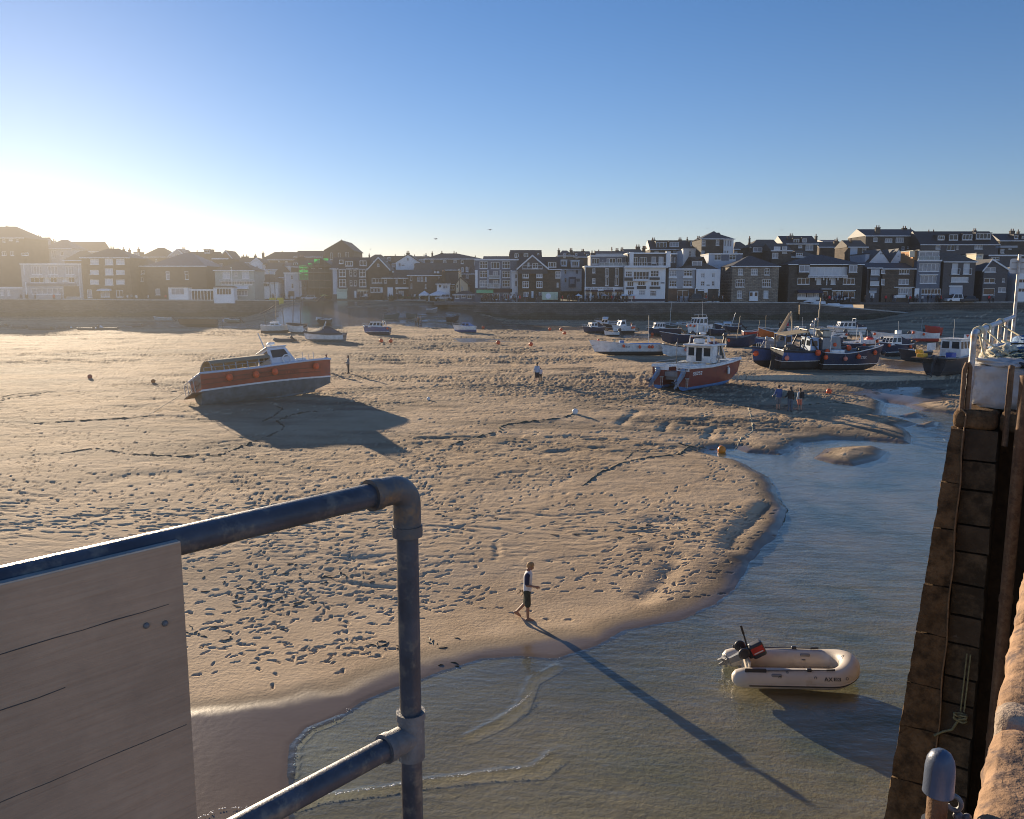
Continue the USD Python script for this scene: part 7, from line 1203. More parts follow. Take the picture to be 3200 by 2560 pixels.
t = boat('weedy_barge', 'long low dark weed-covered boat under the left sea wall', 621, 1020, 178, heel=6); h = Hull(7.0, 2.4, 1.35, 0.5, tw=0.5, rise=0.1); h.build(t, BTIMBER, BAFBLACK, BTIMBER, BBLACK, deck=BTIMBER); part(t, 'gear', J(lump((-1.5, 0, 1.4), (0.9, 0.5, 0.2), 0.8, 53), lump((0.8, 0, 1.4), (0.9, 0.5, 0.22), 0.8, 54)), WEED, smooth=60)
t, h = open_boat('small dinghy with gear aboard right of the two children by the wall', 728, 1010, 172, 3.2, 1.4, 0.75, mat('dinghy_green', (0.10, 0.13, 0.11), 0.6), BAFBLACK, BWHITE, BGREY, heel=4, motor=True); part(t, 'gear', lump((0.1, 0, 0.85), (0.6, 0.4, 0.25), 0.8, 55), DARKG, smooth=60)
# --- upturned white dinghies on the sloping wall
for i, (px, py, L, psi) in enumerate(((2527, 946, 3.0, 176), (2557, 951, 3.0, 172), (2601, 958, 3.2, 172), (2640, 962, 3.4, 172))):
    p = on_plane(px, py, 186.6 - i * 0.9); t = thing('upturned_dinghy', ('first upturned white dinghy, nearest the navy shop awning', 'second upturned white dinghy from the navy awning on the sloping wall', 'third upturned white dinghy with rounded end, lower on the sloping wall', 'lowest upturned white dinghy on the sloping wall, with split stern')[i], 'dinghy', (p[0], p[1], p[2] - 0.15), psi, 180 + 18)
    h = Hull(L, 1.5, 0.8, 0.3, tw=0.85, rise=0.1); wl = lambda i_: max(h.wl, h.kz[i_] + 0.02)
    part(t, 'hull', move(h.band(lambda i_: h.kz[i_], lambda i_: h.sz[i_], 7), (0, 0, -0.85)), RWHITE, smooth=40); P, S = h.sheer(); part(t, 'gunwale', move(J(tube(P, 0.05, 6), tube(S, 0.05, 6)), (0, 0, -0.85)), BNAVY if i == 0 else RWHITE, smooth=60)
    part(t, 'keel', move(bx((-0.3, 0, -0.04), (L * 0.75, 0.06, 0.08)), (0, 0, -0.85)), RWHITE)

# --- the cream inflatable afloat in the shallows
c = on_level(2478, 2112, zw)
t = thing('inflatable_boat', 'cream inflatable boat with tilted black outboard floating in the clear shallows', 'inflatable', (c[0], c[1], 0.0), -2.5)
CREAM = mat('cream_tube', (0.50, 0.44, 0.37), 0.45, var=0.08, scale=2, second=(0.38, 0.30, 0.22), amount=0.34); R = 0.245; L = 2.55; bw = 0.56
a = np.linspace(-math.pi / 2, math.pi / 2, 19)
core = [(x, -bw, R - 0.05) for x in np.linspace(-L / 2, L / 2 - 0.62, 7)] + [(L / 2 - 0.55 + 0.62 * math.cos(q), bw * math.sin(q), R - 0.05 + 0.16 * math.cos(q) ** 2) for q in a] + [(x, bw, R - 0.05) for x in np.linspace(L / 2 - 0.62, -L / 2, 7)]
full = [(-L / 2 - 0.36, -bw, R - 0.05), (-L / 2 - 0.28, -bw, R - 0.05), (-L / 2 - 0.12, -bw, R - 0.05)] + core + [(-L / 2 - 0.12, bw, R - 0.05), (-L / 2 - 0.28, bw, R - 0.05), (-L / 2 - 0.36, bw, R - 0.05)]
part(t, 'tube', tube(full, [0.10, 0.19, 0.235] + [R] * len(core) + [0.235, 0.19, 0.10], 22), CREAM, smooth=60)
def on_tube(x, y, ang, r=R): return (x, y + r * math.cos(ang) * (1 if y > 0 else -1), R - 0.05 + r * math.sin(ang))
outl = [(x, y * (1 + (R + 0.004) / max(abs(y), .3)) if abs(x) < 5 else y, z) for x, y, z in core]
def rub(off, zoff, r, m, nm):
    pts = []
    C_ = np.array(core)
    tg = np.gradient(C_, axis=0); nn = np.c_[tg[:, 1], -tg[:, 0]]; nn /= np.linalg.norm(nn, axis=1, keepdims=True)
    for p, n_ in zip(C_, nn): pts.append((p[0] + n_[0] * off, p[1] + n_[1] * off, p[2] + zoff))
    part(t, nm, tube(pts, r, 8), m, smooth=60)
rub(math.sqrt(R * R - 0.09 ** 2) + 0.004, -0.09, 0.020, BBLACK, 'black_rubbing_strip'); rub(math.sqrt(R * R - 0.055 ** 2) + 0.001, -0.055, 0.016, CREAM, 'rubbing_strip')
part(t, 'floor', box2(-L / 2, L / 2 - 0.25, -bw, bw, 0.02, 0.06), mat('tender_floor', (0.40, 0.36, 0.32), 0.6, var=0.15)); part(t, 'transom', box2(-L / 2 + 0.06, -L / 2 + 0.10, -bw + 0.1, bw - 0.1, 0.05, 0.55), CREAM)
part(t, 'bow_seam', tube([(L / 2 - 0.02 + R * math.cos(q) * 0.9, -0.22 + 0.22 * math.sin(q), R + 0.08 + R * math.sin(q)) for q in np.linspace(0.2, 2.8, 12)], 0.006, 5), DARKG)
for s in (-1, 1):
    oar = [on_tube(-1.05, s * bw, 1.15, R + 0.02), on_tube(0.62, s * bw, 1.35, R + 0.025)]
    part(t, 'oar', cyl(oar[0], oar[1], 0.016, 8), ZINC, smooth=50); part(t, 'oar_blade', rbox(np.array(oar[0]) + (-0.06, 0, 0), (0.52, 0.05, 0.10), 0.02, 6), BBLACK, smooth=40)
    part(t, 'oar_grip', cyl(np.array(oar[1]) - (0.02, 0, 0), np.array(oar[1]) + (0.18, s * 0.0, 0.01), 0.024, 8), BBLACK, smooth=50); part(t, 'rowlock', rbox(on_tube(0.18, s * bw, 1.3, R + 0.03), (0.13, 0.09, 0.08), 0.03, 8), BBLACK, smooth=50)
    for x in (-0.55, 0.3, 1.05): part(t, 'grab_ring', tube([np.array(on_tube(x, s * bw, 0.55, R + 0.004)) + (0.028 * math.cos(q), 0, 0.035 * math.sin(q)) for q in np.linspace(0, 6.28, 10)], 0.007, 5), DARKG)
    part(t, 'grab_patch', rbox(on_tube(-0.62 if s < 0 else 0.4, s * bw, 0.75 if s < 0 else 2.3, R - 0.03), (0.26, 0.10, 0.09), 0.03, 8), mat('grey_patch', (0.20, 0.19, 0.18), 0.6), smooth=50)
part(t, 'patch', ball(on_tube(-0.35, -bw, 1.1, R - 0.045), 0.055, 2, (1.2, 1, 1)), mat('grey_patch', (0.20, 0.19, 0.18), 0.6), smooth=True); part(t, 'valve', lathe([(0.0, 0.012), (0.045, 0.010), (0.05, 0.0)], 14, on_tube(0.35, bw, math.pi - 0.35, R)), ZINC)
def tube_text(txt, x0, x1, hgt, a0, m):
    tm = meshkit.text_mesh(txt, hgt, 0.004, True); v = np.asarray(tm.vertices); k = (x1 - x0) / (v[:, 0].max() - v[:, 0].min())
    part(t, 'lettering', (np.array([on_tube(x0 + p[0] * k, -bw, a0 + p[1] / R, R + 0.002 + p[2]) for p in v]), np.asarray(tm.faces)), m)
tube_text('AX', 0.50, 0.70, 0.085, 0.28, DARKG)
Vb = [on_tube(x, -bw, an_, R + 0.003) for an_ in (0.30, 0.62) for x in np.linspace(0.73, 0.90, 6)]; part(t, 'badge', J((np.array(Vb), np.array([(i, i + 1, i + 7, i + 6) for i in range(5)]))), DARKG); tube_text('300', 0.755, 0.875, 0.045, 0.37, CREAM)
part(t, 'painter', tube([(-0.5, 0.36, 0.07), (-0.55, 0.42, 0.25), (-0.4, 0.42, 0.28), (-0.2, 0.36, 0.08)], 0.008, 5), OLDROPE)
for y in (-0.22, 0.24): part(t, 'wheel', J(move(lathe([(0.0, -0.04), (0.10, -0.045), (0.125, -0.02), (0.125, 0.02), (0.10, 0.045), (0.0, 0.04)], 18), (0, 0, 0), 90, 0, 75)), BBLACK) if False else part(t, 'wheel', move(J(tube([(0.105 * math.cos(q), 0, 0.105 * math.sin(q)) for q in np.linspace(0, 6.283, 20)], 0.04, 8), cyl((0, -0.035, 0), (0, 0.035, 0), 0.09, 14)), (-L / 2 - 0.02, y, 0.66), 8), BBLACK, smooth=50)
part(t, 'wheel_arm', J(*[cyl((-L / 2 + 0.1, y, 0.42), (-L / 2 - 0.02, y, 0.66), 0.015, 6) for y in (-0.15, 0.17)]), ZINC)
MT = lambda q: move(move(q, (0, 0, 0), 0, 62, 0, 0.92), (-L / 2 + 0.10, 0.02, 0.52))
OBC = gel('outboard_charcoal', (0.03, 0.03, 0.034)); o = part(t, 'outboard_motor', MT(J(rbox((-0.02, 0, 0.33), (0.42, 0.27, 0.40), 0.07, 10), rbox((-0.02, 0, 0.10), (0.3, 0.2, 0.12), 0.04, 8))), OBC, smooth=50)
part(o, 'red_flash', MT(J(box2(-0.15, 0.05, -0.1395, -0.136, 0.16, 0.50), box2(-0.15, 0.05, 0.136, 0.1395, 0.16, 0.50))), REDP); part(o, 'white_flash', MT(J(box2(0.0, 0.03, -0.1425, -0.140, 0.2, 0.46))), BWHITE)
part(o, 'leg', MT(J(hexa([(-0.13, -0.035, -0.52), (0.02, -0.035, -0.52), (0.02, 0.035, -0.52), (-0.13, 0.035, -0.52)], [(-0.16, -0.07, 0.05), (0.06, -0.07, 0.05), (0.06, 0.07, 0.05), (-0.16, 0.07, 0.05)]), rbox((-0.10, 0, -0.50), (0.36, 0.14, 0.025), 0.01, 6), cyl((-0.2, 0, -0.62), (0.08, 0, -0.62), 0.045, 10, 0.02), hexa([(-0.10, -0.01, -0.78), (-0.04, -0.01, -0.78), (-0.04, 0.01, -0.78), (-0.10, 0.01, -0.78)], [(-0.14, -0.02, -0.52), (0.0, -0.02, -0.52), (0.0, 0.02, -0.52), (-0.14, 0.02, -0.52)]))), BGREY, smooth=40)
part(o, 'propeller', MT(J(*[move(bx((0, 0.07, 0), (0.015, 0.13, 0.07)), (-0.22, 0, -0.62), 0, 0, q) for q in (30, 150, 270)])), ZINC)
part(o, 'tiller', J(cyl((-L / 2 + 0.12, 0.05, 0.72), (-L / 2 + 0.00, 0.08, 1.12), 0.022, 8), cyl((-L / 2 + 0.02, 0.075, 1.05), (-L / 2 - 0.05, 0.095, 1.26), 0.03, 8)), BBLACK, smooth=50)
# ---------------------------------------------------------------- people
SKIN = mat('skin', (0.42, 0.22, 0.14), 0.55, var=0.08, scale=6); SKIND = mat('skin_tanned', (0.30, 0.15, 0.09), 0.55, var=0.08, scale=6)
def cl(name, c, **k): return mat('cloth_' + name, c, 0.9, 0, 0.12, 6, bump=0.004, bscale=25, **k)
CW, CBL, CBK, CGR, CNV, CRD = cl('white', (0.60, 0.60, 0.60)), cl('blue', (0.05, 0.09, 0.22)), cl('black', (0.016, 0.016, 0.018)), cl('grey', (0.14, 0.15, 0.16)), cl('navy', (0.012, 0.018, 0.05)), cl('red', (0.5, 0.03, 0.04))
CCAMO = cl('camouflage', (0.055, 0.06, 0.035), second=(0.02, 0.022, 0.018), amount=0.5); CSAL = cl('salmon', (0.50, 0.16, 0.10)); CTEA = cl('pale_blue', (0.30, 0.36, 0.45)); CBR = cl('brown', (0.09, 0.055, 0.035)); CDEN = cl('denim', (0.07, 0.09, 0.12))
HDK, HBR, HBL = (mat('hair_' + n, c, 0.7, 0, 0.3, 30, bump=0.006, bscale=90) for n, c in (('dark', (0.012, 0.010, 0.009)), ('brown', (0.05, 0.03, 0.018)), ('blond', (0.40, 0.22, 0.085))))
def rotv(v, a): c, s = math.cos(a), math.sin(a); return np.array([v[0] * c + v[2] * s, v[1], -v[0] * s + v[2] * c])
def smooth_solid(m, ln, it=8):
    q = m.refine_to_length(ln).to_mesh(); tm = trimesh.Trimesh(np.asarray(q.vert_properties)[:, :3], np.asarray(q.tri_verts), process=True)
    trimesh.smoothing.filter_taubin(tm, 0.5, 0.53, it); return np.asarray(tm.vertices), np.asarray(tm.faces)
def person(label, loc, rz, H=1.72, legs=((0, 0), (0, 0)), arms=((0.05, 0.12, 0.2), (0.05, 0.12, 0.2)), top=CGR, bottom=CDEN, hair=HDK, skin=SKIN, long_legs=True, long_arms=True, long_hair=False, shoes=CBK, lean=0.0, nod=0.0, fine=False, female=False, skirt=False, sleeve=None, parent=None, group=None, bag=None, sit=0.0):
    t = parent or thing('person', label, 'person', loc, rz, group=group, scale=H / 1.75); n = 14 if fine else 8
    hipz = 0.93 - sit; sw = 0.165 if female else 0.19; pts = {}
    A = lambda p: np.array(p, float)
    spine = lambda d: A((0, 0, hipz)) + rotv(A((0, 0, d)), lean)
    neck, head = spine(0.56), spine(0.56) + rotv(A((0.015, 0, 0.165)), lean + nod)
    J_ = []; shirt = []; pants = []; shoe = []
    for s, (th, kn) in zip((1, -1), legs):
        hip = A((0, s * 0.092, hipz - 0.02)); knee = hip + rotv(A((0, 0, -0.42)), -th); ank = knee + rotv(A((0, 0, -0.42)), -th + kn)
        ft = -th + kn; toe = ank + rotv(A((0.17, s * 0.015, -0.055)), ft * 0.75); heel = ank + rotv(A((-0.045, 0, -0.05)), ft * 0.75)
        J_ += [chain([(hip, 0.088), (knee, 0.056), (ank, 0.038)], n), hull_of([(ank, 0.037), (heel, 0.032), (toe, 0.026)], n)]
        e = 1.0 if long_legs else 0.62
        end = knee + (ank - knee) * (0.97 if long_legs else 0.06); pr = 0.062 if long_legs else 0.092
        pants.append(chain([(hip, 0.108), (knee * 1.0, 0.078 if long_legs else 0.094)] + ([(end, pr)] if long_legs else []), n) if not skirt else chain([(hip, 0.11), (hip + (knee - hip) * 0.55, 0.105)], n))
        if shoes is not None: shoe.append(hull_of([(ank - (0, 0, 0.02), 0.044), (heel - (0, 0, 0.004), 0.04), (toe, 0.035)], n))
    torso = [(A((0, 0.07, hipz)), 0.10), (A((0, -0.07, hipz)), 0.10), (spine(0.22) + (0, 0.05, 0), 0.10), (spine(0.22) - (0, 0.05, 0), 0.10)]
    chest = [(spine(0.22) + (0, 0.05, 0), 0.10), (spine(0.22) - (0, 0.05, 0), 0.10), (spine(0.42) + (0, sw * 0.62, 0), 0.098), (spine(0.42) - (0, sw * 0.62, 0), 0.098), (spine(0.5) + (0, sw * 0.8, 0), 0.06), (spine(0.5) - (0, sw * 0.8, 0), 0.06)]
    J_ += [hull_of(torso, n), hull_of(chest, n), hull_of([(spine(0.5), 0.062), (neck + (0, 0, 0.05), 0.05)], n)]
    g = 0.02
    shirt += [hull_of([(p, r + g) for p, r in torso], n), hull_of([(p, r + g) for p, r in chest], n)]
    pants.append(hull_of([(A((0, y, hipz + dz)), 0.113) for y in (0.07, -0.07) for dz in (0.06, -0.03)], n))
    hands = []; slv = []
    for s, (fl, ab, el) in zip((1, -1), arms):
        sh = spine(0.49) + A((0, s * sw, 0)); d = rotv(A((0, s * math.sin(ab), -math.cos(ab))), -fl); elb = sh + d * 0.29
        wr = elb + rotv(A((0, s * math.sin(ab) * 0.5, -1.0)) / math.hypot(1, math.sin(ab) * .5), -(fl + el)) * 0.25; fwd = (wr - elb) / np.linalg.norm(wr - elb)
        J_.append(chain([(sh, 0.055), (elb, 0.041), (wr, 0.029)], n)); hands.append((wr, fwd, s))
        slv.append(chain([(sh, 0.075), (elb, 0.062)] + ([(wr, 0.045)] if long_arms else []), n) if long_arms else chain([(sh, 0.078), (sh + (elb - sh) * 0.8, 0.072)], n))
    B = manifold3d.OpType.Add
    for wr, f, s in hands:                                     # palm, four unequal fingers, thumb from the side
        side = np.cross(f, (0, s, 0.0)); nl = np.linalg.norm(side); side = side / nl if nl > 0.2 else A((1, 0, 0))
        pl = np.cross(side, f); palm = wr + f * 0.085
        J_.append(hull_of([(wr, 0.026)] + [(palm + side * k, 0.014) for k in (-0.028, 0.028)], n))
        if fine:
            for k, ln in ((-0.03, 0.062), (-0.01, 0.075), (0.011, 0.07), (0.03, 0.055)):
                a = palm + side * k; b = a + f * ln * 0.5 + pl * 0.006; c = b + f * ln * 0.38 - pl * 0.016 * s; J_.append(chain([(a, 0.0105), (b, 0.0095), (c, 0.008)], 8))
            a = wr + f * 0.03 + side * 0.026; b = a + f * 0.03 + side * 0.026; J_.append(chain([(a, 0.013), (b, 0.0105), (b + f * 0.03 + side * 0.004, 0.009)], 8))
        else:
            for k in (-0.026, -0.009, 0.009, 0.026): J_.append(hull_of([(palm + side * k, 0.011), (palm + side * k + f * 0.06, 0.009)], 6))
            J_.append(hull_of([(wr + f * 0.03 + side * 0.025, 0.012), (wr + f * 0.065 + side * 0.05, 0.01)], 6))
    R = lambda v: head + rotv(A(v), lean + nod)
    J_.append(hull_of([(R((0.0, 0, 0.03)), 0.088), (R((-0.025, 0, 0.02)), 0.085), (R((0.035, 0, -0.05)), 0.055), (R((0.055, 0, -0.085)), 0.024)], n + 4))
    J_ += [hull_of([(R((0.085, 0, 0.005)), 0.010), (R((0.108, 0, -0.028)), 0.012), (R((0.09, 0, -0.034)), 0.014)], n), hull_of([(R((0.086, 0.016, -0.062)), 0.007), (R((0.086, -0.016, -0.062)), 0.007)], 8)]
    for s in (1, -1): J_.append(hull_of([(R((-0.01, s * 0.084, 0.01)), 0.014), (R((-0.015, s * 0.090, -0.02)), 0.010)], 8))
    body = manifold3d.Manifold.batch_boolean(J_, B)
    P = lambda nm, m, mt: part(t, nm, m, mt, smooth=60 if not fine else True)
    P('body', smooth_solid(body, 0.018 if fine else 0.09, 6 if fine else 2), skin)
    for s in (1, -1): P('eye', ball(R((0.083, s * 0.032, 0.012)), 0.010, 1), HDK)
    un = lambda ms, l: smooth_solid(manifold3d.Manifold.batch_boolean(ms, B), l, 5 if fine else 2)
    P('shirt', un(shirt + (slv if sleeve is None else slv[:1]), 0.022 if fine else 0.09), top)
    if sleeve is not None: P('sleeve', un([slv[1]], 0.022), sleeve)
    P('skirt' if skirt else ('trousers' if long_legs else 'shorts'), un(pants, 0.022 if fine else 0.09), bottom)
    hp = [(R((-0.012, 0, 0.052)), 0.092), (R((-0.045, 0, 0.03)), 0.080), (R((-0.05, 0, -0.02)), 0.062)]
    if long_hair: hp += [(R((-0.075, 0, -0.14)), 0.060)]
    if fine: hp = [(R((0.005, 0, 0.048)), 0.0925), (R((-0.035, 0, 0.035)), 0.088), (R((-0.05, 0, -0.01)), 0.066)]
    P('hair', J(hull_of(hp[:3], 16), hull_of(hp[2:], 12) if long_hair else None), hair)
    for m in shoe: P('shoe', J(m), shoes)
    if bag: P('bag', J(rbox((0.02, -0.22, 0.93), (0.22, 0.08, 0.17), 0.03, 6), tube([(0.0, -0.22, 1.0), (0.1, -0.05, 1.25), (0.03, 0.16, 1.47)], 0.012, 5)), bag)
    return t, hands, H / 1.75
def stand(label, px, py, rz, **k):
    p = sand_at(px, py); return person(label, (p[0], p[1], p[2] - 0.015), rz, **k)

_, hnd, sc = stand('fair-haired person in white T-shirt and camouflage shorts walking barefoot by the water', 1648, 1930, -8, H=1.74, legs=((-0.12, 0.62), (0.05, 0.04)), arms=((-0.38, 0.10, 0.25), (-0.05, 0.08, 1.5)), top=CW, bottom=CCAMO, hair=HBL, skin=SKIND, long_legs=False, long_arms=False, shoes=None, nod=0.28, lean=0.04, fine=True, sleeve=CNV)
pw = sand_at(1648, 1930); w_, f_, s_ = hnd[0]
for k, (dx, dy, lb) in enumerate(((-0.05, 0.02, 'upper tan flip-flop held in the walking person\'s hand'), (0.03, 0.05, 'lower tan flip-flop held in the walking person\'s hand'))):
    q = thing('flip_flop', lb, 'sandal', (pw[0], pw[1], pw[2] - 0.015), -8, scale=sc); c = w_ + f_ * 0.11 + np.array([dx - 0.06, dy, -0.02 - 0.05 * k])
    part(q, 'sole', move(rbox((0, 0, 0), (0.27, 0.095, 0.022), 0.01, 10), c, 0, -38 - 20 * k, 25), mat('tan_sole', (0.26, 0.16, 0.09), 0.8), smooth=40); part(q, 'strap', move(tube([(-0.02, -0.045, 0.0), (0.03, 0.0, 0.05), (-0.02, 0.045, 0.0)], 0.010, 6), c, 0, -38 - 20 * k, 25), CBK, smooth=60)
BK = 100
stand('woman with dark hair, pale blue top and black shorts seen from behind mid-beach', 1678, 1195, 97, H=1.68, legs=((0.02, 0), (-0.1, 0.05)), top=CTEA, bottom=CBK, hair=HDK, long_legs=False, female=True, long_hair=True, arms=((0.1, 0.25, 0.4), (0.1, 0.2, 0.3)))
stand('small child in pale shirt and black leggings beside the woman in the centre', 1689, 1192, 95, H=1.14, top=cl('lilac', (0.42, 0.40, 0.44)), bottom=CBK, hair=HDK, legs=((0.08, 0), (-0.08, 0.05)), long_arms=False)
stand('man in blue jacket and grey shorts, leftmost of three people seen from behind', 2431, 1280, BK, H=1.76, top=CBL, bottom=CGR, hair=HDK, long_legs=False, arms=((0.15, 0.2, 0.9), (0.1, 0.18, 0.3)))
stand('woman in black jacket and grey trousers with a shoulder bag, middle of three people', 2468, 1286, BK, H=1.74, top=CBK, bottom=CDEN, hair=HBR, female=True, long_hair=True, arms=((0.1, 0.3, 0.9), (0.1, 0.3, 0.8)), bag=CBR, legs=((0.05, 0), (-0.05, 0.03)))
stand('girl with black backpack and salmon shorts, rightmost of three people', 2498, 1283, 110, H=1.6, top=CW, bottom=CSAL, hair=HDK, long_legs=False, female=True, long_hair=True, legs=((0.1, 0.0), (-0.08, 0.06)))
q = sand_at(2498, 1283); b_ = thing('backpack', 'black backpack worn by the rightmost of the three people', 'backpack', (q[0], q[1], q[2]), 110); part(b_, 'bag', rbox((-0.19, 0, 1.12), (0.2, 0.36, 0.5), 0.08, 10), CBK, smooth=50); part(b_, 'pocket', rbox((-0.30, 0, 1.02), (0.07, 0.26, 0.24), 0.03, 8), CBK, smooth=50)
stand('long red-haired woman in white top by the bow of the orange boat', 1021, 1163, 120, H=1.68, top=CW, bottom=cl('maroon', (0.12, 0.03, 0.03)), hair=mat('hair_red', (0.20, 0.06, 0.03), 0.7, var=0.3), female=True, long_hair=True)
stand('person in dark clothes standing to the right of the orange boat', 1089, 1167, 200, H=1.66, top=CGR, bottom=CBK, hair=HBR, arms=((0.2, 0.2, 1.2), (0.1, 0.1, 0.3)), long_hair=True)
stand('person in red jacket standing beyond the blue fishing boats', 2459, 1036, 100, H=1.74, top=CRD, bottom=CBK, hair=mat('hair_pale', (0.45, 0.42, 0.38), 0.7), legs=((0.15, 0), (-0.15, 0.05)))
stand('person in dark clothes standing by the gantry of the blue fishing boat', 2438, 1037, 80, H=1.78, top=CBK, bottom=CBK, hair=HDK)
stand('person in red standing at the stern of the white open frame boat', 1973, 1040, 150, H=1.76, top=CRD, bottom=CRD, hair=HDK, legs=((0.05, 0), (-0.05, 0)))
stand('child in striped top standing right of the weedy barge', 680, 1017, 80, H=1.25, top=CGR, bottom=CBK, hair=HDK); stand('person in white bending beside the striped child near the weedy barge', 695, 1018, 30, H=1.6, top=CTEA, bottom=CDEN, hair=HBR, lean=0.5)
for lb, px, py, H, tp, bt in (('person in pale top, leftmost of the group among the teal dinghies', 1300, 1021, 1.65, CGR, CBK), ('person in dark top, middle of the group among the teal dinghies', 1308, 1022, 1.75, CBR, CBK), ('person in grey, rightmost of the group among the teal dinghies', 1316, 1021, 1.72, CGR, CDEN),
        ('person in dark clothes, left of the pair walking high on the slip sand', 1335, 979, 1.75, CBK, CBK), ('person in brown, right of the pair walking high on the slip sand', 1341, 979, 1.7, CBR, CGR), ('person in navy, left of the lower pair on the slip sand', 1366, 988, 1.75, CNV, CBK), ('person in black, right of the lower pair on the slip sand', 1378, 987, 1.6, CBK, CBK),
        ('person in dark clothes, left of two standing side by side on the sunlit slip', 1100, 981, 1.72, CBK, CBK), ('person in dark clothes, right of two standing side by side on the sunlit slip', 1107, 980, 1.7, CGR, CBK), ('person in black bending forward at the right end of the slip group', 1121, 982, 1.72, CBK, CBK),
        ('person in brown standing behind the seated slip group', 1066, 970, 1.7, CBR, CBK), ('person in grey at the left end of the slip group', 1050, 965, 1.5, CGR, CGR)):
    stand(lb, px, py, rng.uniform(0, 360), H=H, top=tp, bottom=bt, hair=rng.choice([HDK, HBR]), legs=((rng.uniform(0, 0.3), 0.1), (-rng.uniform(0, 0.3), 0.15)), lean=0.45 if 'bending' in lb else 0.02)
for lb, px, py in (('person sitting at the front of the slip group in pale top', 1080, 983), ('person sitting beside the pale-topped one in the slip group', 1088, 982)):
    stand(lb, px, py, 250, top=CTEA if 'front' in lb else CBR, bottom=CBK, hair=HDK, legs=((1.45, 1.2), (1.35, 1.1)), sit=0.78, arms=((0.6, 0.15, 0.5), (0.6, 0.15, 0.5)))
# the crowd along the street: a few figures, many copies
src = []
for i, (tp, bt, H) in enumerate(((CBK, CBK, 1.75), (CNV, CDEN, 1.7), (CGR, CBK, 1.72), (CBR, CBK, 1.66), (CW, CDEN, 1.7), (CRD, CBK, 1.68))):
    src.append((i, tp, bt, H))
CROWD = []
for k, a, b, n, d in ((4, 1385, 1816, 26, 187.6), (5, 5, 360, 10, 187.4), (5, 660, 1010, 12, 187.2), (5, 1050, 1580, 24, 187), (5, 1600, 1800, 5, 187.0), (6, 390, 1180, 12, 187.2), (7, 800, 1330, 14, 185.2), (7, 1340, 1800, 7, 187.2), (8, 150, 700, 16, 187), (8, 1220, 1600, 6, 187.0), (3, 1400, 1816, 12, 207), (4, 0, 880, 20, 204.5), (1, 300, 1200, 7, 203.8), (2, 0, 560, 8, 203.8), (3, 60, 700, 5, 213)):
    for _ in range(n): CROWD.append((k, rng.uniform(a, b), d, rng.randrange(6)))
made = {}
COLS = ('black', 'navy', 'grey', 'brown', 'a white top', 'a red top')
ZONE = {(4, 187.6): 'outside the blue-grey hotel', (5, 187.4): 'outside the gabled stone house', (5, 187.2): 'by the pale green trailer', (5, 187): 'outside the white-fronted restaurant', (6, 187.2): 'below the low seafront house', (7, 185.2): 'outside the wide stone hotel',
        (7, 187.2): 'near the blue-panelled bay', (8, 187): 'outside the modern dark house', (3, 207): 'by the recessed-balcony house', (4, 204.5): 'near the white gazebos', (1, 203.8): 'above the left sea wall', (2, 203.8): 'below the large stone hall', (3, 213): 'by the white cottage at the slip'}
def street_z(x, y): return 6.86 if (-49 < x < -17.4 and y > 211) else (6.8 if y > 199 else 6.78)
for k, zx, d, i in CROWD:
    zn = ZONE[(k, d)]; d += rng.uniform(-0.5, 1.3)
    if i == 5 and rng.random() < 0.6: i = 0
    x = W(k, zx, 1190, d)[0]; z = street_z(x, d); _i, tp, bt, H = src[i]
    if -49 < x < -17.4 and d < 212: z = float(sand_z(np.array([x]), np.array([d]))[0])
    if x > 66 and d < 187.5: z = 6.76
    lb_, gr_ = f'person in {COLS[i]} in the crowd {zn}', f'people in {COLS[i]} {zn}'
    if i not in made: made[i], _, _ = person(lb_, (x, d, z), rng.uniform(0, 360), H=H, top=tp, bottom=bt, hair=HDK, group=gr_, legs=((0.2, 0.05), (-0.15, 0.1)))
    else: copy_of(made[i], 'person', lb_, 'person', (x, d, z), rng.uniform(0, 360), gr_, H / 1.75 * rng.uniform(0.93, 1.06))

# ---------------------------------------------------------------- on the street
def at_street(k, zx, d, zy=1190): p = W(k, zx, zy, d); return (p[0], d, street_z(p[0], d))
for lb, k, zx, top, base, d in (('left of two dark lamp posts by the white cottage at the slip', 3, 207, 775, 1120, 210), ('right of two dark lamp posts by the white cottage at the slip', 3, 275, 795, 1120, 210), ('tall dark lamp post in front of the cream gable-ended house', 4, 1072, 745, 1150, 199), ('slim grey lamp post in front of the brown stone house', 4, 137, 770, 1165, 206)):
    z1 = W(k, zx, top, d)[2]; x, y, z0 = at_street(k, zx, d); t = thing('street_lamp', lb, 'street lamp', (x, y, z0), 0); h_ = z1 - z0
    part(t, 'post', cyl((0, 0, -0.3), (0, 0, h_ - 0.3), 0.11, 8, 0.07), DARKG, smooth=50); part(t, 'lamp_head', lathe([(0.05, h_ - 0.35), (0.25, h_ - 0.05), (0.28, h_), (0.06, h_ + 0.25), (0.0, h_ + 0.3)], 10), mat('lamp_glass', (0.5, 0.52, 0.5), 0.3), smooth=30); part(t, 'bracket', tube([(0, 0, h_ - 1.0), (0.4, 0, h_ - 0.9), (0.45, 0, h_ - 0.7)], 0.04, 6), DARKG)
x, y, z0 = at_street(2, 1486, 203.5); t = thing('flagpole', 'white flagpole in front of the pale green seafront cafe', 'flagpole', (x, y, z0)); h_ = W(2, 1486, 715, 203.5)[2] - z0; part(t, 'pole', cyl((0, 0, -0.3), (0, 0, h_), 0.10, 8, 0.05), WHITE, smooth=50); part(t, 'finial', ball((0, 0, h_ + 0.1), 0.13, 1), WHITE)
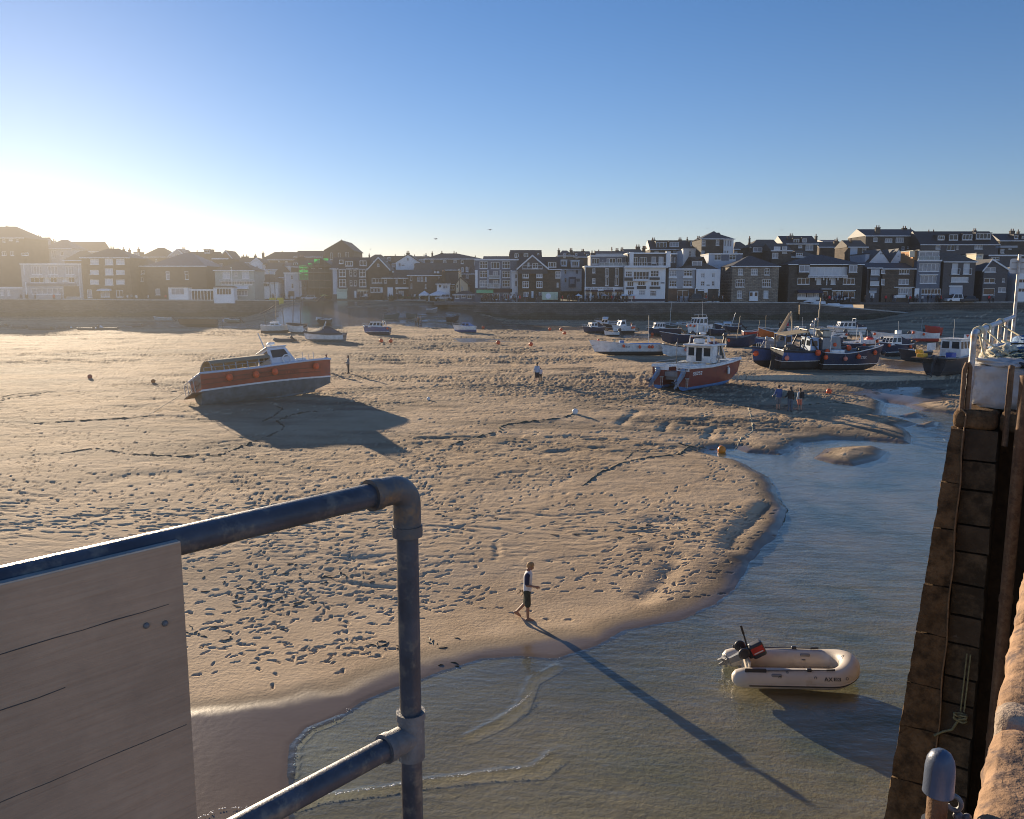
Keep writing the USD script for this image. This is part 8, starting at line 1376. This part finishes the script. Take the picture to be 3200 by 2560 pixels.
def tentlike(name, lb, cat, k, x0, x1, ytop, yeave, d, m, legs=4, depth=4.0):
    a, b = W(k, x0, yeave, d), W(k, x1, yeave, d); zt = W(k, x0, ytop, d)[2]; x, y, z0 = at_street(k, (x0 + x1) / 2, d); w = (b[0] - a[0]) / 2; t = thing(name, lb, cat, (x, d, z0)); ze, zt = a[2] - z0, zt - z0; dp = depth / 2
    part(t, 'canopy', prism_roof(-w, w, -dp, dp, ze, zt, w * 0.98, w * 0.98), m)
    if legs == 4:
        part(t, 'valance', J(box2(-w, w, -dp, -dp + 0.02, ze - 0.3, ze - 0.003), box2(-w, w, dp - 0.02, dp, ze - 0.3, ze - 0.003)), m)
        for sx in (-1, 1):
            for sy in (-1, 1): part(t, 'leg', cyl((sx * (w - 0.06), sy * (dp - 0.06), -0.2), (sx * (w - 0.06), sy * (dp - 0.06), ze), 0.05, 6), WHITE)
    else: part(t, 'pole', cyl((0, 0, -0.2), (0, 0, zt), 0.05, 6), WHITE)
TENT = mat('tent_white', (0.62, 0.65, 0.70), 0.8, var=0.06)
tentlike('gazebo', 'smaller white peaked gazebo in front of the dark timber inn', 'tent', 4, 508, 645, 1040, 1090, 204, TENT); tentlike('gazebo', 'larger white peaked gazebo in front of the white cottage', 'tent', 4, 660, 892, 1036, 1090, 203.5, TENT, depth=5)
for lb, k, x0, x1, yt, ye, d, m in (('yellow-green parasol under the scaffolded building', 3, 918, 1022, 1088, 1112, 211, mat('lime_canvas', (0.42, 0.40, 0.12), 0.8)), ('pale parasol left of the stone restaurant', 5, 898, 982, 1080, 1112, 187.6, TENT), ('pale parasol in front of the restaurant windows', 5, 1262, 1352, 1085, 1108, 187.6, TENT), ('pale parasol between the restaurant and the white art deco house', 5, 1535, 1618, 1082, 1110, 187.4, TENT), ('pale parasol in front of the white art deco house', 5, 1655, 1735, 1085, 1110, 187.4, TENT)):
    tentlike('parasol', lb, 'parasol', k, x0, x1, yt, ye, d, m, legs=1, depth=3.2)
a, b = W(5, 422, 1180, 187.8), W(5, 652, 1056, 187.8); t = thing('refreshment_trailer', 'pale green box trailer with a small oval sign below the gabled stone house', 'trailer', ((a[0] + b[0]) / 2, 188.6, 6.78)); w = (b[0] - a[0]) / 2; h_ = b[2] - 6.78
part(t, 'body', rbox((0, 0, h_ / 2 + 0.25), (2 * w, 2.2, h_ - 0.5), 0.08, 8), mat('trailer_green', (0.36, 0.44, 0.34), 0.5, var=0.08), smooth=30); part(t, 'sign', move(lathe([(0, -0.02), (0.62, -0.02), (0.62, 0.0), (0, 0.0)], 20), (-w * 0.2, -1.125, h_ * 0.6), 0, 0, 90), TENT); part(t, 'door_line', box2(w * 0.5, w * 0.52, -1.11, -1.1, 0.4, h_ - 0.1), DARKG)
for xx in (-w * 0.5, w * 0.5): part(t, 'wheel', cyl((xx, -1.0, 0.3), (xx, -0.75, 0.3), 0.3, 12), BLACK)
a = at_street(5, 390, 188.2); t = thing('bin', 'black wheeled bin left of the pale green trailer', 'bin', a); part(t, 'body', hexa([(-0.7, -0.4, 0.1), (0.7, -0.4, 0.1), (0.7, 0.4, 0.1), (-0.7, 0.4, 0.1)], [(-0.85, -0.5, 1.3), (0.85, -0.5, 1.3), (0.85, 0.5, 1.3), (-0.85, 0.5, 1.3)]), DARKG); part(t, 'lid', rbox((0, 0, 1.38), (1.8, 1.1, 0.14), 0.05, 6), BLACK)
for lb, x0, x1, win in (('white seafront shelter below the large stone hall', 578, 850, False), ('white seafront kiosk with a row of windows left of the cafe', 1218, 1500, True)):
    a, b = W(2, x0, 1145, 201.2), W(2, x1, 990, 201.2); t = thing('shelter', lb, 'shelter', ((a[0] + b[0]) / 2, 202.4, 6.8)); w = (b[0] - a[0]) / 2; h_ = b[2] - 6.8
    part(t, 'wall', box2(-w, w, -1.2, 1.2, -0.5, h_), RWHITE); part(t, 'roof', prism_roof(-w - 0.3, w + 0.3, -1.5, 1.5, h_ + 0.003, h_ + 0.35, 0.8, 0.8), SLATE)
    for i in range(5 if win else 3): part(t, 'window', box2(-w * 0.65 + i * w * (0.28 if win else 0.42), -w * 0.65 + i * w * (0.28 if win else 0.42) + w * (0.22 if win else 0.38), -1.23, -1.203, h_ * 0.5, h_ * 0.9), GLASS if win else GLASS2)
a, b = W(2, 852, 1150, 202), W(2, 1216, 1018, 202); lone('white_fence', J(box2(a[0], b[0], 201.9, 202.0, b[2] - 0.35, b[2]), *[box2(x - 0.06, x + 0.06, 201.92, 201.98, 6.5, b[2] - 0.353) for x in np.linspace(a[0] + 0.1, b[0] - 0.1, 9)]), WHITE, 'white barrier rail between the two seafront shelters', 'barrier')
a, b = W(3, 190, 1200, 203), W(3, 390, 1138, 203); t = thing('notice_boards', 'two yellow notice boards on pale trestle legs at the left of the slip', 'sign', ((a[0] + b[0]) / 2, 203, 0)); w = (b[0] - a[0]) / 2
for s in (-1, 1): part(t, 'board', box2(min(s * 0.08, s * w), max(s * 0.08, s * w), -0.05, 0.05, b[2] - 2.2, b[2]), mat('yellow_board', (0.36, 0.30, 0.02), 0.6, var=0.2)); part(t, 'leg', cyl((s * 0.5, 0, 4), (s * w * 0.3, 0, b[2] - 2.2), 0.07, 6), WHITE)
# scaffolding with green netting
d = 211.9; t = thing('scaffolding', 'scaffolding with bright green netting round the building at the head of the slip', 'scaffolding', (0, 0, 0)); SC = mat('scaffold_tube', (0.12, 0.12, 0.11), 0.6, 0.3); NET = mat('green_net', (0.12, 0.60, 0.28), 0.8, var=0.25, scale=1.5, trans=0.5); NETD = mat('dark_net', (0.045, 0.052, 0.045), 0.9, var=0.3, scale=1.0)
for x0, y0, x1, y1 in ((615, 680, 750, 722), (615, 740, 748, 776), (617, 798, 752, 884), (738, 646, 800, 706), (826, 588, 908, 650), (962, 580, 1024, 612)):
    p, q = W(3, x0, y1, d + 0.5), W(3, x1, y0, d + 0.5); part(t, 'green_netting', box2(p[0], q[0], d + 0.5, d + 0.52, p[2], q[2]), NET)
for x0, y0, x1, y1 in ((752, 730, 1060, 780), (752, 800, 1062, 886), (740, 900, 1064, 995)): p, q = W(3, x0, y1, d + 0.3), W(3, x1, y0, d + 0.3); part(t, 'dark_netting', box2(p[0], q[0], d + 0.3, d + 0.32, p[2], q[2]), NETD)
for zx in (620, 690, 755, 830, 905, 985, 1060): p, q = W(3, zx, 1150, d), W(3, zx, 590 if 750 < zx < 1040 else 670, d); part(t, 'upright', cyl((p[0], d, 6.5), (p[0], d, q[2]), 0.05, 6), SC)
for zy in (785, 890, 1000, 690): p, q = W(3, 618, zy, d), W(3, 1064, zy, d); part(t, 'walkway', box2(p[0], q[0], d - 0.03, d + 1.0, p[2] - 0.06, p[2] + 0.1), mat('scaffold_board', (0.20, 0.17, 0.13), 0.9, var=0.2))
# cars
def car(label, k, zx, d, rz, col, src_=None, z=None, van=False):
    x, y, z0 = at_street(k, zx, d); z0 = z0 if z is None else z; t = thing('parked_car', label, 'car', (x, y, z0), rz)
    hh = 1.9 if van else 1.42
    part(t, 'body', J(rbox((0, 0, 0.55), (4.2, 1.75, 0.62), 0.18, 10)), col, smooth=40)
    c = part(t, 'cabin', hexa([(-1.6, -0.8, 0.84), (1.0, -0.8, 0.84), (1.0, 0.8, 0.84), (-1.6, 0.8, 0.84)], [(-1.3, -0.65, hh), (0.35, -0.65, hh), (0.35, 0.65, hh), (-1.3, 0.65, hh)]), col)
    b4 = [(-1.6, -0.8, 0.84), (1.0, -0.8, 0.84), (1.0, 0.8, 0.84), (-1.6, 0.8, 0.84)]; t4 = [(-1.3, -0.65, hh), (0.35, -0.65, hh), (0.35, 0.65, hh), (-1.3, 0.65, hh)]
    for q in panes((b4[0], b4[1], t4[1], t4[0]), ((0.08, 0.48), (0.52, 0.92)), 0.12, 0.9) + panes((b4[2], b4[3], t4[3], t4[2]), ((0.08, 0.48), (0.52, 0.92)), 0.12, 0.9) + panes((b4[1], b4[2], t4[2], t4[1]), ((0.06, 0.94),), 0.1, 0.9) + panes((b4[3], b4[0], t4[0], t4[3]), ((0.06, 0.94),), 0.1, 0.9): part(c, 'window', q, BGLASS)
    for sx in (-1.3, 1.3):
        for sy in (-0.8, 0.8): part(t, 'wheel', cyl((sx, sy - 0.1, 0.32), (sx, sy + 0.1, 0.32), 0.32, 14), BLACK, smooth=40)
    for sy in (-0.6, 0.6): part(t, 'headlight', bx((2.09, sy, 0.62), (0.04, 0.3, 0.14)), FRAME)
CARS, CARD = gel('car_silver', (0.34, 0.36, 0.38)), gel('car_dark', (0.02, 0.022, 0.026))
car('silver car parked at the head of the slip below the scaffolding', 3, 765, 212.5, 180, CARS); car('dark car parked beside the silver one at the head of the slip', 3, 690, 213.2, 170, CARD); car('dark estate car pointing down the slip below the lime parasol', 3, 890, 209, 200, CARD, z=6.3)
car('white van parked in front of the garage house on the right', 8, 830, 186.9, 180, RWHITE, z=6.76, van=True); car('dark car parked right of the white van', 8, 1010, 186.8, 180, CARD, z=6.76); car('dark off-road car parked below the white half of the low seafront house', 6, 820, 187.2, 0, CARD, van=True); car('silver car beside the larger white gazebo', 4, 850, 201.5, 180, CARS, z=7.0)
for i, zx in enumerate((100, 250, 355, 480, 600, 708)):
    p = W(4, zx, 1222, 203); z_ = float(sand_z(np.array([p[0]]), np.array([203.0]))[0]); t = thing('planter', 'dark barrel planter with low plants in the row at the top of the slip sand', 'planter', (p[0], 203, z_ - 0.05), group='planters along the top of the slip'); part(t, 'barrel', lathe([(0.45, 0), (0.62, 0.4), (0.55, 0.8), (0.5, 0.8), (0.5, 0.7), (0, 0.7)], 12), BTIMBER, smooth=40); part(t, 'plant', lump((0, 0, 0.9), (0.7, 0.6, 0.35), 1.2, 70 + i), mat('plant_green', (0.035, 0.05, 0.025), 0.8, var=0.4), smooth=60)
for zx, zy, k, s in ((735, 305, 4, 1.0), (1505, 175, 4, 1.0), (955, 155, 6, 0.5), (195, 176, 7, 0.6), (1625, 450, 3, 0.5)):
    p = W(k, zx, zy, 150); t = thing('gull', 'gull gliding in the sky above the ' + {4: ('white gable' if zx < 1000 else 'blue-grey hotel'), 6: 'tall hipped house', 7: 'granite house', 3: 'chapel'}[k], 'gull', tuple(p), 15 + zx % 40, scale=s)
    part(t, 'body', hull_of([((-0.25, 0, 0), 0.03), ((0, 0, 0), 0.09), ((0.22, 0, 0.02), 0.05), ((0.3, 0, 0.01), 0.015)], 10), mat('gull_white', (0.5, 0.5, 0.5), 0.8), smooth=60)
    for sg in (1, -1): part(t, 'wing', J((np.array([(0.10, 0, 0.03), (-0.12, 0, 0.03), (0.14, sg * 0.35, 0.14), (-0.06, sg * 0.35, 0.14), (0.0, sg * 0.75, 0.05), (-0.06, sg * 0.73, 0.05)]), np.array([[0, 1, 3], [0, 3, 2], [2, 3, 5], [2, 5, 4]]))), mat('gull_grey', (0.22, 0.23, 0.25), 0.8))

# ---------------------------------------------------------------- lying on the sand
for i, (px, py) in enumerate(((1510, 1028), (1718, 1033), (1754, 1034), (1764, 1045), (1557, 1077), (1659, 1082), (1191, 1069), (1221, 1070), (2038, 1048))):
    p = sand_at(px, py); t = thing('mooring_buoy', 'small orange mooring buoy lying on the far sand', 'buoy', (p[0], p[1], p[2]), group='small orange buoys on the far sand'); part(t, 'float', ball((0, 0, 0.26), 0.28, 2), FEND, smooth=True); part(t, 'eye', tube([(0.06 * math.cos(a), 0, 0.56 + 0.06 * math.sin(a)) for a in np.linspace(0, 6.28, 9)], 0.015, 5), DARKG)
for lb, px, py, r, m in (('bright orange buoy at the tip of the stream inlet', 2255, 1416, 0.24, mat('amber_buoy', (0.68, 0.22, 0.02), 0.4, var=0.1)), ('white buoy at the end of the thick dark chain mid-beach', 1797, 1295, 0.2, FENDW), ('red buoy on the shaded sand right of the maroon boat', 2590, 1230, 0.22, FEND), ('dull red float on the sand far left of the orange boat', 281, 1182, 0.2, mat('dull_red', (0.28, 0.06, 0.04), 0.7)), ('weedy orange float left of the orange boat', 479, 1196, 0.18, mat('weedy_orange', (0.34, 0.14, 0.04), 0.8, var=0.4)), ('pale ball on the sand right of the orange boat shadow', 1339, 1252, 0.13, FENDW)):
    p = sand_at(px, py); t = thing('mooring_buoy', lb, 'buoy', (p[0], p[1], p[2])); part(t, 'float', ball((0, 0, r * 0.75), r, 2, (1, 1, 1.1)), m, smooth=True); part(t, 'eye', tube([(r * 0.9 + 0.05 * math.cos(a), 0, r + 0.05 * math.sin(a)) for a in np.linspace(0, 6.28, 9)], 0.016, 5), DARKG)
def ropeline(label, pts, r, m=OLDROPE, start=None, cat='rope', wob=0.04, name='mooring_rope'):
    r *= 0.5
    P = [ground(*p) for p in pts]; L_ = LineString([tuple(q[:2]) for q in P]); n = max(8, int(L_.length / (0.22 if P[0][1] < 70 else 0.9))); V = []
    for i in range(n + 1):
        x, y = L_.interpolate(i / n, normalized=True).coords[0]; x += wob * (rng.random() - 0.5) * 2; y += wob * (rng.random() - 0.5) * 2; V.append((x, y, zg_at(x, y) + r * rng.uniform(-0.9, 0.7)))
    if start is not None: V = [tuple(start), tuple((np.array(start) + np.array(V[0])) / 2 - (0, 0, 0.12))] + V
    rr = [r * rng.choice((0.4, 0.7, 1.0, 1.0, 1.5)) for _ in V]; return lone(name, tube(V, rr, 6), m, label, cat, smooth=60)
ST = sand_at(640, 1240) + (0, 0, 1.5); BW = sand_at(1005, 1225) + (0, 0, 2.3)
ropeline('pair of mooring lines from the orange boat stern, the upper one', [(480, 1288), (462, 1296)], 0.035, ROPE, start=ST); ropeline('weedy chain running left from the orange boat stern line', [(480, 1296), (420, 1306), (330, 1312), (220, 1318), (105, 1324)], 0.09); ropeline('bow line of the orange boat hanging to the sand', [(1040, 1205), (1062, 1214), (1090, 1222)], 0.035, OLDROPE, start=BW)
ropeline('dark weedy chain zigzagging through the orange boat shadow', [(686, 1421), (761, 1391), (881, 1345), (888, 1333), (863, 1317), (909, 1298), (955, 1288), (993, 1285)], 0.10); ropeline('short weedy hook of rope in the orange boat shadow', [(821, 1319), (858, 1298), (884, 1278), (867, 1271)], 0.10)
ropeline('chain half buried leading left below the orange boat shadow', [(690, 1423), (560, 1425), (408, 1421), (297, 1403), (153, 1424)], 0.08); ropeline('loop of dark rope at the left edge beside the orange boat', [(-10, 1256), (15, 1246), (5, 1240), (70, 1230), (180, 1224), (60, 1240), (-5, 1255)], 0.06)
ropeline('thick black chain slanting up to the white buoy mid-beach', [(1391, 1395), (1460, 1374), (1520, 1358), (1571, 1347), (1558, 1339), (1572, 1331), (1604, 1324), (1645, 1319), (1757, 1306), (1797, 1293)], 0.10); ropeline('coarse chain curving down-left from the stream inlet', [(1819, 1519), (1875, 1478), (1952, 1445), (2034, 1430), (2120, 1423)], 0.07)
ropeline('thin second strand beside the coarse chain', [(1952, 1440), (1977, 1414), (2018, 1404)], 0.05); ropeline('dark tangle of rope left of the bright orange buoy', [(2120, 1423), (2151, 1396), (2115, 1384), (2151, 1394), (2217, 1404), (2250, 1408)], 0.09); ropeline('rope snaking up the bank from the bright orange buoy', [(2299, 1392), (2314, 1371), (2350, 1350), (2352, 1325), (2345, 1300), (2338, 1275)], 0.05, ROPE)
ropeline('long straight mooring line behind the woman in the centre', [(1420, 1160), (1640, 1158), (1760, 1151), (1900, 1148)], 0.05); ropeline('dark rope on the sand in front of the three people', [(2416, 1271), (2569, 1264), (2610, 1259), (2661, 1268)], 0.09); ropeline('stern line of the maroon boat trailing left', [(2070, 1192), (2057, 1206), (2038, 1213), (2006, 1221), (1900, 1228)], 0.07)
ropeline('faint chain running toward the viewer left of the maroon boat', [(1890, 1205), (1930, 1235), (1990, 1262), (2080, 1285)], 0.06); ropeline('line on the sand right of the orange boat bow', [(1100, 1170), (1180, 1186), (1280, 1195)], 0.05); ropeline('dark rope lying across the shaded channel right of the blue boats', [(2600, 1200), (2700, 1198), (2780, 1188), (2850, 1184)], 0.08)
for i, (a, b, lb) in enumerate((((1518, 1017), (1597, 996), 'first'), ((1535, 1019), (1637, 996), 'second'), ((1560, 1019), (1655, 999), 'third'), ((1671, 1011), (1722, 998), 'fourth'), ((1773, 1010), (1830, 996), 'last'))): ropeline(lb + ' from the left of the dark lines running up to the sea wall', [a, ((a[0] + b[0]) / 2, (a[1] + b[1]) / 2 + 2), b], 0.11)
# seaweed: scattered strands
V = []
for px, py, n, sx, sy in ((1900, 1270, 40, 60, 6), (1000, 1800, 60, 110, 25), (830, 1860, 90, 120, 40), (960, 1590, 50, 80, 18), (1290, 2010, 50, 60, 8), (1470, 2080, 14, 40, 5), (2100, 1640, 50, 120, 30), (2190, 1600, 30, 60, 8), (2740, 1228, 30, 40, 5), (1560, 1590, 40, 150, 20), (620, 1990, 30, 80, 20), (1950, 1660, 30, 120, 20)):
    for _ in range(n * 2 // 5):
        p = ground(px + rng.gauss(0, sx), py + rng.gauss(0, sy))
        if dist_shore(p[0], p[1]) < 0.1: continue
        a, l = rng.uniform(0, 6.28), rng.uniform(0.05, 0.17) * max(1, p[1] / 40); z = zg_at(p[0], p[1]); c, s = math.cos(a), math.sin(a)
        V.append(tube([(p[0] - c * l, p[1] - s * l, z + 0.005), (p[0] + s * l * 0.3, p[1] - c * l * 0.3, z + 0.012), (p[0] + c * l, p[1] + s * l, z + 0.005)], [0.008, 0.014 * max(1, p[1] / 45), 0.008], 4))
q = part('/World', 'seaweed', J(*V), WEED, kind='stuff'); tag(stage.GetPrimAtPath(q), 'dark strands of seaweed scattered over the beach sand', 'seaweed')
# foam along the swash
V = []
FOAM = [((620, 2560), (700, 2530), (930, 2520), (1000, 2492), (1244, 2458), (1315, 2442), (1523, 2416), (1666, 2400), (1700, 2370), (1720, 2352)), ((919, 2420), (926, 2329), (971, 2280), (1062, 2244), (1095, 2215)), ((1570, 2240), (1620, 2206), (1660, 2170)), ((1320, 2120), (1400, 2101), (1504, 2062), (1627, 2056), (1744, 2062), (1874, 2023), (1965, 1975), (2121, 1958)), ((1400, 2130), (1450, 2160), (1500, 2175))]
for line, dens, r0 in zip(FOAM, (26, 18, 26, 6, 6), (0.008, 0.006, 0.009, 0.005, 0.004)):
    L_ = LineString([tuple(on_level(*p, zw)[:2]) for p in line])
    for _ in range(int(L_.length * dens)):
        c = L_.interpolate(rng.random() * L_.length); x, y = c.x + rng.gauss(0, 0.02), c.y + rng.gauss(0, 0.02)
        V.append(ball((x, y, max(float(zw(x, y)) + 0.012, zg_at(x, y)) + (0.02 if line is FOAM[0] or line is FOAM[2] else 0.002)), r0 * rng.uniform(0.4, 1.5), 1, (1.6, 1.2, 0.6)))
q = part('/World', 'foam', J(*V), mat('foam_white', (0.75, 0.75, 0.72), 0.4, var=0.05), smooth=True, kind='stuff'); tag(stage.GetPrimAtPath(q), 'thin broken lines of foam at the edge of the shallow water', 'foam')
